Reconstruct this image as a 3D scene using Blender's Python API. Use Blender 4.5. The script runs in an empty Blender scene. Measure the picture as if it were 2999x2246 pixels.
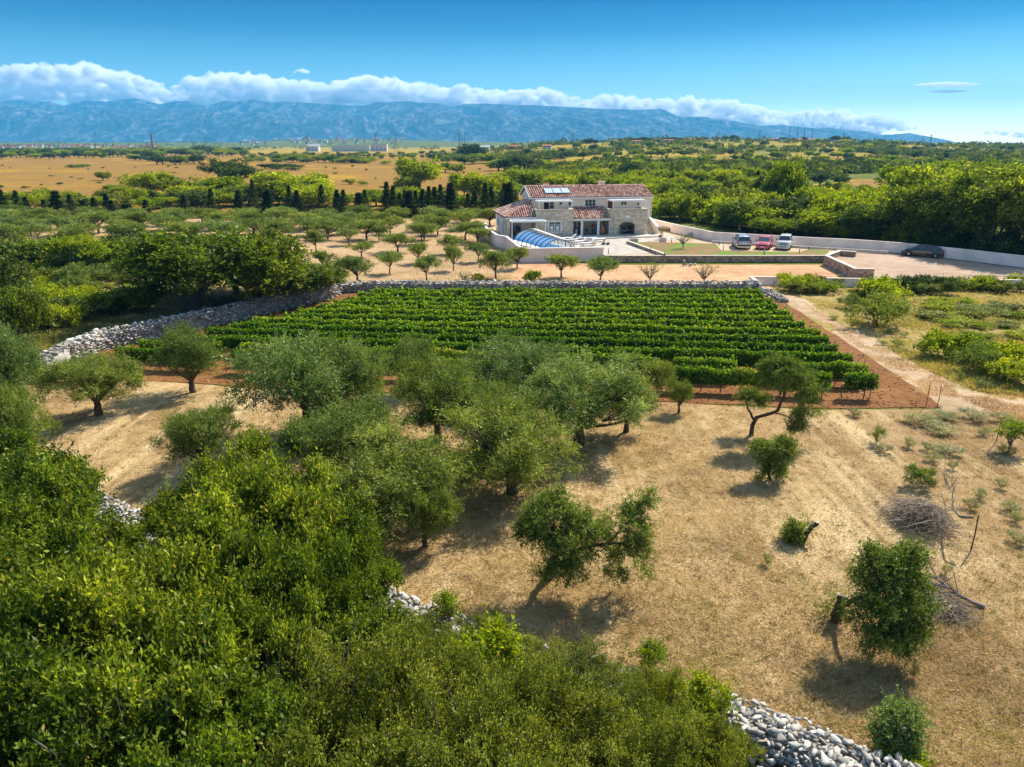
import bpy, bmesh, math, random
import numpy as np
from mathutils import Vector, Matrix

D = bpy.data
SC = bpy.context.scene
COL = SC.collection
rad = math.radians
random.seed(7)
RNG = np.random.default_rng(7)

# ------------------------------------------------------------------ camera, sky, sun, exposure
FPX, CAMH = 2150.0, 13.0                      # focal length in photo pixels (2999 wide), drone height
PITCH = math.atan((1123 - 418) / FPX)
cam_d = D.cameras.new('camera')
cam = D.objects.new('camera', cam_d)
COL.objects.link(cam)
cam_d.sensor_width = 36.0
cam_d.lens = FPX / 2999 * 36.0
cam_d.clip_start = 0.1
cam_d.clip_end = 60000
cam.location = (0, 0, CAMH)
cam.rotation_euler = (math.pi / 2 - PITCH, 0, 0)
SC.camera = cam

SUN_AZ, SUN_EL = rad(43), rad(44)             # azimuth clockwise from +Y (view direction), elevation
world = D.worlds.new('World')
SC.world = world
world.use_nodes = True
wn, wl = world.node_tree.nodes, world.node_tree.links
wn.clear()
sky = wn.new('ShaderNodeTexSky')
sky.sky_type = 'NISHITA'
sky.sun_disc = False
sky.sun_elevation = SUN_EL
sky.sun_rotation = SUN_AZ
sky.altitude = 0
sky.air_density = 1.0
sky.dust_density = 0.6
sky.ozone_density = 1.5
tc = wn.new('ShaderNodeTexCoord')
sp = wn.new('ShaderNodeSeparateXYZ')
wl.new(tc.outputs['Generated'], sp.inputs[0])
cr = wn.new('ShaderNodeValToRGB')             # clear-air gradient: pale at the horizon, azure above
wl.new(sp.outputs['Z'], cr.inputs[0])
el = cr.color_ramp.elements
el[0].position = 0.0
el[0].color = (0.66, 0.76, 0.78, 1)
el[1].position = 1.0
el[1].color = (1.0, 0.90, 0.76, 1)
for p_, c_ in ((0.045, (0.28, 0.39, 0.43, 1)), (0.09, (0.12, 0.235, 0.30, 1)), (0.13, (0.025, 0.115, 0.19, 1)), (0.172, (0.0, 0.055, 0.135, 1)), (0.32, (0.17, 0.27, 0.35, 1)), (0.58, (0.66, 0.68, 0.63, 1))):
    e_ = el.new(p_)
    e_.color = c_
mx = wn.new('ShaderNodeMix')
mx.data_type = 'RGBA'
mx.blend_type = 'MULTIPLY'
mx.inputs[0].default_value = 1.0
wl.new(sky.outputs[0], mx.inputs[6])
wl.new(cr.outputs[0], mx.inputs[7])
bg = wn.new('ShaderNodeBackground')
bg.inputs['Strength'].default_value = 0.15
wl.new(mx.outputs[2], bg.inputs[0])
wo = wn.new('ShaderNodeOutputWorld')
wl.new(bg.outputs[0], wo.inputs[0])

sun_d = D.lights.new('sun', 'SUN')
sun_d.energy = 3.5
sun_d.angle = rad(0.53)
sun_d.color = (1.0, 0.91, 0.77)
sun = D.objects.new('sun', sun_d)
COL.objects.link(sun)
sv = Vector((math.sin(SUN_AZ) * math.cos(SUN_EL), math.cos(SUN_AZ) * math.cos(SUN_EL), math.sin(SUN_EL)))
sun.rotation_euler = sv.to_track_quat('Z', 'Y').to_euler()
sun.location = (60, 60, 80)

SC.view_settings.view_transform = 'Standard'
SC.view_settings.look = 'None'
SC.view_settings.gamma = 1
SC.view_settings.use_curve_mapping = False
SC.view_settings.exposure = 1.38
SC.cycles.max_bounces = 16
SC.cycles.diffuse_bounces = 4
SC.cycles.glossy_bounces = 3
SC.cycles.transmission_bounces = 4
SC.cycles.transparent_max_bounces = 8
SC.cycles.volume_bounces = 16
SC.cycles.sample_clamp_indirect = 4

# ------------------------------------------------------------------ geometry helpers
def sstep(t):
    t = min(1.0, max(0.0, t))
    return t * t * (3 - 2 * t)

def interp(x, pts):
    return float(np.interp(x, [p[0] for p in pts], [p[1] for p in pts]))

HA = [(-0.12, 0), (-0.02, 5), (0.06, 11), (0.15, 14.5), (0.25, 16.5), (0.36, 16), (0.48, 12), (0.6, 8.5), (0.75, 7)]
HB = [(-0.75, 12.5), (-0.6, 14), (-0.45, 13.5), (-0.35, 14), (-0.30, 22), (-0.22, 26), (-0.12, 22), (-0.03, 16), (0.1, 14), (0.7, 10)]

def hf(x, y):
    """terrain height: flat near, low hills far away"""
    if y < 350:
        return 0.0
    az = x / y
    h = interp(az, HA) * sstep((y - 380) / 620.0)
    h2 = interp(az, HB) * sstep((y - 2100) / 900.0)
    return max(h, h2)

def G(u, v, z=0.0):
    """photo pixel -> point of the level plane z"""
    a, b = (u - 1499.5) / FPX, (1123 - v) / FPX
    dy = math.cos(PITCH) + b * math.sin(PITCH)
    dz = -math.sin(PITCH) + b * math.cos(PITCH)
    t = (z - CAMH) / dz
    return Vector((a * t, dy * t, z))

def depth(x, y, z=0.0):
    return y * math.cos(PITCH) - (z - CAMH) * math.sin(PITCH)

def slope(v):
    """rise per metre of y for a photo row"""
    b = (1123 - v) / FPX
    return (-math.sin(PITCH) + b * math.cos(PITCH)) / (math.cos(PITCH) + b * math.sin(PITCH))

def side(u, v):
    return ((u - 1499.5) / FPX) / (math.cos(PITCH) + (1123 - v) / FPX * math.sin(PITCH))

def vpix(y, z):
    dz = z - CAMH
    return 1123 - FPX * (y * math.sin(PITCH) + dz * math.cos(PITCH)) / depth(0, y, z)

def height_at(y, vtop):
    lo, hi = 0.0, 80.0
    for _ in range(40):
        m = (lo + hi) / 2
        if vpix(y, m) > vtop:
            lo = m
        else:
            hi = m
    return lo

def finish(o, parent=None, mat=None):
    COL.objects.link(o)
    if parent is not None:
        o.parent = parent
    if mat is not None and not o.data.materials:
        o.data.materials.append(mat)
    return o

def tag(o, label=None, cat=None, group=None, kind=None):
    if label: o['label'] = label
    if cat: o['category'] = cat
    if group: o['group'] = group
    if kind: o['kind'] = kind
    return o

def empty(name, loc, rz=0.0, label=None, cat=None, group=None):
    o = D.objects.new(name, None)
    o.empty_display_size = 0.3
    COL.objects.link(o)
    o.location = loc
    o.rotation_euler = (0, 0, rz)
    return tag(o, label, cat, group)

def np_mesh(name, V, F, tint=None, mats=(), midx=None, smooth=False):
    """V (n,3), F (m,k) -> mesh; tint is one value per face"""
    me = D.meshes.new(name)
    V = np.asarray(V, dtype=np.float32)
    F = np.asarray(F, dtype=np.int32)
    m, k = F.shape
    me.vertices.add(len(V))
    me.vertices.foreach_set('co', V.ravel())
    me.loops.add(m * k)
    me.loops.foreach_set('vertex_index', F.ravel())
    me.polygons.add(m)
    me.polygons.foreach_set('loop_start', np.arange(0, m * k, k, dtype=np.int32))
    if smooth:
        me.polygons.foreach_set('use_smooth', np.ones(m, dtype=bool))
    for mt in mats:
        me.materials.append(mt)
    if midx is not None:
        me.polygons.foreach_set('material_index', np.asarray(midx, dtype=np.int32))
    if tint is not None:
        a = me.attributes.new('tint', 'FLOAT', 'FACE')
        a.data.foreach_set('value', np.asarray(tint, dtype=np.float32))
    me.update(calc_edges=True)
    return me

class MB:
    """collects shapes, then links them as one mesh object"""
    def __init__(self, M=None):
        self.v, self.f, self.t, self.M = [], [], [], M
    def add(self, vs, fs, t=0.5):
        b = len(self.v)
        if self.M is not None:
            vs = [tuple(self.M @ Vector(p)) for p in vs]
        self.v += [tuple(p) for p in vs]
        self.f += [tuple(b + i for i in f) for f in fs]
        self.t += [t] * len(fs)
        return self
    def box(self, x0, x1, y0, y1, z0, z1, t=0.5):
        vs = [(x0, y0, z0), (x1, y0, z0), (x1, y1, z0), (x0, y1, z0), (x0, y0, z1), (x1, y0, z1), (x1, y1, z1), (x0, y1, z1)]
        return self.add(vs, [(0, 3, 2, 1), (4, 5, 6, 7), (0, 1, 5, 4), (1, 2, 6, 5), (2, 3, 7, 6), (3, 0, 4, 7)], t)
    def bar(self, a, b, w, h=None, t=0.5, up=(0, 0, 1)):
        """box-section bar from a to b"""
        h = h or w
        a, b = Vector(a), Vector(b)
        d = (b - a).normalized()
        upv = Vector(up)
        if abs(d.dot(upv)) > 0.98:
            upv = Vector((0, 1, 0))
        s = d.cross(upv).normalized() * (w / 2)
        q = s.cross(d).normalized() * (h / 2)
        vs = [p + i * s + j * q for p in (a, b) for i, j in ((-1, -1), (1, -1), (1, 1), (-1, 1))]
        return self.add(vs, [(3, 2, 1, 0), (4, 5, 6, 7), (0, 1, 5, 4), (1, 2, 6, 5), (2, 3, 7, 6), (3, 0, 4, 7)], t)
    def tube(self, pts, rs, n=7, t=0.5, cap=True):
        pts = [Vector(p) for p in pts]
        if not hasattr(rs, '__len__'):
            rs = [rs] * len(pts)
        vs = []
        for i, p in enumerate(pts):
            d = (pts[min(i + 1, len(pts) - 1)] - pts[max(i - 1, 0)]).normalized()
            r_ = Vector((1, 0, 0)) if abs(d.x) < 0.8 else Vector((0, 1, 0))
            s = d.cross(r_).normalized()
            q = d.cross(s).normalized()
            for k in range(n):
                a = 2 * math.pi * k / n
                vs.append(p + (s * math.cos(a) + q * math.sin(a)) * rs[i])
        fs = [(i * n + k, i * n + (k + 1) % n, (i + 1) * n + (k + 1) % n, (i + 1) * n + k) for i in range(len(pts) - 1) for k in range(n)]
        if cap:
            fs += [tuple(range(n - 1, -1, -1)), tuple((len(pts) - 1) * n + k for k in range(n))]
        return self.add(vs, fs, t)
    def lathe(self, prof, n=16, c=(0, 0, 0), t=0.5):
        vs = [(c[0] + r * math.cos(2 * math.pi * k / n), c[1] + r * math.sin(2 * math.pi * k / n), c[2] + z) for r, z in prof for k in range(n)]
        fs = [(i * n + k, i * n + (k + 1) % n, (i + 1) * n + (k + 1) % n, (i + 1) * n + k) for i in range(len(prof) - 1) for k in range(n)]
        fs += [tuple(range(n - 1, -1, -1)), tuple((len(prof) - 1) * n + k for k in range(n))]
        return self.add(vs, fs, t)
    def prism(self, poly, z0, z1, t=0.5):
        n = len(poly)
        vs = [(p[0], p[1], z0) for p in poly] + [(p[0], p[1], z1) for p in poly]
        fs = [tuple(range(n - 1, -1, -1)), tuple(range(n, 2 * n))] + [(i, (i + 1) % n, n + (i + 1) % n, n + i) for i in range(n)]
        return self.add(vs, fs, t)
    def mesh(self, name, mat=None, smooth=False):
        me = D.meshes.new(name)
        me.from_pydata(self.v, [], self.f)
        a = me.attributes.new('tint', 'FLOAT', 'FACE')
        if len(self.t) == len(me.polygons):
            a.data.foreach_set('value', np.asarray(self.t, dtype=np.float32))
        if smooth:
            me.polygons.foreach_set('use_smooth', [True] * len(me.polygons))
        if mat is not None:
            me.materials.append(mat)
        me.update()
        return me
    def build(self, name, mat=None, parent=None, smooth=False, bevel=0.0):
        o = D.objects.new(name, self.mesh(name, mat, smooth))
        if bevel:
            bm = bmesh.new()
            bm.from_mesh(o.data)
            bmesh.ops.recalc_face_normals(bm, faces=bm.faces)
            bmesh.ops.bevel(bm, geom=[e for e in bm.edges], offset=bevel, segments=1, affect='EDGES')
            bm.to_mesh(o.data)
            bm.free()
        return finish(o, parent)

def copy_tree(o, parent=None):
    c = o.copy()
    COL.objects.link(c)
    c.parent = parent
    for ch in [q for q in KIDS.get(o.name, [])]:
        copy_tree(ch, c)
    return c
KIDS = {}
def register(root):
    def rec(o):
        KIDS[o.name] = list(o.children)
        for q in o.children:
            rec(q)
    rec(root)

# ------------------------------------------------------------------ materials
def nmat(name):
    m = D.materials.new(name)
    m.use_nodes = True
    nt = m.node_tree
    for n in list(nt.nodes):
        nt.nodes.remove(n)
    out = nt.nodes.new('ShaderNodeOutputMaterial')
    return m, nt, out

def lk(nt, a, b):
    nt.links.new(a, b)

def noise(nt, scale, detail=4, rough=0.55, vec=None, dist=0.0):
    n = nt.nodes.new('ShaderNodeTexNoise')
    n.inputs['Scale'].default_value = scale
    n.inputs['Detail'].default_value = detail
    n.inputs['Roughness'].default_value = rough
    n.inputs['Distortion'].default_value = dist
    if vec is not None:
        lk(nt, vec, n.inputs['Vector'])
    return n.outputs['Fac']

def ramp(nt, fac, stops, interp_='LINEAR'):
    r = nt.nodes.new('ShaderNodeValToRGB')
    r.color_ramp.interpolation = interp_
    e = r.color_ramp.elements
    e[0].position, e[0].color = stops[0][0], (*stops[0][1], 1)
    e[1].position, e[1].color = stops[-1][0], (*stops[-1][1], 1)
    for p, c in stops[1:-1]:
        q = e.new(p)
        q.color = (*c, 1)
    lk(nt, fac, r.inputs[0])
    return r.outputs[0]

def mixc(nt, fac, a, b, mode='MIX'):
    m = nt.nodes.new('ShaderNodeMix')
    m.data_type = 'RGBA'
    m.blend_type = mode
    for i, s in ((0, fac), (6, a), (7, b)):
        if hasattr(s, 'links'):
            lk(nt, s, m.inputs[i])
        elif isinstance(s, (int, float)):
            m.inputs[i].default_value = s
        else:
            m.inputs[i].default_value = (*s, 1)
    return m.outputs[2]

def mth(nt, op, a, b=0.0, clamp=False):
    m = nt.nodes.new('ShaderNodeMath')
    m.operation = op
    m.use_clamp = clamp
    for i, s in ((0, a), (1, b)):
        if hasattr(s, 'links'):
            lk(nt, s, m.inputs[i])
        else:
            m.inputs[i].default_value = s
    return m.outputs[0]

def position(nt, scale=(1, 1, 1)):
    g = nt.nodes.new('ShaderNodeNewGeometry')
    if scale == (1, 1, 1):
        return g.outputs['Position']
    m = nt.nodes.new('ShaderNodeMapping')
    m.inputs['Scale'].default_value = scale
    lk(nt, g.outputs['Position'], m.inputs['Vector'])
    return m.outputs[0]

def attr(nt, name):
    a = nt.nodes.new('ShaderNodeAttribute')
    a.attribute_name = name
    return a

def bsdf(nt, out, color, rough=0.9, spec=0.2, metal=0.0, bump=None, bump_d=0.02, bump_s=0.6):
    b = nt.nodes.new('ShaderNodeBsdfPrincipled')
    if hasattr(color, 'links'):
        lk(nt, color, b.inputs['Base Color'])
    else:
        b.inputs['Base Color'].default_value = (*color, 1)
    b.inputs['Roughness'].default_value = rough
    b.inputs['Specular IOR Level'].default_value = spec
    b.inputs['Metallic'].default_value = metal
    if bump is not None:
        bp = nt.nodes.new('ShaderNodeBump')
        bp.inputs['Strength'].default_value = bump_s
        bp.inputs['Distance'].default_value = bump_d
        lk(nt, bump, bp.inputs['Height'])
        lk(nt, bp.outputs[0], b.inputs['Normal'])
    lk(nt, b.outputs[0], out.inputs[0])
    return b

def plain(name, color, rough=0.6, spec=0.3, metal=0.0, var=0.08, scale=3.0, bump=0.0):
    """a surface with slight mottling and wear"""
    m, nt, out = nmat(name)
    p = position(nt)
    n = noise(nt, scale, 5, 0.6, p)
    lo = tuple(c * (1 - 2 * var) for c in color)
    hi = tuple(min(1, c * (1 + var)) for c in color)
    c = ramp(nt, n, [(0.3, lo), (0.7, hi)])
    bsdf(nt, out, c, rough, spec, metal, bump=noise(nt, scale * 8, 3, 0.6, p) if bump else None, bump_d=bump)
    return m

def ground_mat(name, cols, sc=(0.15, 1.2, 9.0), streak=None, bump=0.03, over=None, over_t=(0.55, 0.7), over_s=0.3, mow=None, grade=None):
    """three noise octaves pick among dark / mid / light soil or straw"""
    m, nt, out = nmat(name)
    p = position(nt)
    a = noise(nt, sc[0], 4, 0.6, p)
    b = noise(nt, sc[1], 5, 0.6, p)
    ps = position(nt, streak) if streak else p
    c = noise(nt, sc[2], 5, 0.7, ps)
    s = mth(nt, 'ADD', mth(nt, 'MULTIPLY', a, 0.35), mth(nt, 'ADD', mth(nt, 'MULTIPLY', b, 0.30), mth(nt, 'MULTIPLY', c, 0.35)))
    col = ramp(nt, s, [(0.36, cols[0]), (0.47, cols[1]), (0.56, cols[2]), (0.66, cols[3])])
    if over:
        k = ramp(nt, noise(nt, over_s, 6, 0.65, p), [(over_t[0], (0, 0, 0)), (over_t[1], (1, 1, 1))])
        col = mixc(nt, k, col, over)
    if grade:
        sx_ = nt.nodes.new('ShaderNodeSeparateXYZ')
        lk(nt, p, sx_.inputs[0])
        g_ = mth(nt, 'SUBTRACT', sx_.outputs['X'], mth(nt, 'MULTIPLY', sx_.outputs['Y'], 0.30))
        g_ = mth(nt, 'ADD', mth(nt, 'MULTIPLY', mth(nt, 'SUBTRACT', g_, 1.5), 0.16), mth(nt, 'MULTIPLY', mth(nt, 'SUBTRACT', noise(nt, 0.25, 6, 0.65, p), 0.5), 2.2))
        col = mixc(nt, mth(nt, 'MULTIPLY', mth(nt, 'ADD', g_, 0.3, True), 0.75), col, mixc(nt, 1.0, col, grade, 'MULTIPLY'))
    if mow:
        k = ramp(nt, noise(nt, 1.0, 4, 0.6, position(nt, (0.9, 0.07, 1)), 0.4), [(0.46, (0, 0, 0)), (0.62, (0.75, 0.75, 0.75))])
        k2 = ramp(nt, noise(nt, 0.10, 3, 0.5, p), [(0.42, (0, 0, 0)), (0.58, (1, 1, 1))])
        col = mixc(nt, mixc(nt, 1.0, k, k2, 'MULTIPLY'), col, mow)
    bsdf(nt, out, col, 0.95, 0.1, bump=mth(nt, 'ADD', c, mth(nt, 'MULTIPLY', b, 1.5)), bump_d=bump, bump_s=1.0)
    return m

def leaf_mat(name, dark, mid, light, trans=0.35, gloss=0.05, rough=0.45, hue=0.0):
    m, nt, out = nmat(name)
    t = attr(nt, 'tint').outputs['Fac']
    col = ramp(nt, t, [(0.0, dark), (0.5, mid), (0.94, light), (1.0, (0.42, 0.32, 0.07))])
    oi = nt.nodes.new('ShaderNodeObjectInfo')
    rv = mth(nt, 'ADD', mth(nt, 'MULTIPLY', oi.outputs['Random'], 0.45), 0.78)
    hs = nt.nodes.new('ShaderNodeHueSaturation')
    lk(nt, col, hs.inputs['Color'])
    lk(nt, rv, hs.inputs['Value'])
    lk(nt, mth(nt, 'ADD', mth(nt, 'MULTIPLY', oi.outputs['Random'], -0.03), 0.515 + hue), hs.inputs['Hue'])
    col = hs.outputs[0]
    d = nt.nodes.new('ShaderNodeBsdfDiffuse')
    tr = nt.nodes.new('ShaderNodeBsdfTranslucent')
    lk(nt, col, d.inputs[0])
    lk(nt, mixc(nt, 1.0, col, (1.5, 1.45, 0.5), 'MULTIPLY'), tr.inputs[0])
    m1 = nt.nodes.new('ShaderNodeMixShader')
    m1.inputs[0].default_value = trans
    lk(nt, d.outputs[0], m1.inputs[1])
    lk(nt, tr.outputs[0], m1.inputs[2])
    g = nt.nodes.new('ShaderNodeBsdfGlossy')
    g.inputs['Roughness'].default_value = rough
    g.inputs[0].default_value = (1, 1, 1, 1)
    m2 = nt.nodes.new('ShaderNodeMixShader')
    m2.inputs[0].default_value = gloss
    lk(nt, m1.outputs[0], m2.inputs[1])
    lk(nt, g.outputs[0], m2.inputs[2])
    lk(nt, m2.outputs[0], out.inputs[0])
    return m

def tint_mat(name, stops, rough=0.85, spec=0.2, nscale=6.0, namt=0.25, bump=0.0, bscale=20):
    """colour picked per piece by its own tint value, plus fine mottling"""
    m, nt, out = nmat(name)
    t = attr(nt, 'tint').outputs['Fac']
    oi = nt.nodes.new('ShaderNodeObjectInfo')
    tt = mth(nt, 'FRACT', mth(nt, 'ADD', t, mth(nt, 'MULTIPLY', oi.outputs['Random'], 0.999)))
    p = position(nt)
    c = ramp(nt, tt, stops)
    n = noise(nt, nscale, 5, 0.6, p)
    c = mixc(nt, 1.0, c, ramp(nt, n, [(0.3, (1 - namt,) * 3), (0.7, (1 + namt * 0.3,) * 3)]), 'MULTIPLY')
    bsdf(nt, out, c, rough, spec, bump=noise(nt, bscale, 4, 0.6, p) if bump else None, bump_d=bump)
    return m

M = {}
M['olive'] = leaf_mat('olive_leaf', (0.050, 0.085, 0.012), (0.150, 0.205, 0.032), (0.34, 0.42, 0.10), 0.34, 0.015)
M['olive_silver'] = leaf_mat('silver_olive_leaf', (0.060, 0.100, 0.022), (0.185, 0.260, 0.060), (0.41, 0.51, 0.17), 0.30, 0.02)
M['broad'] = leaf_mat('broad_leaf', (0.030, 0.056, 0.005), (0.125, 0.175, 0.014), (0.36, 0.43, 0.035), 0.42, 0.012)
M['scrub'] = leaf_mat('scrub_leaf', (0.045, 0.065, 0.008), (0.155, 0.185, 0.022), (0.40, 0.42, 0.08), 0.38, 0.015)
M['bright'] = leaf_mat('bright_leaf', (0.090, 0.140, 0.005), (0.220, 0.285, 0.008), (0.42, 0.47, 0.015), 0.48, 0.01)
M['darkleaf'] = leaf_mat('dark_leaf', (0.026, 0.050, 0.008), (0.070, 0.115, 0.018), (0.15, 0.20, 0.04), 0.22, 0.015)
M['needle'] = leaf_mat('conifer_leaf', (0.018, 0.036, 0.010), (0.050, 0.080, 0.018), (0.11, 0.15, 0.035), 0.22, 0.01)
M['vine'] = leaf_mat('vine_leaf', (0.018, 0.055, 0.003), (0.075, 0.17, 0.006), (0.30, 0.45, 0.015), 0.38, 0.012, 0.55)
M['weed'] = leaf_mat('weed_leaf', (0.12, 0.15, 0.05), (0.24, 0.27, 0.08), (0.55, 0.42, 0.03), 0.3, 0.03)
M['dry'] = leaf_mat('dry_straw', (0.20, 0.125, 0.055), (0.42, 0.29, 0.14), (0.66, 0.50, 0.27), 0.25, 0.03)
M['meadow'] = leaf_mat('meadow_grass', (0.12, 0.14, 0.025), (0.26, 0.24, 0.05), (0.45, 0.36, 0.12), 0.35, 0.03)
M['bark'] = plain('bark', (0.115, 0.085, 0.06), 0.95, 0.1, var=0.3, scale=9, bump=0.01)
M['bark_grey'] = plain('grey_bark', (0.22, 0.19, 0.16), 0.95, 0.1, var=0.3, scale=9, bump=0.01)
M['deadwood'] = tint_mat('dead_wood', [(0, (0.15, 0.11, 0.075)), (0.5, (0.32, 0.25, 0.18)), (1, (0.52, 0.44, 0.35))])
M['cut'] = plain('cut_wood', (0.45, 0.36, 0.24), 0.9, 0.1)
M['stone'] = tint_mat('limestone', [(0, (0.22, 0.205, 0.18)), (0.35, (0.38, 0.36, 0.32)), (0.7, (0.52, 0.50, 0.45)), (0.9, (0.62, 0.59, 0.54)), (1, (0.36, 0.29, 0.21))], 0.95, 0.1, 5, 0.35, 0.02, 14)
M['rust'] = plain('rusty_iron', (0.12, 0.05, 0.03), 0.9, 0.2, var=0.3)
M['post'] = plain('weathered_post', (0.28, 0.21, 0.19), 0.9, 0.1, var=0.25)

# ------------------------------------------------------------------ foliage builders
def unit(a):
    return a / np.maximum(np.linalg.norm(a, axis=-1, keepdims=True), 1e-9)

def leaf_quads(r, P, Dn, L, W, fold=0.15):
    n = len(P)
    side = unit(np.cross(Dn, r.normal(size=(n, 3))))
    nor = np.cross(side, Dn)
    L, W = np.asarray(L).reshape(-1, 1), np.asarray(W).reshape(-1, 1)
    V = np.stack([P, P + Dn * L * 0.45 + side * W / 2 + nor * W * fold, P + Dn * L, P + Dn * L * 0.55 - side * W / 2 + nor * W * fold], axis=1)
    return V.reshape(-1, 3), np.arange(n * 4).reshape(n, 4)

def blob_points(r, blobs, K, shell=(0.5, 0.95), low=0.75):
    """clump centres spread through the outer part of several ellipsoids"""
    vol = np.array([(b[3] * b[4] * b[5]) ** 0.67 for b in blobs])
    idx = r.choice(len(blobs), K, p=vol / vol.sum())
    B = np.array([b[:6] for b in blobs])[idx]
    d = unit(r.normal(size=(K, 3)))
    d[:, 2] = np.where(d[:, 2] < -low, -d[:, 2], d[:, 2])
    q = r.uniform(shell[0], shell[1], (K, 1))
    return B[:, :3] + d * q * B[:, 3:6], d, B

def make_crown(r, blobs, K, tw, lp, L, W, rc, tl, up=0.25, droop=0.0, spread=0.7, stray=0.06):
    """K leaf clumps of tw twigs with lp leaves each; returns arrays"""
    C, d, B = blob_points(r, blobs, K)
    n = K * tw
    ci = np.repeat(np.arange(K), tw)
    rcs = rc * r.uniform(0.6, 1.35, K)
    T0 = C[ci] + unit(r.normal(size=(n, 3))) * (r.uniform(0, 1, (n, 1)) ** 0.5) * rcs[ci][:, None] * np.array([1, 1, 0.75])
    td = unit(d[ci] * 0.55 + r.normal(size=(n, 3)) * spread + np.array([0, 0, up - droop]))
    tls = tl * r.uniform(0.5, 1.3, n) * np.where(r.uniform(size=n) < stray, 2.0, 1.0)
    m = n * lp
    ti = np.repeat(np.arange(n), lp)
    s = np.tile(np.linspace(0.15, 1.0, lp), n)
    P = T0[ti] + td[ti] * (s * tls[ti])[:, None] + r.normal(size=(m, 3)) * 0.04 * tl
    P[:, 2] -= droop * (s ** 2) * tls[ti] * 0.6
    ld = unit(td[ti] * 0.7 + r.normal(size=(m, 3)) * 0.75)
    V, F = leaf_quads(r, P, ld, L * r.uniform(0.6, 1.3, m), W * r.uniform(0.7, 1.2, m))
    tint = np.clip(0.42 + r.normal(size=K)[ci][ti] * 0.13 + r.normal(size=n)[ti] * 0.10 + r.normal(size=m) * 0.16, 0, 0.94)
    tint[r.uniform(size=m) < 0.012] = 1.0
    return V, F, tint, C

def np_tube(pts, rs, n=5):
    pts = np.asarray(pts, dtype=float)
    k = len(pts)
    d = unit(np.gradient(pts, axis=0))
    ref = np.where(np.abs(d[:, :1]) < 0.8, np.array([[1.0, 0, 0]]), np.array([[0, 1.0, 0]]))
    s = unit(np.cross(d, ref))
    q = np.cross(d, s)
    a = np.arange(n) * 2 * np.pi / n
    V = pts[:, None, :] + (s[:, None, :] * np.cos(a)[None, :, None] + q[:, None, :] * np.sin(a)[None, :, None]) * np.asarray(rs)[:, None, None]
    i, j = np.meshgrid(np.arange(k - 1), np.arange(n), indexing='ij')
    F = np.stack([i * n + j, i * n + (j + 1) % n, (i + 1) * n + (j + 1) % n, (i + 1) * n + j], -1).reshape(-1, 4)
    return V.reshape(-1, 3), F

def join(parts):
    V, F, o = [], [], 0
    for v, f in parts:
        V.append(v)
        F.append(f + o)
        o += len(v)
    return np.concatenate(V), np.concatenate(F)

def limb(r, a, b, r0, r1, n=7, wob=0.10, sides=5, sag=0.15):
    a, b = np.asarray(a, float), np.asarray(b, float)
    t = np.linspace(0, 1, n)[:, None]
    L = np.linalg.norm(b - a)
    mid = (a + b) / 2 + np.array([0, 0, -sag * L]) * 0.5 + r.normal(size=3) * wob * L * 0.6
    p = (1 - t) ** 2 * a + 2 * t * (1 - t) * mid + t ** 2 * b
    p[1:-1] += r.normal(size=(n - 2, 3)) * wob * L * 0.10
    return np_tube(p, np.linspace(r0, r1, n), sides)

def make_trunk(r, base, fork, centres, nl, r0, sub=3, lean=(0, 0)):
    """trunk to the fork, nl limbs to crown clumps and finer boughs from each"""
    parts = []
    f = np.array([lean[0], lean[1], fork])
    parts.append(limb(r, (0, 0, base), f, r0 * 1.25, r0 * 0.8, 7, 0.12, 8, 0))
    idx = r.choice(len(centres), min(nl, len(centres)), replace=False)
    for i in idx:
        c = centres[i]
        parts.append(limb(r, f, c, r0 * 0.55, r0 * 0.12, 8))
        near = centres[np.argsort(np.linalg.norm(centres - c, axis=1))[1:1 + sub]]
        st = f + (c - f) * 0.45
        for q in near:
            parts.append(limb(r, st, q, r0 * 0.22, r0 * 0.06, 5, 0.12, 4))
    return join(parts)

PROTO = {}
def proto(kind, leafm, barkm, blobs, K, tw, lp, L, W, rc, tl, fork, nl, r0, seed, up=0.25, droop=0.0, joined=False, spread=0.7, sub=3):
    r = np.random.default_rng(seed)
    V, F, t, C = make_crown(r, blobs, K, tw, lp, L, W, rc, tl, up, droop, spread)
    TV, TF = make_trunk(r, -0.25, fork, C, nl, r0, sub)
    lo, hi = V.min(0), V.max(0)
    q = np.quantile(V, [0.02, 0.98], axis=0)
    Wd, Hd = float((q[1][0] - q[0][0] + q[1][1] - q[0][1]) / 2), float(q[1][2])
    if joined:
        me = np_mesh(kind, *join([(V, F), (TV, TF)]), tint=np.concatenate([t, np.full(len(TF), 0.5)]), mats=[M[leafm], M[barkm]], midx=np.concatenate([np.zeros(len(F)), np.ones(len(TF))]))
        PROTO.setdefault(kind, []).append((me, None, Wd, Hd))
    else:
        cm = np_mesh(kind + '_crown', V, F, t, [M[leafm]])
        tm = np_mesh(kind + '_trunk', TV, TF, None, [M[barkm]], smooth=True)
        PROTO.setdefault(kind, []).append((cm, tm, Wd, Hd))

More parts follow.
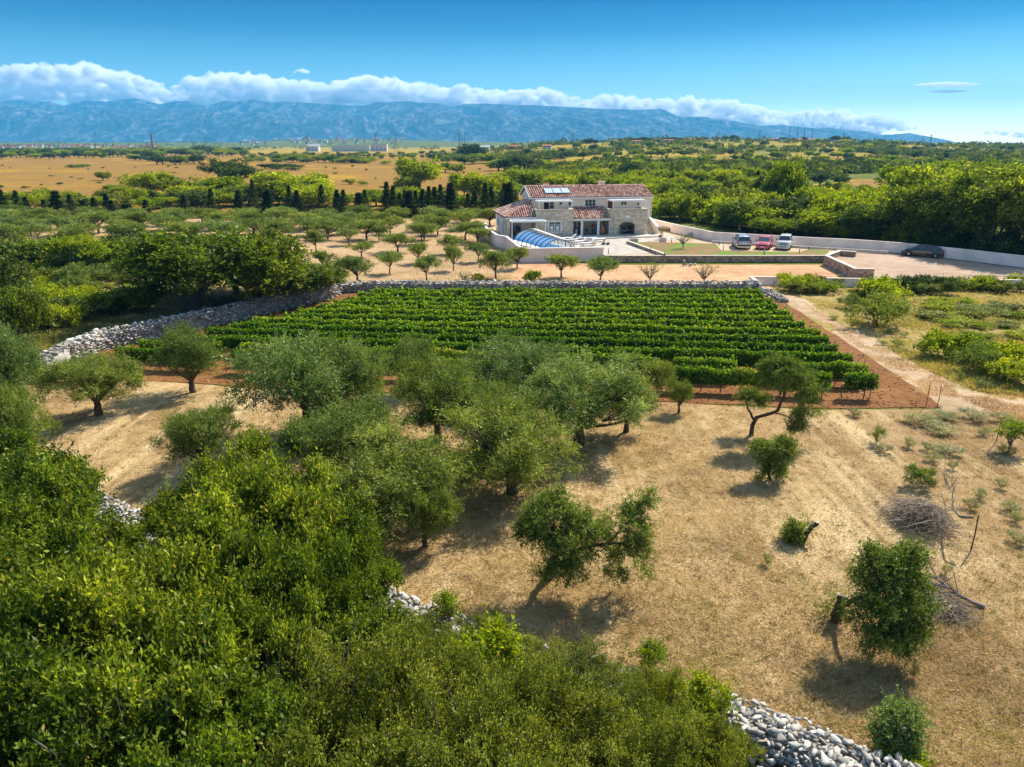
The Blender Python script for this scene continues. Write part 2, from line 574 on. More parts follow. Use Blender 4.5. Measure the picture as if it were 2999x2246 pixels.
NTREE = 0
def place(kind, x, y, W, H, name, label, cat, group=None, z=None, rz=None, var=None, lean=None, crown_name='crown', bark='trunk'):
    """one tree of width W and height H metres standing at x, y"""
    global NTREE
    NTREE += 1
    ps = PROTO[kind]
    cm, tm, W0, H0 = ps[(NTREE if var is None else var) % len(ps)]
    z = hf(x, y) if z is None else z
    rz = random.uniform(0, 6.28) if rz is None else rz
    s = (W / W0, W / W0, H / H0)
    if tm is None:
        o = D.objects.new(name, cm)
        COL.objects.link(o)
        o.location, o.rotation_euler, o.scale = (x, y, z), (0, 0, rz), s
        return tag(o, label, cat, group)
    root = empty(name, (x, y, z), rz, label, cat, group)
    root.scale = s
    if lean:
        root.rotation_euler = (lean[0], lean[1], rz)
    for nm, me in ((crown_name, cm), (bark, tm)):
        o = D.objects.new(nm, me)
        COL.objects.link(o)
        o.parent = root
    return root

def place_px(kind, u, vb, wpx, vtop, name, label, cat, group=None, z=0.0, wf=1.0, **k):
    """tree from its photo footprint: base pixel, crown width in pixels, top pixel"""
    p = G(u, vb, z)
    W = wpx * depth(p.x, p.y, z) / FPX * wf
    H = height_at(p.y + W * 0.15, vtop) - z
    return place(kind, p.x, p.y, W, max(0.4, H), name, label, cat, group, z=z, **k)

def lobes(r, n, R, z, h, spread=0.55):
    """n overlapping ellipsoids round an axis"""
    out = [(0, 0, z, R * 0.62, R * 0.62, h * 0.62)]
    for i in range(n):
        a = 2 * math.pi * (i + r.uniform(-0.3, 0.3)) / n
        q = R * spread * r.uniform(0.75, 1.15)
        s = R * r.uniform(0.36, 0.52)
        out.append((q * math.cos(a), q * math.sin(a), z + h * r.uniform(-0.35, 0.35), s, s, h * r.uniform(0.4, 0.62)))
    return out

_r = np.random.default_rng(3)
for i in range(5):      # large olives of the foreground
    proto('olive', 'olive' if i % 2 else 'olive_silver', 'bark', lobes(_r, 6 + i % 2, 2.1, 1.85, 1.85, 0.56), 130, 34, 12, 0.092, 0.030, 0.33, 0.40, 0.75, 9, 0.16, 100 + i, 0.35)
for i in range(3):      # rounder, darker olives
    proto('olive_dark', 'olive', 'bark', lobes(_r, 5, 1.6, 1.75, 1.75, 0.42), 85, 32, 12, 0.08, 0.026, 0.38, 0.36, 0.6, 7, 0.13, 120 + i, 0.3)
for i in range(4):      # young orchard olives, vase of limbs
    proto('olive_young', 'olive' if i % 4 else 'olive_silver', 'bark', [(b[0], b[1], b[2], b[3], b[4], b[5] * 0.9) for b in lobes(_r, 5, 1.9, 2.1, 0.95, 0.60)], 75, 18, 6, 0.17, 0.06, 0.36, 0.32, 0.85, 11, 0.10, 140 + i, 0.35)
proto('olive_sparse', 'olive', 'bark_grey', lobes(_r, 5, 1.5, 2.3, 0.9, 0.6), 22, 7, 4, 0.14, 0.05, 0.32, 0.34, 0.8, 14, 0.08, 150, 0.35, sub=4)
for i in range(5):      # broadleaf trees of the near thicket
    proto('broad', 'broad', 'bark_grey', lobes(_r, 8, 2.4, 2.9, 1.8, 0.64), 95, 32, 11, 0.135, 0.062, 0.34, 0.46, 1.1, 12, 0.15, 160 + i, 0.2, spread=0.8)
for i in range(4):      # fine-leaved scrub of the near thicket
    proto('scrub', 'scrub', 'bark_grey', lobes(_r, 8, 2.0, 2.0, 1.6, 0.64), 115, 34, 10, 0.075, 0.040, 0.29, 0.33, 0.6, 12, 0.10, 170 + i, 0.35, spread=0.8)
for i in range(2):
    proto('sapling', 'bright', 'bark_grey', lobes(_r, 4, 0.8, 1.7, 0.9, 0.5), 26, 10, 9, 0.13, 0.055, 0.20, 0.36, 0.3, 9, 0.04, 180 + i, 0.4)
for i in range(5):      # mid-distance trees
    proto('tree', 'broad' if i % 5 == 1 else 'bright', 'bark_grey', lobes(_r, 8, 2.6, 2.5, 2.3, 0.62), 120, 16, 5, 0.25, 0.16, 0.42, 0.45, 1.0, 9, 0.16, 190 + i, 0.25, spread=0.8)
for i in range(3):      # closer trees by the wall, finer leaves
    proto('tree_fine', 'broad', 'bark_grey', lobes(_r, 8, 2.6, 2.7, 2.2, 0.6), 170, 26, 6, 0.17, 0.10, 0.42, 0.45, 0.7, 9, 0.16, 290 + i, 0.25, spread=0.8)
for i in range(3):
    proto('tree_dark', 'darkleaf', 'bark_grey', lobes(_r, 6, 2.4, 2.7, 2.0, 0.5), 90, 15, 5, 0.24, 0.14, 0.40, 0.42, 0.8, 7, 0.15, 200 + i, 0.25)
for i in range(4):
    proto('bush', 'bright' if i % 2 else 'scrub', 'bark_grey', lobes(_r, 5, 1.5, 0.8, 0.65, 0.62), 45, 14, 5, 0.17, 0.10, 0.30, 0.28, 0.2, 6, 0.05, 210 + i, 0.4, joined=True, spread=0.9)
for i in range(2):
    proto('bush_dark', 'darkleaf', 'bark_grey', lobes(_r, 5, 1.5, 0.9, 0.8, 0.55), 45, 14, 5, 0.17, 0.09, 0.30, 0.28, 0.2, 6, 0.05, 220 + i, 0.4, joined=True, spread=0.9)
for i in range(3):
    proto('bush_olive', 'olive', 'bark_grey', lobes(_r, 5, 1.5, 0.9, 0.75, 0.58), 50, 16, 6, 0.13, 0.06, 0.30, 0.28, 0.2, 6, 0.05, 230 + i, 0.4, joined=True, spread=0.9)
for i in range(3):      # fine shoots: root suckers at olive feet
    proto('shoots', 'olive', 'bark', [(0, 0, 0.5, 0.42, 0.42, 0.45)], 22, 18, 9, 0.06, 0.017, 0.15, 0.30, 0.1, 12, 0.02, 240 + i, 0.9, spread=0.35, joined=True)

def conifer(seed, H=6.0, R=1.2):
    r = np.random.default_rng(seed)
    n = 430
    z = H * (0.06 + 0.94 * r.uniform(0, 1, n) ** 1.25)
    lay = 1 + 0.38 * np.sin(z * 7.0 + seed)
    a0 = r.uniform(0, 6.28)
    rr = R * 1.15 * (1 - z / H) ** 1.1 * lay * r.uniform(0.75, 1.15, n)
    a = r.uniform(0, 2 * np.pi, n)
    rr = rr * (1 + 0.25 * np.sin(a * 2 + a0 + z))
    d = np.stack([np.cos(a), np.sin(a), np.full(n, 0.12)], -1)
    k = 9
    s = np.linspace(0.25, 1, k)
    P = np.stack([(d[:, 0] * rr)[:, None] * s, (d[:, 1] * rr)[:, None] * s, z[:, None] + s * 0.12 * rr[:, None]], -1).reshape(-1, 3)
    m = len(P)
    dn = unit(np.repeat(d, k, 0) + r.normal(size=(m, 3)) * 0.55)
    V, F = leaf_quads(r, P + r.normal(size=(m, 3)) * 0.05, dn, r.uniform(0.18, 0.34, m), r.uniform(0.06, 0.12, m))
    TV, TF = np_tube([(0, 0, -0.2), (0, 0, H * 0.5), (0, 0, H * 0.97)], [0.13, 0.08, 0.02], 6)
    cm = np_mesh('conifer_crown', V, F, np.clip(0.4 + r.normal(size=m) * 0.2, 0, 1), [M['needle']])
    tm = np_mesh('conifer_trunk', TV, TF, None, [M['bark']])
    PROTO.setdefault('conifer', []).append((cm, tm, 2 * R * 1.1, H))
for i, q in enumerate((1.3, 0.85, 1.55, 0.65, 1.05, 1.2)):
    conifer(300 + i, R=q)

def bare(seed, n=26, H=3.0, R=1.4):
    """leafless shrub of grey stems"""
    r = np.random.default_rng(seed)
    parts = []
    for i in range(n):
        a, q = r.uniform(0, 6.28), r.uniform(0.2, 1) * R
        e = np.array([q * math.cos(a), q * math.sin(a), H * r.uniform(0.45, 1)])
        parts.append(limb(r, (0, 0, -0.1), e, 0.045, 0.012, 7, 0.16, 4, 0.1))
        for _ in range(3):
            s = e * r.uniform(0.4, 0.8)
            parts.append(limb(r, s, s + r.normal(size=3) * 0.35 + np.array([0, 0, 0.35]), 0.016, 0.006, 4, 0.15, 3))
    V, F = join(parts)
    PROTO.setdefault('bare', []).append((np_mesh('bare_shrub', V, F, None, [M['bark_grey']]), None, 2 * R, H))
bare(1); bare(2, 34, 3.0, 1.8)

def in_poly(u, v, poly):
    c, n = False, len(poly)
    for i in range(n):
        (x1, y1), (x2, y2) = poly[i], poly[i - 1]
        if (y1 > v) != (y2 > v) and u < (x2 - x1) * (v - y1) / (y2 - y1) + x1:
            c = not c
    return c

def scatter(poly, n, kinds, W, H, name, label, cat, group, minpx=18, z=0.0, avoid=(), seed=1):
    r = random.Random(seed)
    us, vs = [p[0] for p in poly], [p[1] for p in poly]
    got, tries = [], 0
    while len(got) < n and tries < n * 60:
        tries += 1
        u, v = r.uniform(min(us), max(us)), r.uniform(min(vs), max(vs))
        if not in_poly(u, v, poly) or any(in_poly(u, v, a) for a in avoid):
            continue
        if any(abs(u - a) < minpx and abs(v - b) < minpx * 0.45 for a, b in got):
            continue
        got.append((u, v))
        p = G(u, v, z)
        w, h = r.uniform(*W), r.uniform(*H)
        kd, kn, kl, kc = r.choice(kinds) if isinstance(kinds[0], tuple) else (r.choice(kinds), name, label, cat)
        place(kd, p.x, p.y, w, h, kn, kl, kc, group, z=z if z else None)
    return got

# ------------------------------------------------------------------ terrain
def vnoise(x, y, s, seed=0):
    """smooth value noise on arrays"""
    x, y = np.asarray(x) / s + seed * 17.3, np.asarray(y) / s - seed * 9.1
    xi, yi = np.floor(x), np.floor(y)
    fx, fy = x - xi, y - yi
    fx, fy = fx * fx * (3 - 2 * fx), fy * fy * (3 - 2 * fy)
    def h(a, b):
        q = np.sin(a * 127.1 + b * 311.7 + seed * 74.7) * 43758.5453
        return q - np.floor(q)
    return (h(xi, yi) * (1 - fx) + h(xi + 1, yi) * fx) * (1 - fy) + (h(xi, yi + 1) * (1 - fx) + h(xi + 1, yi + 1) * fx) * fy

def fbm(x, y, s, oct_=4, seed=0, gain=0.5):
    a, t, w = 0.0, 0.0, 1.0
    for i in range(oct_):
        a = a + w * vnoise(x, y, s / 2 ** i, seed + i)
        t += w
        w *= gain
    return a / t

def terrain():
    rows = [-40, -10, 5, 20, 40, 60, 80, 100] + list(np.geomspace(112, 1500, 150)) + list(np.geomspace(1530, 9300, 60))
    ts = np.linspace(-1, 1, 241)
    hw = [max(90, y * 0.95 + 30) for y in rows]
    X = np.array([[t * h for t in ts] for h in hw])
    Y = np.array([[y] * len(ts) for y in rows])
    Z = np.array([[hf(X[i, j], Y[i, j]) for j in range(len(ts))] for i in range(len(rows))])
    Z += np.where(Y > 420, (fbm(X, Y, 180, 3, 5) - 0.5) * 2.5 * np.clip((Y - 420) / 600, 0, 1), 0)
    # cover: 0 = green scrubby meadow, 0.5 = pale tan, 1 = golden grass ; from the fields seen in the photo
    U = 1499.5 + FPX * X / np.maximum(depth(0, Y, 0), 5)
    Vv = np.where(Y > 20, 1123 - FPX * (Y * math.sin(PITCH) - CAMH * math.cos(PITCH)) / np.maximum(depth(0, Y, 0), 5), 2000)
    n1, n2 = fbm(X, Y * 1.0, 60, 4, 2), fbm(X, Y * 1.6, 14, 4, 9)
    U = U + (fbm(X, Y, 45, 3, 61) - 0.5) * 260
    Vv = Vv + (fbm(X, Y, 70, 3, 67) - 0.5) * 0.10 * np.clip(Vv - 400, 0, 260) * 2
    gold = ((U < 1560) & (Vv < 620) & (Vv > 446)).astype(float)
    gold = np.where((U < 480) & (Vv > 445) & (Vv < 620), 1.0, gold)
    gold = np.maximum(gold, ((Vv > 518) & (Vv < 558) & (U > 1560) & (U < 1900)).astype(float))
    gold = np.maximum(gold, ((Vv > 524) & (Vv < 546) & (U > 2440) & (U < 2630)).astype(float))
    gold = np.maximum(gold, 0.55 * ((U < 1500) & (Vv <= 446) & (Y < 2200)))
    gold = np.maximum(gold, 0.42 * ((U >= 1300) & (Y > 380) & (Y < 1400)))
    gold = gold + (n1 - 0.5) * 0.9 + (n2 - 0.5) * 0.5
    k = np.ones(5) / 5
    me = D.meshes.new('ground')
    nr, nc = X.shape
    V = np.stack([X, Y, Z], -1).reshape(-1, 3)
    i, j = np.meshgrid(np.arange(nr - 1), np.arange(nc - 1), indexing='ij')
    F = np.stack([i * nc + j, i * nc + j + 1, (i + 1) * nc + j + 1, (i + 1) * nc + j], -1).reshape(-1, 4)
    me = np_mesh('ground', V, F, smooth=True)
    a = me.attributes.new('cover', 'FLOAT', 'POINT')
    a.data.foreach_set('value', np.clip(gold, 0, 1).astype(np.float32).ravel())
    m, nt, out = nmat('field_ground')
    p = position(nt)
    cv = attr(nt, 'cover').outputs['Fac']
    cv = mth(nt, 'ADD', cv, mth(nt, 'MULTIPLY', mth(nt, 'SUBTRACT', noise(nt, 0.35, 6, 0.7, p), 0.5), 0.7), True)
    g = ramp(nt, cv, [(0.15, (0.085, 0.12, 0.012)), (0.40, (0.24, 0.20, 0.018)), (0.62, (0.37, 0.25, 0.018)), (0.85, (0.36, 0.21, 0.018)), (1.0, (0.24, 0.13, 0.03))])
    k1 = noise(nt, 0.045, 5, 0.6, position(nt, (1, 1.8, 1)))
    g = mixc(nt, ramp(nt, k1, [(0.53, (0, 0, 0)), (0.64, (0.8, 0.8, 0.8))]), g, mixc(nt, 1.0, g, (1.15, 1.25, 0.3), 'MULTIPLY'))
    g = mixc(nt, ramp(nt, noise(nt, 0.11, 6, 0.7, p), [(0.40, (0.65, 0.65, 0.65)), (0.52, (0, 0, 0))]), g, (0.22, 0.15, 0.07))
    bsdf(nt, out, g, 0.95, 0.05, bump=noise(nt, 1.5, 6, 0.7, p), bump_d=0.25, bump_s=0.8)
    me.materials.append(m)
    o = D.objects.new('ground', me)
    COL.objects.link(o)
    o.location.z = -0.012
    tag(o, kind='structure')
terrain()

def wob(poly, step=1.0, amp=0.25, seed=0):
    """densify a world polygon and make its edge uneven"""
    out = []
    for i, a in enumerate(poly):
        b = poly[(i + 1) % len(poly)]
        L = math.hypot(b[0] - a[0], b[1] - a[1])
        n = max(1, int(L / step))
        for k in range(n):
            x, y = a[0] + (b[0] - a[0]) * k / n, a[1] + (b[1] - a[1]) * k / n
            q = amp * (float(fbm(x, y, 3 * step, 3, seed)) - 0.5) * 2
            nx, ny = (b[1] - a[1]) / max(L, 1e-6), -(b[0] - a[0]) / max(L, 1e-6)
            out.append((x + nx * q, y + ny * q))
    return out

def sheet(name, poly, z, mat, amp=0.25, step=1.0, kind='structure', seed=0, thick=0.0):
    pts = wob(poly, step, amp, seed) if amp else [tuple(p[:2]) for p in poly]
    bm = bmesh.new()
    vs = [bm.verts.new((x, y, z)) for x, y in pts]
    f = bm.faces.new(vs)
    bm.normal_update()
    if f.normal.z < 0:
        f.normal_flip()
    bmesh.ops.triangulate(bm, faces=[f])
    if thick:
        r = bmesh.ops.extrude_face_region(bm, geom=bm.faces[:])
        for q in r['geom']:
            if isinstance(q, bmesh.types.BMVert):
                q.co.z -= thick
        bmesh.ops.recalc_face_normals(bm, faces=bm.faces)
    me = D.meshes.new(name)
    bm.to_mesh(me)
    bm.free()
    me.materials.append(mat)
    o = D.objects.new(name, me)
    COL.objects.link(o)
    return tag(o, kind=kind)

def PX(pts, z=0.0):
    return [tuple(G(u, v, z))[:2] for u, v in pts]

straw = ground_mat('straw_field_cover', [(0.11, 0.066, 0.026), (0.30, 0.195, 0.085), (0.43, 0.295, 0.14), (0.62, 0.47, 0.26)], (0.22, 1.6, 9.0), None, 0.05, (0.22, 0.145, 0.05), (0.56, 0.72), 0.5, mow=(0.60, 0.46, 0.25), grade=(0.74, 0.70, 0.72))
orch = ground_mat('orchard_soil', [(0.24, 0.15, 0.07), (0.36, 0.235, 0.12), (0.44, 0.30, 0.165), (0.52, 0.38, 0.23)], (0.12, 0.8, 5.0), (0.6, 2.2, 1), 0.05, (0.24, 0.20, 0.07), (0.56, 0.70), 0.15)
redsoil = ground_mat('tilled_red_soil', [(0.13, 0.055, 0.020), (0.21, 0.092, 0.032), (0.27, 0.125, 0.045), (0.34, 0.175, 0.075)], (0.2, 1.5, 7.0), (0.5, 2.0, 1), 0.09)
yard = ground_mat('bare_yard_soil', [(0.30, 0.15, 0.075), (0.44, 0.25, 0.13), (0.54, 0.34, 0.19), (0.62, 0.44, 0.28)], (0.15, 0.7, 4.0), (0.5, 1.6, 1), 0.05, (0.30, 0.23, 0.08), (0.60, 0.70), 0.12)
pale = ground_mat('dry_path_soil', [(0.25, 0.16, 0.09), (0.38, 0.26, 0.155), (0.50, 0.37, 0.24), (0.62, 0.48, 0.34)], (0.2, 1.2, 8.0), None, 0.06, (0.27, 0.22, 0.09), (0.52, 0.66), 0.35)
mead = ground_mat('weedy_meadow', [(0.16, 0.14, 0.035), (0.28, 0.21, 0.06), (0.40, 0.29, 0.11), (0.50, 0.38, 0.19)], (0.12, 0.9, 5.0), None, 0.12)
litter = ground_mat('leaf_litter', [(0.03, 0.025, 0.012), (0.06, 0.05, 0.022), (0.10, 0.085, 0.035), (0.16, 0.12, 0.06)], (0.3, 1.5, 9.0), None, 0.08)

# lower left ground under the thicket, straw field, vineyard soil, orchard floor, yard, meadow
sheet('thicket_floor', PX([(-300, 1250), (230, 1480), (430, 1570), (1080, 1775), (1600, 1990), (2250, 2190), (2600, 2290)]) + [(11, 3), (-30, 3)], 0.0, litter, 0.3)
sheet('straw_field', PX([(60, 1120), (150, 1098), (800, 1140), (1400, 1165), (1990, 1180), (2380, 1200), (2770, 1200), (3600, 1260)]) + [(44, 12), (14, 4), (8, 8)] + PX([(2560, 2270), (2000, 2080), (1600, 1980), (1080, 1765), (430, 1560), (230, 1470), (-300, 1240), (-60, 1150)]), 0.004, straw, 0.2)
VY = [(140, 1098), (294, 1026), (634, 954), (951, 882), (985, 862), (1086, 855), (2210, 855), (2290, 880), (2400, 950), (2590, 1076), (2764, 1194), (2380, 1197), (1990, 1178), (1400, 1160), (800, 1137)]
sheet('tilled_vineyard_soil', PX(VY), 0.012, redsoil, 0.25, 0.8)
sheet('pale_dirt_path', PX([(2230, 850), (2330, 862), (2460, 940), (2560, 1000), (2700, 1085), (2860, 1150), (3150, 1190), (3150, 1240), (2760, 1204), (2560, 1062), (2380, 935)]), 0.008, pale, 1.3, 0.8)
sheet('weedy_meadow', PX([(2200, 848), (2600, 838), (3150, 838), (3300, 1215), (2860, 1200), (2700, 1170), (2540, 1060), (2400, 960), (2270, 880)]), 0.0025, mead, 0.4, 1.0)
sheet('orchard_floor', PX([(-200, 790), (-200, 655), (0, 645), (700, 640), (1300, 640), (1600, 640), (1500, 700), (1530, 760), (1760, 775), (1760, 838), (1000, 838), (960, 872), (900, 800), (560, 790), (200, 790)]), 0.004, orch, 0.5, 1.5)
sheet('scrub_meadow', PX([(-300, 800), (200, 792), (560, 792), (900, 802), (970, 860), (640, 935), (300, 1000), (110, 1075), (-300, 1200)]), 0.0015, mead, 0.4, 1.2)
sheet('bare_yard', PX([(1500, 770), (1764, 775), (2410, 775), (2500, 810), (2560, 815), (2600, 838), (2225, 846), (1700, 840), (1500, 838)]), 0.008, yard, 0.3, 1.2)

def blades(name, poly, n, hmin, hmax, wid, mat, lean=0.8, seed=0, z=0.0, tmean=0.5, dens=None, mode='px', cluster=0):
    """many thin grass blades standing in a polygon (one mass nobody could count)"""
    r = np.random.default_rng(seed)
    P = []
    us, vs = [p[0] for p in poly], [p[1] for p in poly]
    pu, pv = [], []
    ring = np.array(poly)
    while len(pu) < n:
        u, v = r.uniform(min(us), max(us), n), r.uniform(min(vs), max(vs), n)
        c = np.zeros(n, bool)
        for i in range(len(ring)):
            x1, y1 = ring[i]
            x2, y2 = ring[i - 1]
            if y1 != y2:
                c ^= ((y1 > v) != (y2 > v)) & (u < (x2 - x1) * (v - y1) / (y2 - y1) + x1)
        pu += list(u[c])
        pv += list(v[c])
    u, v = np.array(pu[:n]), np.array(pv[:n])
    if mode == 'px':
        a, b = (u - 1499.5) / FPX, (1123 - v) / FPX
        dy, dz = math.cos(PITCH) + b * math.sin(PITCH), -math.sin(PITCH) + b * math.cos(PITCH)
        t = (z - CAMH) / dz
        x, y = a * t, dy * t
    else:
        x, y = u, v
    if dens:
        q = fbm(x, y, dens, 3, seed)
        k = q > np.quantile(q, 0.4)
        x, y = x[k], y[k]
    if cluster:
        m_ = max(1, len(x) // cluster)
        w_ = np.repeat(r.uniform(0.4, 1.6, m_), cluster)
        x, y = np.repeat(x[:m_], cluster), np.repeat(y[:m_], cluster)
        x, y = x + r.normal(size=len(x)) * 0.07 * w_, y + r.normal(size=len(x)) * 0.07 * w_
    n = len(x)
    P = np.stack([x, y, np.full(n, z)], -1)
    dn = unit(r.normal(size=(n, 3)) * np.array([lean, lean, 0.25]) + np.array([0, 0, 0.55]))
    dn[:, 2] = np.abs(dn[:, 2]) + 0.05
    V, F = leaf_quads(r, P, unit(dn), r.uniform(hmin, hmax, n), np.full(n, wid) * r.uniform(0.6, 1.4, n))
    tn = np.clip(tmean + (fbm(x, y, 2.5, 3, seed + 3) - 0.5) * 1.1 + r.normal(size=n) * 0.16, 0, 1)
    o = D.objects.new(name, np_mesh(name, V, F, tn, [mat]))
    COL.objects.link(o)
    return tag(o, kind='stuff')

FIELD = [(60, 1120), (800, 1142), (1990, 1184), (2760, 1205), (3450, 1250), (3450, 2300), (2580, 2290), (2000, 2075), (1600, 1975), (1080, 1760), (430, 1555), (230, 1465), (60, 1300)]
blades('dry_grass', FIELD, 200000, 0.06, 0.20, 0.012, M['dry'], 1.6, 11, tmean=0.55)
blades('green_tufts', FIELD, 16000, 0.05, 0.16, 0.022, M['meadow'], 0.9, 19, tmean=0.30, dens=0.9)
blades('dry_tufts', FIELD, 26000, 0.07, 0.22, 0.014, M['dry'], 0.7, 23, tmean=0.30, cluster=16)
blades('olive_tufts', FIELD, 9000, 0.05, 0.16, 0.016, M['meadow'], 0.7, 24, tmean=0.25, cluster=18)
blades('long_straw', [(1750, 1200), (2250, 1200), (2400, 1700), (2500, 2150), (2000, 2080), (1300, 1850), (1500, 1500)], 22000, 0.2, 0.5, 0.010, M['dry'], 2.2, 12, tmean=0.75, dens=1.5)
blades('meadow_grass', [(2240, 850), (3400, 838), (3500, 1200), (2860, 1150), (2700, 1080), (2560, 1000), (2460, 935), (2330, 862)], 76000, 0.12, 0.4, 0.04, M['meadow'], 0.9, 13, tmean=0.72, dens=3.0)
blades('dry_path_grass', [(2330, 870), (2700, 1085), (3050, 1170), (3050, 1235), (2760, 1202), (2560, 1060)], 16000, 0.08, 0.28, 0.02, M['dry'], 1.2, 14, tmean=0.5, dens=1.5)
blades('scrub_grass', [(0, 800), (560, 795), (900, 805), (960, 850), (640, 930), (300, 1000), (0, 1120)], 50000, 0.2, 0.7, 0.05, M['meadow'], 0.8, 15, tmean=0.40, dens=4.0)
blades('orchard_grass', [(0, 700), (900, 660), (1480, 660), (1500, 830), (1000, 835), (900, 800), (100, 790)], 30000, 0.06, 0.25, 0.04, M['dry'], 1.0, 16, tmean=0.5, dens=5.0)
blades('yard_weeds', [(1560, 815), (2200, 825), (2200, 838), (1000, 832), (1300, 810)], 5000, 0.05, 0.2, 0.04, M['weed'], 0.8, 17, tmean=0.35, dens=3.0)

# ------------------------------------------------------------------ mountains
RIDGE = [(-400, 300), (0, 293), (23, 289), (41, 296), (90, 289), (136, 298), (176, 295), (213, 307), (253, 297), (290, 293), (340, 297), (421, 286), (489, 304), (530, 295), (579, 295), (625, 312), (670, 293), (706, 297), (760, 290), (815, 299), (851, 296), (905, 299), (1000, 306), (1072, 308), (1113, 299), (1195, 295), (1290, 302), (1330, 311), (1362, 304), (1425, 302), (1498, 306), (1588, 308), (1679, 314), (1747, 318), (1860, 321), (1928, 318), (1987, 342), (2049, 341), (2112, 349), (2157, 356), (2216, 367), (2280, 365), (2339, 372), (2384, 376), (2415, 372), (2497, 382), (2520, 381), (2565, 394), (2601, 394), (2651, 389), (2701, 398), (2769, 410), (2796, 417), (2900, 426), (3400, 430)]
FOOT = [(-400, 335), (0, 320), (300, 330), (600, 335), (900, 345), (1150, 350), (1280, 325), (1400, 345), (1440, 323), (1560, 352), (1750, 350), (1850, 375), (2050, 390), (2300, 400), (2700, 420), (3400, 430)]
def mountains():
    YR, YF = 8600.0, 6600.0
    nc, nr = 1100, 150
    us = np.linspace(-380, 3380, nc)
    hv = lambda P_, y: np.maximum(0, CAMH + np.array([slope(float(q)) for q in np.interp(us, [p[0] for p in P_], [p[1] for p in P_])]) * y)
    HR, HFt = hv(RIDGE, YR), hv(FOOT, 7400.0)
    T = np.linspace(0, 1, nr)[:, None]
    Y = YF + (YR + 500 - YF) * T + 0 * us[None, :]
    X = (us - 1499.5)[None, :] / FPX * Y * 0.955
    tr = (YR - YF) / (YR + 500 - YF)
    up = np.clip(T / tr, 0, 1)
    f = np.clip(T / 0.34, 0, 1)
    foot = HFt[None, :] * (f * f * (3 - 2 * f)) * np.where(T > 0.34, np.clip(1 - (T - 0.34) * 0.5, 0, 1), 1)
    main = HR[None, :] * np.clip((up - 0.28) / 0.72, 0, 1) ** 1.15
    Z = np.maximum(foot, main)
    Z = np.where(T > tr, HR[None, :] * (1 - (T - tr) / (1 - tr) * 0.7), Z)
    wx = (fbm(X, Y, 500, 3, 71) - 0.5) * 500
    rg = 1 - np.abs(fbm(X + 0.5 * Y + wx, Y * 0.35, 420, 6, 31, 0.55) - 0.5) * 4
    rg2 = 1 - np.abs(fbm(X - 0.3 * Y + wx, Y * 0.5, 130, 5, 37, 0.6) - 0.5) * 3
    amp = np.clip(Z / 120, 0, 1) * np.where(T < tr, np.sin(np.clip(T / tr, 0, 1) * np.pi) ** 0.5, 0.1)
    Z = Z + amp * ((rg - 0.5) * 60 + (rg2 - 0.5) * 30)
    Z = np.where(Z > 0, Z, 0) - 3
    V = np.stack([X, Y, Z], -1).reshape(-1, 3)
    i, j = np.meshgrid(np.arange(nr - 1), np.arange(nc - 1), indexing='ij')
    F = np.stack([i * nc + j, i * nc + j + 1, (i + 1) * nc + j + 1, (i + 1) * nc + j], -1).reshape(-1, 4)
    m, nt, out = nmat('karst_rock')
    p = position(nt)
    n = noise(nt, 0.010, 9, 0.70, position(nt, (1, 0.5, 1.1)), 0.9)
    col = ramp(nt, n, [(0.38, (0.015, 0.03, 0.02)), (0.50, (0.05, 0.06, 0.05)), (0.58, (0.14, 0.14, 0.13)), (0.72, (0.34, 0.33, 0.32))])
    bsdf(nt, out, col, 0.95, 0.05, bump=n, bump_d=40, bump_s=0.7)
    o = D.objects.new('mountains', np_mesh('mountains', V, F, None, [m], smooth=False))
    COL.objects.link(o)
    tag(o, kind='structure')
mountains()

# haze between the camera and the mountains
hz = MB().box(-10500, 10500, -120, 9480, -6, 640)
hm, nt, out = nmat('summer_haze')
pv = nt.nodes.new('ShaderNodeVolumePrincipled')
pv.inputs['Color'].default_value = (0.09, 0.50, 1.0, 1)
pv.inputs['Density'].default_value = 0.000105
pv.inputs['Anisotropy'].default_value = 0.0
lk(nt, pv.outputs[0], out.inputs['Volume'])
ho = hz.build('haze', hm)
tag(ho, kind='stuff')

# ------------------------------------------------------------------ clouds, lumpy bodies far behind the mountains
cm_, nt, out = nmat('cloud_white')
pv = nt.nodes.new('ShaderNodeVolumePrincipled')
pv.inputs['Color'].default_value = (1, 1, 1, 1)
pv.inputs['Density'].default_value = 0.016
pv.inputs['Anisotropy'].default_value = 0.2
lk(nt, pv.outputs[0], out.inputs['Volume'])

def ico(sub):
    bm = bmesh.new()
    bmesh.ops.create_icosphere(bm, subdivisions=sub, radius=1)
    v = np.array([p.co[:] for p in bm.verts])
    f = np.array([[q.index for q in t.verts] for t in bm.faces])
    bm.free()
    return v, f
ICO3, ICO4 = ico(3), ico(4)

def noise3(P, s, seed):
    return (vnoise(P[:, 0] + P[:, 2] * 0.7, P[:, 1] + P[:, 2] * 1.3, s, seed) + vnoise(P[:, 0] * 0.6 - P[:, 2], P[:, 1] - P[:, 0] * 0.8, s, seed + 5)) - 1.0

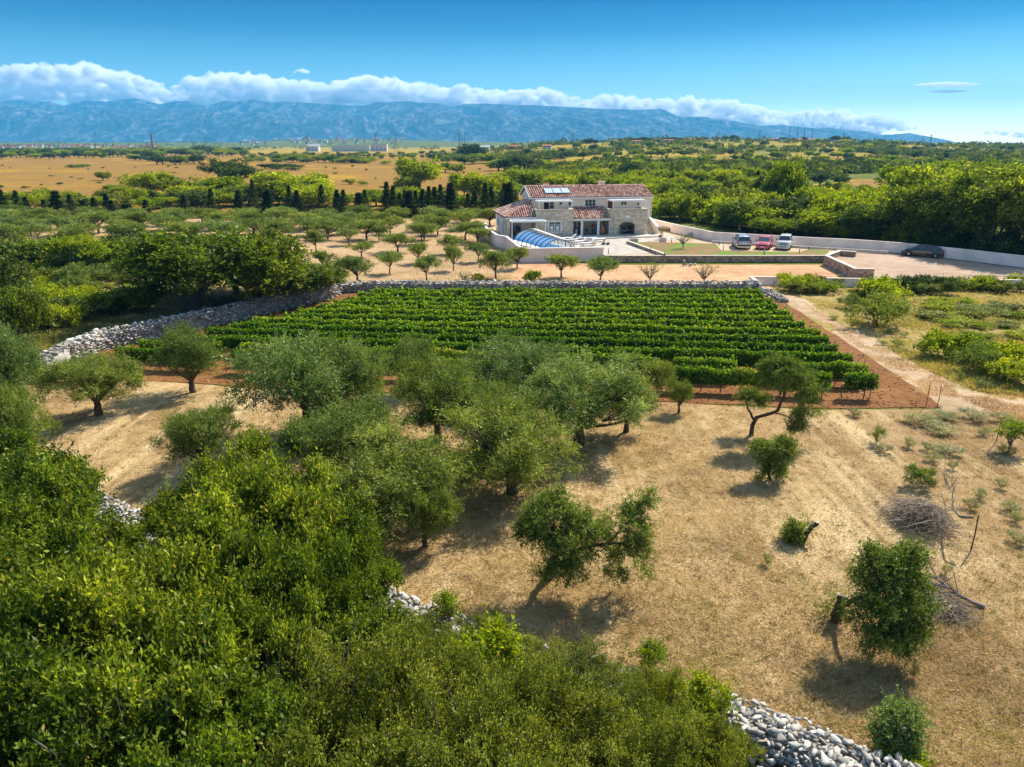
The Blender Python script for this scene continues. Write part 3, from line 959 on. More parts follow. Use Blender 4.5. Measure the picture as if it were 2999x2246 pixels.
def cloud(name, label, top, bot, n, seed, group=None, YC=12500.0, rmin=60, flat=0.6):
    """a bank of puffs filling the outline between the two lines of photo points"""
    r = np.random.default_rng(seed)
    u0, u1 = top[0][0], top[-1][0]
    parts = []
    for i in range(int(n * 1.5)):
        u = r.uniform(u0, u1)
        vt, vb = interp(u, top), interp(u, bot)
        if vb - vt < 3:
            continue
        size = (vb - vt)
        rp = min(size * r.uniform(0.12, 0.40), 22)
        v = vt + rp * 0.9 + (size - rp) * r.uniform(0, 1) ** 1.6 * 0.85
        y = YC + r.uniform(-500, 500) + (v - vt) * 8
        k = y / FPX
        R = max(rp * k, rmin * 0.4)
        c = np.array([side(u, v) * y, y, CAMH + slope(v) * y])
        vv, ff = ICO4 if R > 70 else ICO3
        d = vv * R * np.array([r.uniform(1.0, 1.7), 1.1, r.uniform(0.6, 0.95)])
        P = d + c
        q = noise3(P, 80, seed) * 0.40 + noise3(P, 34, seed + 2) * 0.30 + noise3(P, 15, seed + 4) * 0.20
        P = c + d * (1 + q[:, None] * 1.1)
        parts.append((P, ff))
    V, F = join(parts)
    o = D.objects.new(name, np_mesh(name, V, F, None, [cm_], smooth=True))
    COL.objects.link(o)
    return tag(o, label, 'cloud', group)

cloud('cloud', 'large white cumulus bank over the mountains at the left edge of the sky', [(-150, 200), (0, 196), (80, 187), (160, 193), (270, 187), (330, 200), (420, 222), (478, 250)], [(-150, 300), (0, 300), (200, 305), (350, 300), (478, 275)], 110, 1)
cloud('cloud', 'low thin white cloud filling the gap between the two left cumulus banks', [(200, 262), (350, 265), (480, 262), (600, 270), (700, 290)], [(200, 318), (350, 310), (480, 318), (600, 325), (700, 312)], 40, 2, rmin=40)
cloud('cloud', 'second long white cumulus bank starting above the low gap, left of the middle', [(520, 250), (570, 222), (640, 217), (720, 216), (800, 228), (900, 236), (1000, 247)], [(520, 290), (600, 320), (800, 312), (1000, 308)], 90, 3)
cloud('cloud', 'tall bright cumulus head over the middle of the mountain range', [(980, 262), (1010, 232), (1070, 219), (1130, 230), (1230, 247), (1330, 256)], [(980, 300), (1100, 312), (1330, 316)], 70, 4)
cloud('cloud', 'cumulus bank with two rounded heads behind the villa roof', [(1300, 270), (1345, 245), (1420, 262), (1480, 262), (1550, 262), (1590, 252), (1650, 272), (1720, 285)], [(1300, 318), (1500, 316), (1720, 322)], 75, 5)
cloud('cloud', 'low cumulus bank right of the villa, hugging the ridge', [(1700, 300), (1760, 275), (1850, 275), (1920, 290), (2000, 280), (2100, 290), (2200, 305), (2260, 322)], [(1700, 325), (1900, 330), (2000, 352), (2260, 370)], 85, 6)
_c1 = cloud('cloud', 'thin flat cloud bank tapering down to the right end of the ridge', [(2200, 325), (2330, 325), (2430, 320), (2520, 330), (2600, 340), (2690, 372)], [(2200, 370), (2330, 380), (2500, 395), (2690, 382)], 70, 7, rmin=40)
_c2 = cloud('cloud', 'small faint cloud low over the horizon at the right edge', [(2840, 385), (2900, 380), (2999, 385), (3150, 392)], [(2840, 396), (2999, 404), (3150, 400)], 26, 8, rmin=30)
_c3 = cloud('cloud', 'tiny wisp of cloud alone in the blue above the left half of the range', [(858, 212), (880, 196), (908, 208)], [(858, 220), (880, 214), (908, 216)], 9, 9, rmin=25)
for _c in (_c1, _c2, _c3):
    _c['kind'] = 'stuff'
for (u, v, w, h, lb) in ((2776, 248, 92, 7, 'bright lens-shaped cloud high in the sky at the right'), (2776, 267, 54, 4, 'thinner lens-shaped cloud just under the bright one at the right')):
    k = 12500 / FPX
    vv, ff = ICO4
    P = vv * np.array([w * k, 200, h * k]) * (1 - 0.0)
    P[:, 2] *= (1 - np.clip(np.abs(vv[:, 0]), 0, 1) ** 2 * 0.5)
    o = D.objects.new('lens_cloud', np_mesh('lens_cloud', P + np.array([side(u, v) * 12500, 12500, CAMH + slope(v) * 12500]), ff, None, [cm_], smooth=True))
    COL.objects.link(o)
    tag(o, lb, 'cloud')

# ------------------------------------------------------------------ dry-stone walls
def stone_variant(seed, sub=1):
    """angular split rock: hull of a few scattered points"""
    r = np.random.default_rng(seed)
    pts = unit(r.normal(size=(13 if sub == 1 else 20, 3))) * r.uniform(0.8, 1.05, (13 if sub == 1 else 20, 1)) * r.uniform((0.85, 0.6, 0.45), (1.15, 0.95, 0.8))
    bm = bmesh.new()
    for p in pts:
        bm.verts.new(p)
    bmesh.ops.convex_hull(bm, input=bm.verts[:])
    bmesh.ops.triangulate(bm, faces=bm.faces[:])
    bmesh.ops.delete(bm, geom=[v for v in bm.verts if not v.link_faces], context='VERTS')
    bm.verts.index_update()
    v = np.array([q.co[:] for q in bm.verts])
    f = np.array([[q.index for q in t.verts] for t in bm.faces])
    bm.free()
    return v, f
STONES = [stone_variant(i, 1) for i in range(6)] + [stone_variant(10 + i, 2) for i in range(4)]
STONE_ME = [np_mesh('stone', v * 0.5, f, None, [M['stone']]) for v, f in STONES]

def rotm(r):
    a, b, c = r.uniform(-0.5, 0.5), r.uniform(-0.4, 0.4), r.uniform(0, 6.28)
    return np.array((Matrix.Rotation(c, 3, 'Z') @ Matrix.Rotation(a, 3, 'X') @ Matrix.Rotation(b, 3, 'Y')))

def dry_wall(path, H, T, size, label, batter=0.12, nparts=295, seed=0, z=0.0, fill=1.0, back=False, core=True, slump=0.0, jz=0.06):
    r = np.random.default_rng(seed)
    path = [Vector((p[0], p[1], 0)) for p in path]
    root = empty('dry_stone_wall', (path[0].x, path[0].y, z), 0, label, 'stone wall')
    off = np.array([path[0].x, path[0].y, z])
    spots = []
    if core:
        mb = MB()
    for a, b in zip(path[:-1], path[1:]):
        L = (b - a).length
        d = (b - a) / L
        n = Vector((d.y, -d.x, 0))
        if n.y > 0:
            n = -n                      # n points to the camera side
        if core:
            q = 0.80
            hh = H * 0.80
            i_, o_ = T / 2 * q, T / 2 * q + batter * 0.6
            vs = [a + n * o_, b + n * o_, b - n * o_, a - n * o_]
            top = [a + n * (i_ - 0.05), b + n * (i_ - 0.05), b - n * (i_ - 0.05), a - n * (i_ - 0.05)]
            mb.add([tuple(np.array(p) - off + np.array([0, 0, z - 0.1])) for p in vs] + [tuple(np.array(p) - off + np.array([0, 0, z + hh])) for p in top], [(0, 1, 5, 4), (1, 2, 6, 5), (2, 3, 7, 6), (3, 0, 4, 7), (4, 5, 6, 7)], 0.1)
        cnt = int(L / size * fill)
        nc = max(2, int(H / (size * 0.62)))
        for k in range(nc):
            for i in range(cnt):
                s = (i + 0.5 * (k % 2) + r.uniform(-0.3, 0.3)) / cnt * L
                hz_ = H * (k + 0.45 + r.uniform(-0.2, 0.2)) / nc
                for side in ((1, -1) if back else (1,)):
                    p = a + d * s + n * side * (T / 2 + batter * (1 - hz_ / H) + r.uniform(-0.04, 0.04) + slump * r.uniform(0, 1) * (1 - hz_ / H))
                    spots.append((p.x, p.y, z + hz_, size * r.uniform(0.75, 1.2) ** 2.2))
        nt_ = max(2, int(T / (size * 0.8)))
        for k in range(nt_):
            for i in range(cnt):
                s = (i + r.uniform(0, 1)) / cnt * L
                p = a + d * s + n * (-T / 2 + T * (k + r.uniform(0.1, 0.9)) / nt_)
                spots.append((p.x, p.y, z + H - size * 0.1 + r.uniform(-jz, jz), size * r.uniform(0.7, 1.25) ** 2.4))
    if core:
        mb.build('rubble_core', M['stone'], root)
    spots.sort(key=lambda q: q[0] ** 2 + q[1] ** 2)
    V, t = [], []
    for i, (x, y, zz, s) in enumerate(spots):
        k = int(r.integers(0, 10 if size > 0.24 else 6))
        if i < nparts:
            o = D.objects.new('stone', STONE_ME[k])
            o.location = (x - off[0], y - off[1], zz - z)
            o.rotation_euler = (r.uniform(-0.5, 0.5), r.uniform(-0.4, 0.4), r.uniform(0, 6.28))
            q = s * 1.25
            o.scale = (q * 1.15, q, q * 0.8)
            COL.objects.link(o)
            o.parent = root
        else:
            v, f = STONES[k % 6]
            v = (v * 0.5 * s * 1.25 * np.array([1.15, 1, 0.8])) @ rotm(r).T + np.array([x, y, zz]) - off
            V.append((v, f))
            t.append(np.full(len(f), r.uniform()))
    if V:
        vv, ff = join(V)
        o = D.objects.new('stone_mass', np_mesh('stone_mass', vv, ff, np.concatenate(t), [M['stone']]))
        finish(o, root)
        tag(o, kind='stuff')
    return root

lw_path = PX([(146, 1094), (200, 1062), (294, 1022), (450, 990), (634, 948), (790, 912), (951, 876), (990, 858)])
dry_wall(lw_path, 1.2, 0.85, 0.25, 'long grey dry-stone wall curving along the left side of the vineyard', seed=1)
dry_wall(PX([(100, 1118), (140, 1098), (150, 1094)]), 0.95, 0.8, 0.26, 'crumbled stub of dry-stone wall at the left front corner of the vineyard', seed=2, slump=0.5, nparts=120)
dry_wall(PX([(992, 857), (1082, 852)]) + PX([(1500, 853), (2000, 853), (2228, 853)]), 0.92, 0.7, 0.24, 'straight dry-stone wall between the back of the vineyard and the orchard', seed=3)
dry_wall(PX([(2232, 853), (2262, 866), (2300, 886)]), 0.35, 0.7, 0.22, 'low collapsed end of dry-stone wall at the right back corner of the vineyard', seed=4, nparts=60, slump=0.4)
fw = PX([(200, 1462), (330, 1530), (430, 1575), (700, 1660), (1080, 1778), (1280, 1862), (1600, 1985), (2000, 2085), (2140, 2135), (2330, 2205), (2520, 2290), (2700, 2370)])
dry_wall(fw, 0.55, 1.0, 0.155, 'long rubble stone wall running through the thicket at the bottom of the picture', seed=5, slump=0.4, jz=0.06, fill=1.5, back=False, batter=0.25)

# ------------------------------------------------------------------ vineyard
YL0, YL1 = G(353, 1076).y, G(1086, 892).y
YR0, YR1 = G(2560, 1168).y, G(2235, 893).y
UL = [346, 412, 502, 609, 679, 745, 833, 878, 942, 978, 1020, 1052, 1088]
UR = [2563, 2538, 2490, 2447, 2422, 2397, 2354, 2320, 2307, 2272, 2262, 2232, 2226]
post_me = MB().tube([(0, 0, -0.1), (0, 0, 1.62)], [0.024, 0.022], 6).mesh('post', M['post'])
vt_me = []
for i in range(4):
    r = np.random.default_rng(50 + i)
    V, F = join([limb(r, (0, 0, -0.05), (r.uniform(-.1, .1), 0, 0.62), 0.035, 0.025, 6, 0.2, 5, 0), limb(r, (0, 0, 0.6), (0.45, 0, 0.85), 0.02, 0.012, 5, 0.15, 4, 0), limb(r, (0, 0, 0.6), (-0.45, 0, 0.85), 0.02, 0.012, 5, 0.15, 4, 0)])
    vt_me.append(np_mesh('vine_trunk', V, F, None, [M['bark']]))
words = ['front', 'second', 'third', 'fourth', 'fifth', 'sixth', 'seventh', 'eighth', 'ninth', 'tenth', 'eleventh', 'twelfth', 'last']
for k in range(13):
    q = k / 12
    yl, yr = YL0 + (YL1 - YL0) * q, YR0 + (YR1 - YR0) * q
    pl = np.array([(UL[k] - 1499.5) / FPX * depth(0, yl, 0.5), yl, 0])
    pr = np.array([(UR[k] - 1499.5) / FPX * depth(0, yr, 0.5), yr, 0])
    L = np.linalg.norm(pr - pl)
    d = (pr - pl) / L
    nrm = np.array([-d[1], d[0], 0])
    side = 'nearest the olive trees' if k == 0 else ('against the stone wall at the back' if k == 12 else 'from the olive trees')
    root = empty('vine_row', tuple(pl), math.atan2(d[1], d[0]), '%s vine row %s%s' % (words[k], side, '' if 0 < k < 12 else ', green and leafy'), 'vine row', 'vine rows of the vineyard')
    if k not in (0, 12):
        root['label'] = '%s long leafy vine row counted from the olive trees in front' % words[k]
    r = np.random.default_rng(600 + k)
    per = 900 if k < 4 else (620 if k < 8 else 420)
    m = int(L * per * (1.0 if k > 1 else 0.8))
    s = r.uniform(0, L, m)
    hmod = 0.55 * fbm(s, s * 0 + k * 13, 2.2, 2, k) + 0.45 * fbm(s, s * 0 + k * 17, 0.55, 2, k + 50)
    gap = fbm(s, s * 0 + k * 7, 2.2, 2, 40 + k)
    thr = (0.25 if k == 0 else 0.22 if k == 1 else 0.15)
    keep = gap > thr
    s, hmod = s[keep], hmod[keep]
    m = len(s)
    ph = r.uniform(0, 2 * np.pi, m)
    rr = np.sqrt(r.uniform(0.25, 1, m))
    wid = 0.25 + 0.12 * (hmod - 0.5)
    htop, hlow = 1.40 + 0.45 * (hmod - 0.5), (0.42 if k else 0.5)
    cz, hz2 = (htop + hlow) / 2, (htop - hlow) / 2
    P = np.stack([s, np.cos(ph) * rr * wid, cz + np.sin(ph) * rr * hz2], -1)
    out_ = np.stack([r.normal(size=m) * 0.4, np.cos(ph), np.sin(ph) + 0.35], -1)
    side_shoot = r.uniform(size=m) < 0.05
    P[side_shoot, 2] += r.uniform(0.0, 0.35, side_shoot.sum())
    dn = unit(np.stack([r.normal(size=m), r.normal(size=m) * 0.5 + np.cos(ph) * 0.6, r.normal(size=m) * 0.5 - 0.5], -1))
    sz = 0.135 if k < 4 else (0.16 if k < 8 else 0.19)
    V, F = leaf_quads(r, P, dn, sz * r.uniform(0.7, 1.25, m), sz * 0.95 * r.uniform(0.7, 1.2, m), 0.12)
    yel = fbm(s, s * 0 + k * 3, 3.5, 2, 90 + k)
    tn = np.clip(0.40 + r.normal(size=m) * 0.15 + (0.35 if k < 2 else 0.0) * np.clip(yel - 0.35, 0, 1) * 2 + 0.30 * (P[:, 2] > htop - 0.22) - 0.06, 0, 1)  # topmost leaves tinted lighter: sunlit row tops painted into the colour
    finish(D.objects.new('foliage', np_mesh('vine_foliage', V, F, tn, [M['vine']])), root)
    step = 5.2
    n = int(L / step) + 1
    for i in range(n + 1):
        o = D.objects.new('post', post_me)
        o.location = (min(i * L / n, L - 0.05) + (0.15 if i == 0 else -0.15 if i == n else 0), 0, 0)
        o.rotation_euler = (random.uniform(-0.05, 0.05), random.uniform(-0.05, 0.05), 0)
        o.scale = (1, 1, random.uniform(0.9, 1.08))
        COL.objects.link(o)
        o.parent = root
    if k < 3:
        n = int(L / 1.05)
        for i in range(n):
            o = D.objects.new('vine_trunk', vt_me[i % 4])
            o.location = ((i + 0.5) * L / n, random.uniform(-0.05, 0.05), 0)
            o.rotation_euler = (0, random.uniform(-0.1, 0.1), random.choice((0, math.pi)))
            COL.objects.link(o)
            o.parent = root

# clods of earth on the tilled strip
r = np.random.default_rng(5)
parts, tt = [], []
poly = PX(VY)
xs, ys = [p[0] for p in poly], [p[1] for p in poly]
n = 0
while n < 5200:
    x, y = r.uniform(min(xs), max(xs)), min(ys) + (max(ys) - min(ys)) * r.uniform() ** 1.7
    if in_poly(x, y, poly):
        s = r.uniform(0.03, 0.10)
        v, f = STONES[n % 6]
        parts.append((v * s * np.array([1, 1, 0.7]) + np.array([x, y, 0.02]), f))
        tt.append(np.full(len(f), r.uniform()))
        n += 1
V, F = join(parts)
clod = tint_mat('earth_clod', [(0, (0.13, 0.05, 0.02)), (0.6, (0.24, 0.10, 0.04)), (0.96, (0.30, 0.15, 0.07)), (1, (0.6, 0.52, 0.44))])
tag(finish(D.objects.new('earth_clods', np_mesh('earth_clods', V, F, np.concatenate(tt), [clod]))), kind='stuff')

def stake(u, v, vt, ul, label, mat='rust', thick=0.018, z=0.0):
    p = G(u, v, z)
    h = height_at(p.y, vt)
    q = G(ul, v, z)
    o = MB().tube([(0, 0, -0.1), (0.02, 0, h * 0.5), (0, 0, h)], [thick, thick, thick * 0.9], 6).build('stake', M[mat])
    o.location = p
    return tag(o, label, 'stake')
stake(2711, 1192, 1117, 0, 'left of two rusty iron stakes at the right corner of the vineyard')
stake(2745, 1190, 1130, 0, 'right of two rusty iron stakes at the right corner of the vineyard')
stake(2917, 1295, 1226, 0, 'thin iron stake beside the leafy sapling at the right edge of the field')
stake(2386, 2188, 2155, 0, 'short thin iron rod in dry grass behind the rubble wall at lower right', thick=0.012)
stake(2263, 862, 822, 0, 'slim iron stake at the right end of the wall behind the vineyard', thick=0.03)

# ------------------------------------------------------------------ materials of the villa
M['plaster'] = plain('white_plaster', (0.93, 0.80, 0.66), 0.9, 0.15, var=0.04, scale=0.7)
M['plaster_wall'] = plain('garden_wall_plaster', (0.88, 0.76, 0.68), 0.9, 0.15, var=0.10, scale=0.5)
M['rim_grey'] = plain('grey_aluminium', (0.35, 0.38, 0.42), 0.4, 0.5, metal=0.5)
M['white'] = plain('white_paint', (0.84, 0.84, 0.83), 0.45, 0.4, var=0.02)
M['tile'] = tint_mat('roof_tile_clay', [(0, (0.12, 0.045, 0.035)), (0.3, (0.27, 0.10, 0.065)), (0.55, (0.42, 0.18, 0.11)), (0.8, (0.56, 0.33, 0.23)), (1, (0.66, 0.50, 0.40))], 0.8, 0.25, 9, 0.2)
M['underlay'] = plain('roof_underlay', (0.10, 0.04, 0.03), 0.9)
M['cream_stone'] = tint_mat('cream_stone_block', [(0, (0.42, 0.34, 0.23)), (0.4, (0.55, 0.46, 0.33)), (0.8, (0.64, 0.55, 0.42)), (1, (0.74, 0.67, 0.55))], 0.9, 0.15, 8, 0.2)
M['mortar'] = plain('mortar', (0.52, 0.44, 0.33), 0.95, 0.1, var=0.15)
M['brown_stone'] = tint_mat('brown_stone_block', [(0, (0.20, 0.12, 0.08)), (0.5, (0.36, 0.24, 0.16)), (1, (0.50, 0.38, 0.28))], 0.9, 0.15, 6, 0.3)
M['paving'] = tint_mat('pale_paving_slab', [(0, (0.38, 0.33, 0.28)), (0.5, (0.45, 0.40, 0.34)), (1, (0.52, 0.47, 0.40))], 0.85, 0.2, 2.0, 0.15)
M['gravel'] = ground_mat('crushed_limestone', [(0.25, 0.165, 0.11), (0.35, 0.25, 0.175), (0.42, 0.31, 0.225), (0.50, 0.39, 0.29)], (0.15, 0.8, 6.0), (0.6, 1.8, 1), 0.03, (0.36, 0.23, 0.14), (0.58, 0.70), 0.35)
M['drive'] = ground_mat('warm_driveway', [(0.34, 0.24, 0.15), (0.44, 0.33, 0.21), (0.50, 0.38, 0.26), (0.56, 0.45, 0.32)], (0.15, 0.8, 6.0), None, 0.02)
M['garden'] = ground_mat('garden_bed_earth', [(0.10, 0.13, 0.03), (0.20, 0.14, 0.06), (0.28, 0.15, 0.075), (0.36, 0.22, 0.11)], (0.3, 1.4, 7.0), None, 0.05, (0.13, 0.20, 0.03), (0.46, 0.56), 0.22)
M['capping'] = plain('pale_capping', (0.62, 0.54, 0.45), 0.9, 0.1, var=0.1)
M['wood'] = plain('red_brown_wood', (0.17, 0.055, 0.03), 0.5, 0.4, var=0.15)
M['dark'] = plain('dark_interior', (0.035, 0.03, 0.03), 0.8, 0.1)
M['blue_shutter'] = plain('blue_shutter', (0.16, 0.30, 0.45), 0.6, 0.3)
M['terracotta'] = plain('terracotta', (0.46, 0.20, 0.12), 0.85, 0.15, var=0.15)
M['metal'] = plain('dark_metal', (0.045, 0.05, 0.06), 0.4, 0.5, metal=0.6)
M['cloth'] = plain('white_cloth', (0.78, 0.80, 0.80), 0.95, 0.1)
M['water'] = None
m, nt, out = nmat('window_glass')
bsdf(nt, out, (0.05, 0.065, 0.085), 0.08, 0.8)
M['glass'] = m
m, nt, out = nmat('solar_glass')
bsdf(nt, out, (0.44, 0.52, 0.58), 0.25, 0.7)
M['solar'] = m
m, nt, out = nmat('pool_water')
c = ramp(nt, noise(nt, 1.2, 3, 0.5, position(nt)), [(0.3, (0.06, 0.30, 0.52)), (0.7, (0.14, 0.45, 0.68))])
bsdf(nt, out, c, 0.08, 0.6, bump=noise(nt, 5, 3, 0.5, position(nt)), bump_d=0.01, bump_s=0.4)
M['water'] = m
m, nt, out = nmat('clear_panel')
gl = nt.nodes.new('ShaderNodeBsdfGlossy')
gl.inputs[0].default_value = (0.85, 0.92, 1, 1)
gl.inputs['Roughness'].default_value = 0.08
tp = nt.nodes.new('ShaderNodeBsdfTransparent')
tp.inputs[0].default_value = (0.72, 0.84, 0.93, 1)
ms = nt.nodes.new('ShaderNodeMixShader')
fr = nt.nodes.new('ShaderNodeFresnel')
fr.inputs[0].default_value = 1.6
lk(nt, mth(nt, 'ADD', fr.outputs[0], 0.10, True), ms.inputs[0])
dfp = nt.nodes.new('ShaderNodeBsdfDiffuse')
dfp.inputs[0].default_value = (0.55, 0.72, 0.88, 1)  # milky polycarbonate tone; its blue-white also paints in reflected sky
ms0 = nt.nodes.new('ShaderNodeMixShader')
ms0.inputs[0].default_value = 0.22
lk(nt, tp.outputs[0], ms0.inputs[1])
lk(nt, dfp.outputs[0], ms0.inputs[2])
lk(nt, ms0.outputs[0], ms.inputs[1])
lk(nt, gl.outputs[0], ms.inputs[2])
lk(nt, ms.outputs[0], out.inputs[0])
M['panel'] = m

TZ = 0.6
TH = rad(10)
O3 = G(1569.1, 696.6, TZ)
HM = Matrix.Translation(O3) @ Matrix.Rotation(TH, 4, 'Z')
def HL(x, y, z=0.0):
    return HM @ Vector((x, y, z))

villa = empty('villa', tuple(O3), TH, 'two-storey white and stone villa with red tiled roofs behind the vineyard', 'house')
def hb(name, mat, boxes, parent=villa, **k):
    mb = MB()
    for b in boxes:
        mb.box(*b)
    return mb.build(name, M[mat], parent, **k)

# main block with gables (X 0..17.5, Y 3.3..10.7)
EZ, RZ = 5.12, 6.45
WX = 17.5
mb = MB()
mb.box(0, 0.25, 3.55, 10.45, 0, EZ).box(WX - 0.25, WX, 3.55, 10.45, 0, EZ).box(0, WX, 10.45, 10.7, 0, EZ)
# front facade with openings: (x0, x1, z0, z1)
OPEN = [(1.75, 3.35, 2.95, 4.78), (4.0, 4.5, 4.05, 4.72), (5.35, 5.75, 4.0, 4.72), (7.75, 9.35, 3.85, 4.80), (11.1, 11.9, 2.95, 4.82), (13.05, 13.95, 3.92, 4.72), (6.0, 6.55, 0.05, 2.2), (6.85, 7.55, 0.05, 2.2)]
xs = sorted(set([0.0, WX] + [o[0] for o in OPEN] + [o[1] for o in OPEN]))
zs = sorted(set([0.0, 2.85, EZ] + [o[2] for o in OPEN] + [o[3] for o in OPEN]))
for i in range(len(xs) - 1):
    run = None
    for j in range(len(zs) - 1):
        cx, cz = (xs[i] + xs[i + 1]) / 2, (zs[j] + zs[j + 1]) / 2
        hole = any(o[0] < cx < o[1] and o[2] < cz < o[3] for o in OPEN)
        if not hole:
            run = (run[0], zs[j + 1]) if run else (zs[j], zs[j + 1])
        if hole or j == len(zs) - 2:
            if run:
                mb.box(xs[i], xs[i + 1], 3.3, 3.55, *run)
            run = None
for x0, x1 in ((0, 0.25), (WX - 0.25, WX)):      # gables
    mb.add([(x0, 3.3, EZ), (x0, 10.7, EZ), (x0, 7.0, RZ - 0.12), (x1, 3.3, EZ), (x1, 10.7, EZ), (x1, 7.0, RZ - 0.12)], [(0, 2, 1), (3, 4, 5), (0, 1, 4, 3), (1, 2, 5, 4), (2, 0, 3, 5)])
mb.build('wall', M['plaster'], villa)
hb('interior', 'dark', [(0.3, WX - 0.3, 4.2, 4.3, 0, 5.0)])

def tiles(name, o, ue, ve, poly, parent=villa, cw=0.32, rh=0.42, seed=0):
    """barrel tiles laid over the planar polygon (u, v coordinates along the eave and up the slope)"""
    r = np.random.default_rng(seed)
    o, ue, ve = np.array(o, float), unit(np.array(ue, float)), unit(np.array(ve, float))
    n = np.cross(ue, ve)
    us, vs = [p[0] for p in poly], [p[1] for p in poly]
    V, F, T = [], [], []
    a = np.linspace(0, np.pi, 5)
    b = 0
    for i in range(int((max(us) - min(us)) / cw)):
        for j in range(int((max(vs) - min(vs)) / rh) + 1):
            u, v = min(us) + (i + 0.5) * cw, min(vs) + j * rh
            if not in_poly(u, v + rh * 0.5, poly):
                continue
            q = r.uniform(-0.012, 0.012)
            for k, (vv, w, hh) in enumerate(((v - 0.05, cw * 0.34, 0.05), (v + rh, cw * 0.28, 0.02))):
                pts = o + ue * (u + q + np.cos(a) * w)[:, None] + ve * vv + n * (np.sin(a) * w * 1.15 + hh)[:, None]
                V.append(pts)
            F.append(np.array([[b + k, b + k + 1, b + 5 + k + 1, b + 5 + k] for k in range(4)]))
            b += 10
            T += [float(np.clip(0.5 + r.normal() * 0.27, 0, 0.99))] * 4
    me = np_mesh(name, np.concatenate(V), np.concatenate(F), T, [M['tile_fixed']])
    o_ = finish(D.objects.new(name, me), parent)
    return tag(o_, kind='stuff')

# tint per tile without the per-object offset
m, nt, out = nmat('clay_roof_tile')
t = attr(nt, 'tint').outputs['Fac']
c = ramp(nt, t, [(0, (0.22, 0.095, 0.065)), (0.3, (0.46, 0.22, 0.15)), (0.55, (0.62, 0.36, 0.27)), (0.8, (0.74, 0.52, 0.41)), (1, (0.80, 0.67, 0.56))])
bsdf(nt, out, c, 0.75, 0.3)
M['tile_fixed'] = m

# main roof
OV = 0.30
sl = math.hypot(7.0 - (3.3 - OV), RZ - (EZ - 0.08))
mb = MB()
for s, ye in ((1, 3.3 - OV), (-1, 10.7 + OV)):
    z0 = EZ - 0.08
    v = [(-0.25, ye, z0), (WX + 0.25, ye, z0), (WX + 0.25, 7.0, RZ), (-0.25, 7.0, RZ)]
    v2 = [(p[0], p[1], p[2] + 0.09) for p in v]
    mb.add(v + v2, [(0, 1, 2, 3), (7, 6, 5, 4), (0, 4, 5, 1), (1, 5, 6, 2), (3, 2, 6, 7), (0, 3, 7, 4)])
roof = mb.build('roof', M['underlay'], villa)
hb('fascia', 'white', [(-0.3, WX + 0.3, 2.94, 2.995, EZ - 0.12, EZ + 0.0)])
MB().bar((-0.29, 2.98, EZ - 0.02), (-0.29, 7.0, RZ + 0.05), 0.07, 0.2).bar((-0.29, 11.02, EZ - 0.02), (-0.29, 7.02, RZ + 0.05), 0.07, 0.2).build('verge', M['white'], villa)
tiles('roof_tiles', (-0.25, 3.3 - OV, EZ + 0.01), (1, 0, 0), (0, 7.0 - 3.3 + OV, RZ - EZ + 0.08), [(0, 0), (WX + 0.5, 0), (WX + 0.5, sl), (0, sl)], seed=1)
tiles('roof_tiles', (WX + 0.25, 10.7 + OV, EZ + 0.01), (-1, 0, 0), (0, -(10.7 + OV - 7.0), RZ - EZ + 0.08), [(0, 0), (WX + 0.5, 0), (WX + 0.5, sl), (0, sl)], seed=2)
mb = MB()
r = random.Random(4)
for i in range(44):
    mb.tube([(-0.25 + i * 0.41, 7.0, RZ + 0.07), (0.17 + i * 0.41, 7.0, RZ + 0.06)], [0.12, 0.10], 7, t=r.random())
tag(mb.build('ridge_tiles', M['tile_fixed'], villa), kind='stuff')
hb('chimney', 'plaster', [(2.9, 3.6, 8.2, 8.8, 5.6, 6.75)])
hb('chimney_cap', 'terracotta', [(2.82, 3.68, 8.12, 8.88, 6.75, 6.83)])
hb('chimney', 'plaster', [(11.1, 11.9, 7.7, 8.4, 5.8, 6.95)])
hb('chimney_cap', 'capping', [(10.95, 12.05, 7.55, 8.55, 6.95, 7.03)])
mb = MB()
mb.tube([(-0.25, 2.95, EZ - 0.1), (WX + 0.25, 2.95, EZ - 0.1)], 0.07, 6)
mb.build('gutter', M['white'], villa)
MB().tube([(WX + 0.1, 3.0, EZ - 0.15), (WX + 0.1, 3.2, EZ - 0.5), (WX + 0.08, 3.2, 0)], 0.05, 6).build('downpipe', M['white'], villa)
MB().tube([(-0.1, 3.05, EZ - 0.15), (-0.1, 3.2, EZ - 0.5), (-0.1, 3.2, 3.6)], 0.05, 6).build('downpipe', M['metal'], villa)

# solar panels on the roof
sn = Vector((0, -(RZ - EZ + 0.08), 7.0 - 3.3 + OV)).normalized()
sd = Vector((0, 7.0 - 3.3 + OV, RZ - EZ + 0.08)).normalized()
for i in range(3):
    x0 = 2.15 + i * 1.22
    base = Vector((0, 3.3 - OV, EZ + 0.01)) + sd * 1.05 + sn * 0.16
    top = base + sd * 1.75
    mb = MB()
    vs = [Vector((x0, 0, 0)) + base, Vector((x0 + 1.2, 0, 0)) + base, Vector((x0 + 1.2, 0, 0)) + top, Vector((x0, 0, 0)) + top]
    mb.add(vs + [p + sn * 0.08 for p in vs], [(3, 2, 1, 0), (4, 5, 6, 7), (0, 1, 5, 4), (1, 2, 6, 5), (2, 3, 7, 6), (3, 0, 4, 7)])
    fr_ = mb.build('solar_panel', M['metal'], villa)
    mb = MB()
    q = [Vector((x0 + 0.05, 0, 0)) + base + sd * 0.05, Vector((x0 + 1.15, 0, 0)) + base + sd * 0.05, Vector((x0 + 1.15, 0, 0)) + top - sd * 0.05, Vector((x0 + 0.05, 0, 0)) + top - sd * 0.05]
    mb.add([p + sn * 0.086 for p in q], [(0, 1, 2, 3)])
    mb.build('panel_glass', M['solar'], fr_)

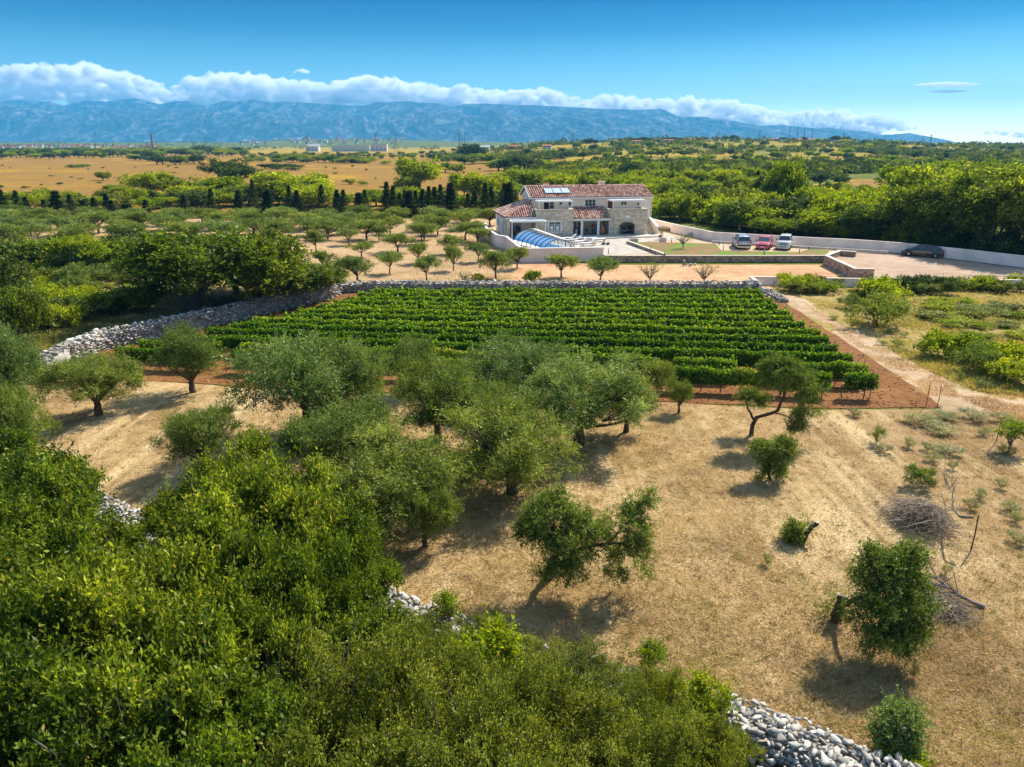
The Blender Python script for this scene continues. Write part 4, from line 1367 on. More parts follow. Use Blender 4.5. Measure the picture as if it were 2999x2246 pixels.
def window(x0, x1, z0, z1, y, cols, rows, proud=0.05, surround=True, curtain=False, sash='white'):
    """frame with surround, panes and glazing bars; y is the wall face"""
    mb = MB()
    f = 0.07
    yy = y + 0.08
    for a in ((x0, x0 + f), (x1 - f, x1)):
        mb.box(a[0], a[1], yy, yy + 0.06, z0, z1)
    mb.box(x0 + f, x1 - f, yy, yy + 0.06, z0, z0 + f).box(x0 + f, x1 - f, yy, yy + 0.06, z1 - f, z1)
    for c_ in range(1, cols):
        xc = x0 + (x1 - x0) * c_ / cols
        mb.box(xc - 0.035, xc + 0.035, yy + 0.003, yy + 0.057, z0 + f, z1 - f)
    for k in range(1, rows):
        zc = z0 + (z1 - z0) * k / rows
        mb.box(x0 + f, x1 - f, yy + 0.006, yy + 0.05, zc - 0.018, zc + 0.018)
    w = mb.build('window', M[sash], villa)
    hb('pane', 'glass', [(x0 + 0.02, x1 - 0.02, yy + 0.03, yy + 0.04, z0 + 0.02, z1 - 0.02)], parent=w)
    if curtain:
        for c_ in range(cols):
            a = x0 + (x1 - x0) * (c_ + 0.25) / cols
            hb('curtain', 'cloth', [(a, a + (x1 - x0) / cols * 0.5, yy + 0.012, yy + 0.028, z0 + (z1 - z0) * 0.1, z0 + (z1 - z0) * 0.55)], parent=w)
    if surround:
        s = 0.12
        mb = MB()
        mb.box(x0 - s, x0, y - proud, y + 0.04, z0 - 0.08, z1 + s).box(x1, x1 + s, y - proud, y + 0.04, z0 - 0.08, z1 + s)
        mb.box(x0, x1, y - proud, y + 0.04, z1, z1 + s).box(x0 - s - 0.03, x1 + s + 0.03, y - proud - 0.05, y + 0.04, z0 - 0.18, z0 - 0.083)
        mb.build('sill', M['white'], w)
    return w
window(4.0, 4.5, 4.05, 4.72, 3.3, 1, 1)
window(5.35, 5.75, 4.0, 4.72, 3.3, 1, 1, sash='blue_shutter')
window(7.75, 9.35, 3.85, 4.80, 3.3, 3, 2)
window(13.05, 13.95, 3.92, 4.72, 3.3, 2, 1)
dr = hb('balcony_door', 'white', [(1.75, 1.83, 3.36, 3.42, 2.95, 4.78), (2.55, 2.62, 3.363, 3.417, 2.95, 4.70), (3.27, 3.35, 3.36, 3.42, 2.95, 4.78), (1.83, 3.27, 3.36, 3.42, 4.70, 4.78), (2.62, 3.27, 3.366, 3.41, 3.55, 3.60), (2.62, 3.27, 3.366, 3.41, 4.12, 4.17)])
hb('pane', 'glass', [(2.63, 3.26, 3.38, 3.39, 2.97, 4.69)], parent=dr)
hb('open_leaf', 'dark', [(1.84, 2.54, 3.44, 3.46, 2.95, 4.70)], parent=dr)
dr = hb('upper_door', 'wood', [(11.1, 11.9, 3.38, 3.43, 2.95, 4.82)])
hb('handle', 'metal', [(11.75, 11.82, 3.34, 3.378, 3.75, 3.9)], parent=dr)
dr = hb('front_door', 'wood', [(6.85, 7.55, 3.38, 3.43, 0.05, 2.2)])
hb('handle', 'metal', [(6.9, 6.95, 3.33, 3.378, 1.0, 1.15)], parent=dr)
dr = hb('front_door', 'wood', [(6.0, 6.55, 3.38, 3.43, 0.05, 2.2)])
hb('pane', 'glass', [(6.2, 6.36, 3.373, 3.379, 0.8, 1.9)], parent=dr)
hb('wall_lamp', 'metal', [(15.55, 15.67, 3.12, 3.298, 3.95, 4.25), (15.5, 15.72, 3.08, 3.115, 4.18, 4.26)])

# stone towers with balconies on top
def clad(mb, x0, x1, y, z0, z1, axis='x', holes=(), arch=None, seed=0, out_=-1, bw=(0.22, 0.48), rh=0.135):
    """rows of uneven stone blocks on a wall face"""
    r = random.Random(seed)
    z = z0
    while z < z1 - 0.03:
        h = min(rh * r.uniform(0.8, 1.25), z1 - z)
        x = x0
        while x < x1 - 0.02:
            w = min(r.uniform(*bw), x1 - x)
            if x1 - (x + w) < 0.08:
                w = x1 - x
            cx, cz = x + w / 2, z + h / 2
            if not any(a - 0.02 < cx < b + 0.02 and c_ - 0.02 < cz < d_ + 0.02 for a, b, c_, d_ in holes) and not (arch and arch(cx, cz)):
                p = r.uniform(0.012, 0.045)
                g = 0.012
                if axis == 'x':
                    lo, hi = (y - p, y) if out_ < 0 else (y, y + p)
                    mb.box(x + g, x + w - g, lo, hi, z + g, z + h - g, r.random())
                else:
                    lo, hi = (y - p, y) if out_ < 0 else (y, y + p)
                    mb.box(lo, hi, x + g, x + w - g, z + g, z + h - g, r.random())
            x += w
        z += h

m, nt, out = nmat('cream_wall_stone')
t = attr(nt, 'tint').outputs['Fac']
c = ramp(nt, t, [(0, (0.52, 0.42, 0.28)), (0.35, (0.66, 0.56, 0.41)), (0.75, (0.74, 0.65, 0.50)), (1, (0.83, 0.77, 0.66))])
c = mixc(nt, 1.0, c, ramp(nt, noise(nt, 2.0, 5, 0.6, position(nt)), [(0.3, (0.82,) * 3), (0.7, (1.08,) * 3)]), 'MULTIPLY')
bsdf(nt, out, c, 0.9, 0.15, bump=noise(nt, 30, 3, 0.6, position(nt)), bump_d=0.01)
M['cream_fixed'] = m

AX, AZ, AR = 13.0, 1.28, 1.17          # arch of the right tower: centre, spring height, half width
def arch_hole(x, z):
    return abs(x - AX) < AR + 0.07 and (z < AZ or ((x - AX) / (AR + 0.07)) ** 2 + ((z - AZ) / 0.72) ** 2 < 1)
mb = MB()          # left tower shell
mb.box(0, 3.85 - 2.05, 0, 0.3, 0, 3.72).box(3.5, 5.25, 0, 0.3, 0, 3.72).box(1.8, 3.5, 0, 0.3, 0, 0.85).box(1.8, 3.5, 0, 0.3, 2.15, 3.72)
mb.box(0, 0.3, 0.3, 3.3, 0, 3.72).box(4.95, 5.25, 0.3, 3.3, 0, 3.72).box(0.3, 4.95, 0.3, 3.3, 2.75, 2.9)
mb.build('tower_wall', M['mortar'], villa)
cl = MB()
clad(cl, 0, 5.25, 0, 0, 3.66, holes=[(1.68, 3.62, 0.67, 2.27)], seed=1)
clad(cl, 0, 3.3, 0, 0, 3.66, axis='y', seed=2)
clad(cl, 0, 3.3, 5.25, 0, 3.66, axis='y', seed=3, out_=1)
tag(cl.build('wall_stones', M['cream_fixed'], villa), kind='stuff')
hb('coping', 'capping', [(-0.06, 5.31, -0.06, 0.34, 3.722, 3.78), (-0.06, 0.34, 0.343, 3.3, 3.722, 3.78), (4.91, 5.31, 0.343, 3.3, 3.722, 3.78)])
window(1.8, 3.5, 0.85, 2.15, 0, 2, 3, proud=0.09, curtain=True)
TB = 10.5
mb = MB()          # right tower shell with the arch cut out
xa, xb = AX - AR, AX + AR
mb.box(TB, xa, 0, 0.35, 0, 3.62).box(xb, 15.85, 0, 0.35, 0, 3.62)
n = 14
pts = [(AX + AR * math.cos(math.pi * (1 - k / n)), AZ + 0.66 * math.sin(math.pi * k / n)) for k in range(n + 1)]
for (x0, z0), (x1, z1) in zip(pts[:-1], pts[1:]):
    mb.add([(x0, 0, z0), (x1, 0, z1), (x1, 0, 3.62), (x0, 0, 3.62), (x0, 0.35, z0), (x1, 0.35, z1), (x1, 0.35, 3.62), (x0, 0.35, 3.62)], [(0, 1, 2, 3), (7, 6, 5, 4), (0, 4, 5, 1), (3, 2, 6, 7)])
mb.box(TB, TB + 0.3, 0.35, 3.3, 0, 3.62).box(15.55, 15.85, 0.35, 3.3, 0, 3.62).box(TB + 0.3, 15.55, 0.35, 3.3, 2.65, 2.82)
mb.build('tower_wall', M['mortar'], villa)
cl = MB()
clad(cl, TB, 15.85, 0, 0, 3.56, arch=arch_hole, holes=[(12.6, 13.4, 2.45, 2.85)], seed=4)
clad(cl, 0, 3.3, TB, 0, 3.56, axis='y', seed=5)
clad(cl, 0, 3.3, 15.85, 0, 3.56, axis='y', seed=6, out_=1)
tag(cl.build('wall_stones', M['cream_fixed'], villa), kind='stuff')
hb('coping', 'capping', [(TB - 0.06, 15.91, -0.06, 0.39, 3.622, 3.68), (TB - 0.06, TB + 0.34, 0.393, 3.3, 3.622, 3.68), (15.51, 15.91, 0.393, 3.3, 3.622, 3.68)])
hb('name_plaque', 'white', [(12.65, 13.35, -0.06, 0.0, 2.48, 2.83)])
mb = MB()
for (x0, z0), (x1, z1) in zip([(xa, 0.0)] + pts, pts + [(xb, 0.0)]):
    d = Vector((x0 - AX, 0, max(z0 - AZ, 0) / 0.6)).normalized() * 0.11
    e = Vector((x1 - AX, 0, max(z1 - AZ, 0) / 0.6)).normalized() * 0.11
    mb.add([(x0, -0.05, z0), (x1, -0.05, z1), (x1 + e.x, -0.05, z1 + e.z), (x0 + d.x, -0.05, z0 + d.z), (x0, 0.1, z0), (x1, 0.1, z1)], [(0, 1, 2, 3), (0, 4, 5, 1)])
mb.build('arch_surround', M['capping'], villa)
hb('terrace_door', 'dark', [(11.7, 12.5, 3.22, 3.29, 0.05, 2.1)])

# porch between the towers
mb = MB()
pz0, pz1, py0, py1 = 2.38, 3.72, -0.25, 3.28
v = [(5.3, py0, pz0), (10.45, py0, pz0), (10.45, py1, pz1), (5.3, py1, pz1)]
mb.add(v + [(p[0], p[1], p[2] + 0.1) for p in v], [(0, 1, 2, 3), (7, 6, 5, 4), (0, 4, 5, 1), (1, 5, 6, 2), (3, 2, 6, 7), (0, 3, 7, 4)])
mb.build('porch_roof', M['underlay'], villa)
hb('fascia', 'white', [(5.3, 10.45, -0.31, -0.253, 2.36, 2.49)])
s2 = math.hypot(py1 - py0, pz1 - pz0)
tiles('porch_tiles', (5.3, py0, pz0 + 0.10), (1, 0, 0), (0, py1 - py0, pz1 - pz0), [(0, 0), (5.15, 0), (5.15, s2), (0, s2)], seed=3)
hb('porch_beam', 'white', [(5.27, 10.48, 0.0, 0.22, 2.16, 2.44)])
for x in (6.5, 8.85):
    hb('column', 'white', [(x - 0.15, x + 0.15, -0.03, 0.25, 0.0, 2.155)])
MB().tube([(10.4, -0.18, 2.3), (10.4, -0.05, 2.0), (10.4, -0.05, 0.1)], 0.045, 6).build('downpipe', M['white'], villa)

# wing on the left with a hipped roof
mb = MB()
mb.box(-3.95, -3.7, 2.6, 10.3, 0, 2.72).box(-3.7, 0.0, 10.05, 10.3, 0, 2.72).box(-3.7, -0.02, 2.6, 2.85, 0, 2.72)
mb.box(-3.95, -3.55, 0.1, 0.5, 0, 2.45).box(-3.95, -0.02, 0.1, 0.4, 2.45, 2.72).box(-3.95, -3.7, 0.5, 2.6, 2.3, 2.72)
mb.build('wing_wall', M['plaster'], villa)
cl = MB()
clad(cl, -3.95, -3.55, 0.1, 0, 2.42, seed=8)
tag(cl.build('pillar_stones', M['cream_fixed'], villa), kind='stuff')
wd = hb('glazed_door', 'blue_shutter', [(-3.2, -3.1, 2.5, 2.595, 0, 2.1), (-2.45, -2.37, 2.5, 2.595, 0, 2.1), (-1.7, -1.6, 2.5, 2.595, 0, 2.1), (-3.1, -1.7, 2.5, 2.595, 2.0, 2.1)])
hb('pane', 'glass', [(-3.1, -1.7, 2.55, 2.56, 0.02, 1.99)], parent=wd)
hb('side_shutter', 'blue_shutter', [(-4.0, -3.953, 7.6, 8.5, 1.1, 2.1)])
hb('side_shutter', 'blue_shutter', [(-4.0, -3.953, 3.2, 3.5, 0.1, 2.1)])
A, B_, C_, D_ = (-4.25, -0.2, 2.76), (-4.25, 10.6, 2.76), (-0.03, 7.2, 4.55), (-0.03, 3.4, 4.55)
E_ = (-0.03, -0.2, 2.76)
mb = MB()
for poly in ((A, E_, D_), (A, D_, C_, B_), (B_, C_, (-0.03, 10.6, 2.76))):
    n = len(poly)
    up_ = [(p[0], p[1], p[2] + 0.06) for p in poly]
    mb.add(list(poly) + up_, [tuple(range(n - 1, -1, -1)), tuple(range(n, 2 * n))] + [(i, (i + 1) % n, n + (i + 1) % n, n + i) for i in range(n)])
mb.build('wing_roof', M['underlay'], villa)
def tile_tri(pts, seed):
    """tiles on a planar polygon whose first edge is the eave"""
    P = [np.array(p, float) + np.array([0, 0, 0.065]) for p in pts]
    ue = unit(P[1] - P[0])
    nn = unit(np.cross(P[1] - P[0], P[2] - P[0]))
    if nn[2] < 0:
        nn = -nn
    ve = np.cross(nn, ue)
    if ve[2] < 0:
        ve = -ve
    poly = [(float((p - P[0]) @ ue), float((p - P[0]) @ ve)) for p in P]
    tiles('wing_tiles', P[0], ue, ve, poly, seed=seed)
tile_tri([A, E_, D_], 11)
tile_tri([B_, A, D_, C_], 12)
MB().tube([(A[0], A[1], A[2] + 0.13), (D_[0], D_[1], D_[2] + 0.13)], 0.09, 6).build('hip_ridge', M['terracotta'], villa)
MB().tube([(-4.3, -0.2, 2.74), (-4.3, 10.6, 2.74)], 0.06, 6).build('gutter', M['metal'], villa)
hb('fascia', 'white', [(-4.25, 0.0, -0.24, -0.203, 2.62, 2.80)])

def pergola(x0, x1, y0, y1, z, posts, nb, name='pergola', ztop=None):
    """white frame with slanted slats"""
    mb = MB()
    mb.box(x0, x1, y0, y0 + 0.09, z, z + 0.14).box(x0, x0 + 0.09, y0 + 0.09, y1, z, z + 0.12).box(x1 - 0.09, x1, y0 + 0.09, y1, z, z + 0.12).box(x0 + 0.09, x1 - 0.09, y1 - 0.08, y1, z, z + 0.12)
    p = mb.build(name, M['white'], villa)
    for (x, y) in posts:
        hb('pergola_post', 'white', [(x - 0.05, x + 0.05, y - 0.05, y + 0.05, ztop or 0.0, z)], parent=p)
    for i in range(nb):
        xx = x0 + 0.15 + (x1 - x0 - 0.4) * i / (nb - 1)
        MB().bar((xx, y0 + 0.05, z + 0.16), (xx + 0.14, y1 - 0.03, z + 0.16), 0.16, 0.05).build('slat', M['white'], p)
    return p
pergola(-3.85, 0.95, -2.75, 0.05, 2.40, [(-3.78, -2.68), (0.75, -2.68)], 13)
pergola(0.35, 5.3, 0.4, 3.25, 4.72, [(0.5, 0.2), (5.05, 0.2)], 14, ztop=3.78)
pergola(10.75, 15.8, 0.4, 3.25, 4.68, [(10.9, 0.2), (15.6, 0.2)], 14, ztop=3.68)

# outside stair on the right
mb = MB()
for i in range(10):
    mb.box(15.95, 17.35, 0.15 + i * 0.30, 3.3, i * 0.16, (i + 1) * 0.16, (i % 2) * 0.5)
mb.build('stair', M['capping'], villa)
sw = MB()
sw.add([(17.35, 0.0, 0), (17.6, 0.0, 0), (17.6, 3.3, 0), (17.35, 3.3, 0), (17.35, 0.0, 1.2), (17.6, 0.0, 1.2), (17.6, 3.3, 2.1), (17.35, 3.3, 2.1)], [(3, 2, 1, 0), (4, 5, 6, 7), (0, 1, 5, 4), (1, 2, 6, 5), (2, 3, 7, 6), (3, 0, 4, 7)])
sw.build('stair_wall', M['plaster'], villa)
sw = MB()
sw.add([(17.3, -0.05, 1.203), (17.65, -0.05, 1.203), (17.65, 3.3, 2.13), (17.3, 3.3, 2.13), (17.3, -0.05, 1.27), (17.65, -0.05, 1.27), (17.65, 3.3, 2.20), (17.3, 3.3, 2.20)], [(3, 2, 1, 0), (4, 5, 6, 7), (0, 1, 5, 4), (1, 2, 6, 5), (2, 3, 7, 6), (3, 0, 4, 7)])
sw.build('stair_coping', M['white'], villa)

# ------------------------------------------------------------------ terrace, yard walls, driveway
def W2(p):
    return (p[0], p[1])
RW = [G(1905, 662, TZ), G(1960, 677, TZ), G(2020, 691, TZ), G(2087, 706, TZ), G(2350, 722, TZ), G(2500, 730, TZ), G(2632, 740, TZ), G(2820, 761, TZ), G(2999, 783, TZ), G(3250, 812, TZ)]
front = [(1.2, 84.15), (10.45, 85.1), (10.5, 84.5), (35.9, 84.4)]
terr = [(-3.8, 113), (-3.4, 104.9), (-2.0, 98.1), (-1.75, 97.0), (-0.5, 95.3)] + front + [W2(G(2461, 727, TZ)), W2(G(2511, 731, TZ))] + [W2(p) for p in RW[5::-1]] + [(24, 145), (4, 140)]
sheet('terrace', terr, TZ, M['drive'], amp=0, thick=0.55)
# paving slabs of the patio, laid in the house's direction
mb = MB()
r = random.Random(3)
bed = PX([(1838, 713), (1900, 711), (2095, 717), (2112, 736), (2342, 742), (2367, 733), (2430, 733), (2414, 752), (1946, 752)], TZ)
pool_x0, pool_x1, pool_y0, pool_y1 = -2.6, 2.4, -12.6, -4.2
i = 0
for a in range(-12, 44):
    for b in range(-40, 8):
        x, y = a * 0.62, b * 0.42 - 0.2
        w = HL(x + 0.3, y + 0.2)
        if not in_poly(w.x, w.y, [(-1.8, 97.4), (-0.4, 95.4), (1.35, 84.3), (10.3, 85.3), (10.7, 84.7), (19.4, 84.7), W2(G(1838, 713, TZ)), W2(G(2000, 700, TZ)), (22, 107), (-1.9, 103)]):
            continue
        if in_poly(w.x, w.y, bed) or (-0.2 < x < 17.6 and y > -0.2) or (pool_x0 - 0.5 < x < pool_x1 + 0.2 and pool_y0 - 0.3 < y < pool_y1 + 0.1):
            continue
        z = 0.022 + r.uniform(-0.003, 0.003)
        mb.box(x + 0.008, x + 0.612, y + 0.008, y + 0.412, 0.0, z, r.random())
pv_ = mb.build('paving_slabs', M['paving'])
pv_.matrix_world = HM
tag(pv_, kind='stuff')
plat = [HL(*p)[:2] for p in ((0.0, -1.6), (2.7, -2.0), (5.0, -2.6), (7.1, -3.3), (12.5, -2.6), (16.9, -2.3), (18.2, -0.8), (18.2, 3.2), (0.0, 3.2))]
sheet('porch_platform', plat, TZ + 0.17, M['paving'], amp=0, thick=0.17)

def wall_run(name, pts, H, T, mat, label, z=0.0, cap=None, capw=0.06, stones=None, face=-1, seed=0, cat='wall', ztop=None):
    """mitred wall along a line of world points"""
    pts = [Vector((p[0], p[1], 0)) for p in pts]
    root = empty(name, (pts[0].x, pts[0].y, z), 0, label, cat)
    off = Vector((pts[0].x, pts[0].y, 0))
    def offs(t):
        o = []
        for i, p in enumerate(pts):
            ds = []
            if i: ds.append((p - pts[i - 1]).normalized())
            if i < len(pts) - 1: ds.append((pts[i + 1] - p).normalized())
            n = sum((Vector((-d.y, d.x, 0)) for d in ds), Vector()).normalized()
            k = t / max(0.4, n.dot(Vector((-ds[0].y, ds[0].x, 0))))
            o.append(p + n * k - off)
        return o
    def strip(mb, a, b, z0, z1):
        n = len(a)
        vs = [(p.x, p.y, q) for q in (z0, z1) for s in (a, b) for p in s]
        fs = []
        for i in range(n - 1):
            fs += [(i, i + 1, n + i + 1, n + i)[::-1], (2 * n + i, 2 * n + i + 1, 3 * n + i + 1, 3 * n + i), (i, i + 1, 2 * n + i + 1, 2 * n + i), (n + i + 1, n + i, 3 * n + i, 3 * n + i + 1)]
        fs += [(0, 2 * n, 3 * n, n), (n - 1, 2 * n - 1, 4 * n - 1, 3 * n - 1)]
        mb.add(vs, fs)
    mb = MB()
    strip(mb, offs(-T / 2), offs(T / 2), 0, H)
    mb.build('body', M[mat], root)
    if cap:
        mb = MB()
        strip(mb, offs(-T / 2 - 0.04), offs(T / 2 + 0.04), H + 0.002, H + capw)
        mb.build('capping', M[cap], root)
    if stones:
        mb = MB()
        for side in stones[1]:
            o = offs(side * T / 2)
            for a, b in zip(o[:-1], o[1:]):
                L = (b - a).length
                ang = math.atan2(b.y - a.y, b.x - a.x)
                mb.M = Matrix.Translation((a.x, a.y, 0)) @ Matrix.Rotation(ang, 4, 'Z')
                clad(mb, 0, L, 0, 0, H - 0.02, seed=seed, out_=side, bw=(0.2, 0.5), rh=0.2)
        tag(mb.build('facing_stones', M[stones[0]], root), kind='stuff')
    return root
m, nt, out = nmat('brown_wall_stone')
t = attr(nt, 'tint').outputs['Fac']
c = ramp(nt, t, [(0, (0.26, 0.16, 0.11)), (0.5, (0.42, 0.28, 0.20)), (1, (0.58, 0.45, 0.34))])
bsdf(nt, out, c, 0.9, 0.15)
M['brown_fixed'] = m
wall_run('pool_wall', [(-4.0, 112), (-3.6, 105), (-2.15, 98), (-1.95, 96.9), (-0.7, 95.2), (1.12, 83.95), (10.5, 84.95)], 1.58, 0.26, 'plaster_wall', 'smooth white plastered wall in front of and beside the pool enclosure', cap='white', capw=0.05)
wall_run('yard_wall', [W2(p) for p in RW], 1.22, 0.25, 'plaster_wall', 'long curving white concrete boundary wall behind the parked cars', z=TZ - 0.02)
wall_run('kerb', [W2(G(2085, 711, TZ)), W2(G(2350, 727, TZ)), W2(G(2500, 736, TZ)), W2(G(2600, 742, TZ))], 0.28, 0.2, 'capping', 'low pale kerb running along the foot of the white boundary wall', z=TZ)
gw = [(10.6, 86.6), (10.75, 84.45), (13, 84.3), (24, 84.3), (35.9, 84.3)]
wall_run('garden_wall', gw, 0.72, 0.3, 'mortar', 'low brown stone retaining wall in front of the patio and green garden bed', cap='capping', stones=('brown_fixed', (-1,)), seed=21)
wall_run('bed_wall', [bed[8], bed[0]], 0.32, 0.28, 'mortar', 'slanting low stone edge wall between the patio and the garden bed', z=TZ, cap='capping', stones=('brown_fixed', (-1, 1)), seed=22)
wall_run('bed_edging', [bed[1], bed[2], bed[3], bed[4], bed[5], bed[6]], 0.10, 0.1, 'capping', 'thin pale edging between the garden bed and the parked cars', z=TZ)
sheet('garden_bed', [Vector(p[:2]) for p in bed], TZ + 0.14, M['garden'], amp=0.05, step=0.6, thick=0.14)
lot = [W2(G(2461, 727, 0.5)), (36.4, 84.3), (36.8, 84.0), W2(G(2507, 790, 0.5)), W2(G(2560, 804, 0.5)), W2(G(2560, 818, 0.5)), W2(G(3250, 826, 0.5)), W2(RW[9]), W2(RW[8]), W2(RW[7]), W2(RW[6]), W2(RW[5])]
sheet('gravel_lot', lot, 0.5, M['gravel'], amp=0, thick=0.5)
sx = [W2(G(2509, 728, 1.45)), W2(G(2461, 724, 1.45)), W2(G(2421, 742, 1.3)), W2(G(2506, 787, 1.05)), W2(G(2560, 788, 1.05))]
wall_run('stone_wall', sx, 1.05, 0.38, 'mortar', 'chest-high bent wall of pinkish stone with pale top at the corner of the gravel lot', cap='capping', stones=('brown_fixed', (-1, 1)), seed=23)
wall_run('lot_wall', [W2(G(2228, 838, 0.6)), W2(G(2199, 811, 0.75)), W2(G(2500, 816.6, 0.75)), W2(G(2999, 821, 0.75)), W2(G(3250, 824, 0.75))], 0.75, 0.28, 'plaster_wall', 'low grey boundary wall with pale top between the gravel lot and the weedy meadow', cap='capping')
rl = empty('railing', tuple(G(2835, 819, 0.8)), 0, 'pale metal rail on short posts on top of the low wall at the right edge', 'railing')
a0, b0 = G(2835, 819, 0.8), G(3100, 822, 0.8)
MB().bar((0, 0, 0.38), tuple(b0 - a0 + Vector((0, 0, 0.38))), 0.06).build('rail', M['capping'], rl)
for i in range(6):
    p = (b0 - a0) * (i / 5)
    MB().bar(tuple(p), tuple(p + Vector((0, 0, 0.36))), 0.05).build('rail_post', M['capping'], rl)

# ------------------------------------------------------------------ pool and its enclosure
PA = HL(-1.6, -4.2)
PB = HL(0.45, -12.0)
pang = math.atan2(PA.y - PB.y, PA.x - PB.x) - math.pi / 2
PM = (PA + PB) / 2
PL = (PA - PB).length / 2
pr = empty('swimming_pool', tuple(PM), pang, 'blue swimming pool under the arched clear enclosure', 'pool')
MB().box(-1.95, 1.95, -PL + 0.1, -PL + 0.6, 0.002, 0.05).box(-1.95, 1.95, PL - 0.5, PL - 0.1, 0.002, 0.05).box(-1.95, -1.5, -PL + 0.6, PL - 0.5, 0.002, 0.05).box(1.5, 1.95, -PL + 0.6, PL - 0.5, 0.002, 0.05).build('pool_edge', M['white'], pr)
MB().box(-1.5, 1.5, -PL + 0.6, PL - 0.5, 0.002, 0.03).build('water', M['water'], pr)
sheet('pool_deck', [HL(*p)[:2] for p in ((-4.6, -2.9), (2.6, -2.9), (2.6, -13.5), (-2.6, -13.5))], TZ + 0.016, M['paving'], amp=0, thick=0.012)
en = empty('pool_enclosure', tuple(PM), pang, 'telescopic arched pool enclosure of clear panels on dark ribs', 'pool enclosure')
secs = 7
ys = [PL - i * 2 * PL / secs for i in range(secs + 1)]
def ringpt(i, k, n=16, d=0.0):
    q = i / secs
    w, h = 2.45 - 0.35 * q + d, 1.68 - 0.42 * q + d
    a = math.pi * k / n
    return Vector((w * math.cos(math.pi - a), 0, h * math.sin(a)))
for i in range(secs + 1):
    P = [ringpt(i, k) + Vector((0, ys[i], 0.03)) for k in range(17)]
    MB().tube(P, 0.055, 5).build('rib', M['metal'], en)
    if i < secs:
        P = [ringpt(i, k, 16, -0.03) + Vector((0, ys[i] - PL / secs, 0.03)) for k in range(17)]
        MB().tube(P, 0.022, 4).build('glazing_bar', M['rim_grey'], en)
for i in range(secs):
    mb = MB()
    a = [ringpt(i, k) + Vector((0, ys[i] - 0.05, 0.03)) for k in range(17)]
    b = [ringpt(i, k, 16, -0.01) + Vector((0, ys[i + 1] + 0.05, 0.03)) for k in range(17)]
    mb.add(a + b, [(k, k + 1, 18 + k, 17 + k) for k in range(16)])
    mb.build('panel', M['panel'], en, smooth=True)
for x in (-1.2, -0.2, 0.8, 1.6):
    q = 1.26 * math.sqrt(max(0.05, 1 - (x / 2.1) ** 2))
    MB().bar((x, -PL, 0), (x, -PL, q), 0.05).build('mullion', M['metal'], en)

# ------------------------------------------------------------------ terrace furniture
def lounger(x, y, rz, label, flat=False):
    p = HL(x, y, 0.025)
    t = empty('sun_lounger', tuple(p), TH + rz, label, 'sun lounger', 'sun loungers beside the pool')
    MB().box(0, 1.9, -0.32, 0.32, 0.26, 0.31).build('frame', M['wood'], t)
    MB().box(0.02, 1.25, -0.29, 0.29, 0.312, 0.39).build('mattress', M['cloth'], t)
    bk = MB()
    if flat:
        bk.box(1.26, 1.88, -0.29, 0.29, 0.312, 0.39)
    else:
        bk.bar((1.26, 0, 0.36), (1.78, 0, 0.78), 0.58, 0.08)
    bk.build('backrest', M['cloth'], t)
    for lx in (0.15, 1.75):
        for ly in (-0.28, 0.28):
            MB().box(lx - 0.03, lx + 0.03, ly - 0.03, ly + 0.03, 0, 0.26).build('leg', M['wood'], t)
for i, (x, y) in enumerate(((3.0, -3.6), (3.2, -5.4), (3.5, -7.4), (3.9, -9.4))):
    lounger(x, y, 0.12, ['white sun lounger with raised back closest to the villa', 'second white sun lounger with raised back from the villa', 'third white sun lounger with raised back from the villa', 'white sun lounger with raised back closest to the front pool wall'][i])
lounger(5.6, -4.2, 0.0, 'flat white lounger lying behind the raised ones, nearer the porch steps', True)
lounger(6.3, -5.6, 0.0, 'flat white lounger furthest right of the pool loungers', True)

for k, (u, v) in enumerate(((1767, 716), (1780, 716))):
    p = G(u, v, TZ + 0.03)
    t = empty('bowl_planter', tuple(p), 0, ['left', 'right'][k] + ' one of two low dark bowls with a dry twig on the patio paving', 'planter', 'bowls on the patio')
    MB().lathe([(0.12, 0), (0.27, 0.14), (0.30, 0.22), (0.27, 0.22), (0.2, 0.16)], 14).build('bowl', M['metal'], t)
    MB().tube([(0, 0, 0.15), (0.15, 0, 0.75)], [0.02, 0.012], 5).build('twig', M['cut'], t)
def planter(u, v, w, label, plant=None):
    p = G(u, v, TZ + 0.03)
    t = empty('stone_planter', tuple(p), TH, label, 'planter')
    mb = MB()
    mb.box(-w / 2, w / 2, -0.3, -0.22, 0, 0.5).box(-w / 2, w / 2, 0.22, 0.3, 0, 0.5).box(-w / 2, -w / 2 + 0.08, -0.22, 0.22, 0, 0.5).box(w / 2 - 0.08, w / 2, -0.22, 0.22, 0, 0.5)
    mb.build('trough', M['capping'], t)
    MB().box(-w / 2 + 0.08, w / 2 - 0.08, -0.22, 0.22, 0, 0.42).build('soil', M['dark'], t)
planter(1855.5, 710, 1.05, 'long rectangular stone trough on the patio in front of the stone arch')
planter(1941, 707.5, 0.8, 'smaller square stone trough near the foot of the outside stairs')
def pot(p, s, label, kind='shoots', mat='terracotta'):
    t = empty('plant_pot', tuple(p), 0, label, 'plant pot')
    MB().lathe([(0.14 * s, 0), (0.2 * s, 0.3 * s), (0.23 * s, 0.34 * s), (0.19 * s, 0.34 * s), (0.17 * s, 0.28 * s)], 14).build('pot', M[mat], t)
    o = D.objects.new('plant', PROTO[kind][0][0])
    COL.objects.link(o)
    o.parent = t
    o.location = (0, 0, 0.28 * s)
    o.scale = (0.55 * s, 0.55 * s, 0.5 * s)
pot(G(1934, 698, TZ + 0.17), 1.3, 'terracotta pot with a yellow-green plant at the foot of the stairs')
pot(HL(8.0 - 0.55, 1.2, 0.17), 1.0, 'small potted plant in the porch between the front door and the person')
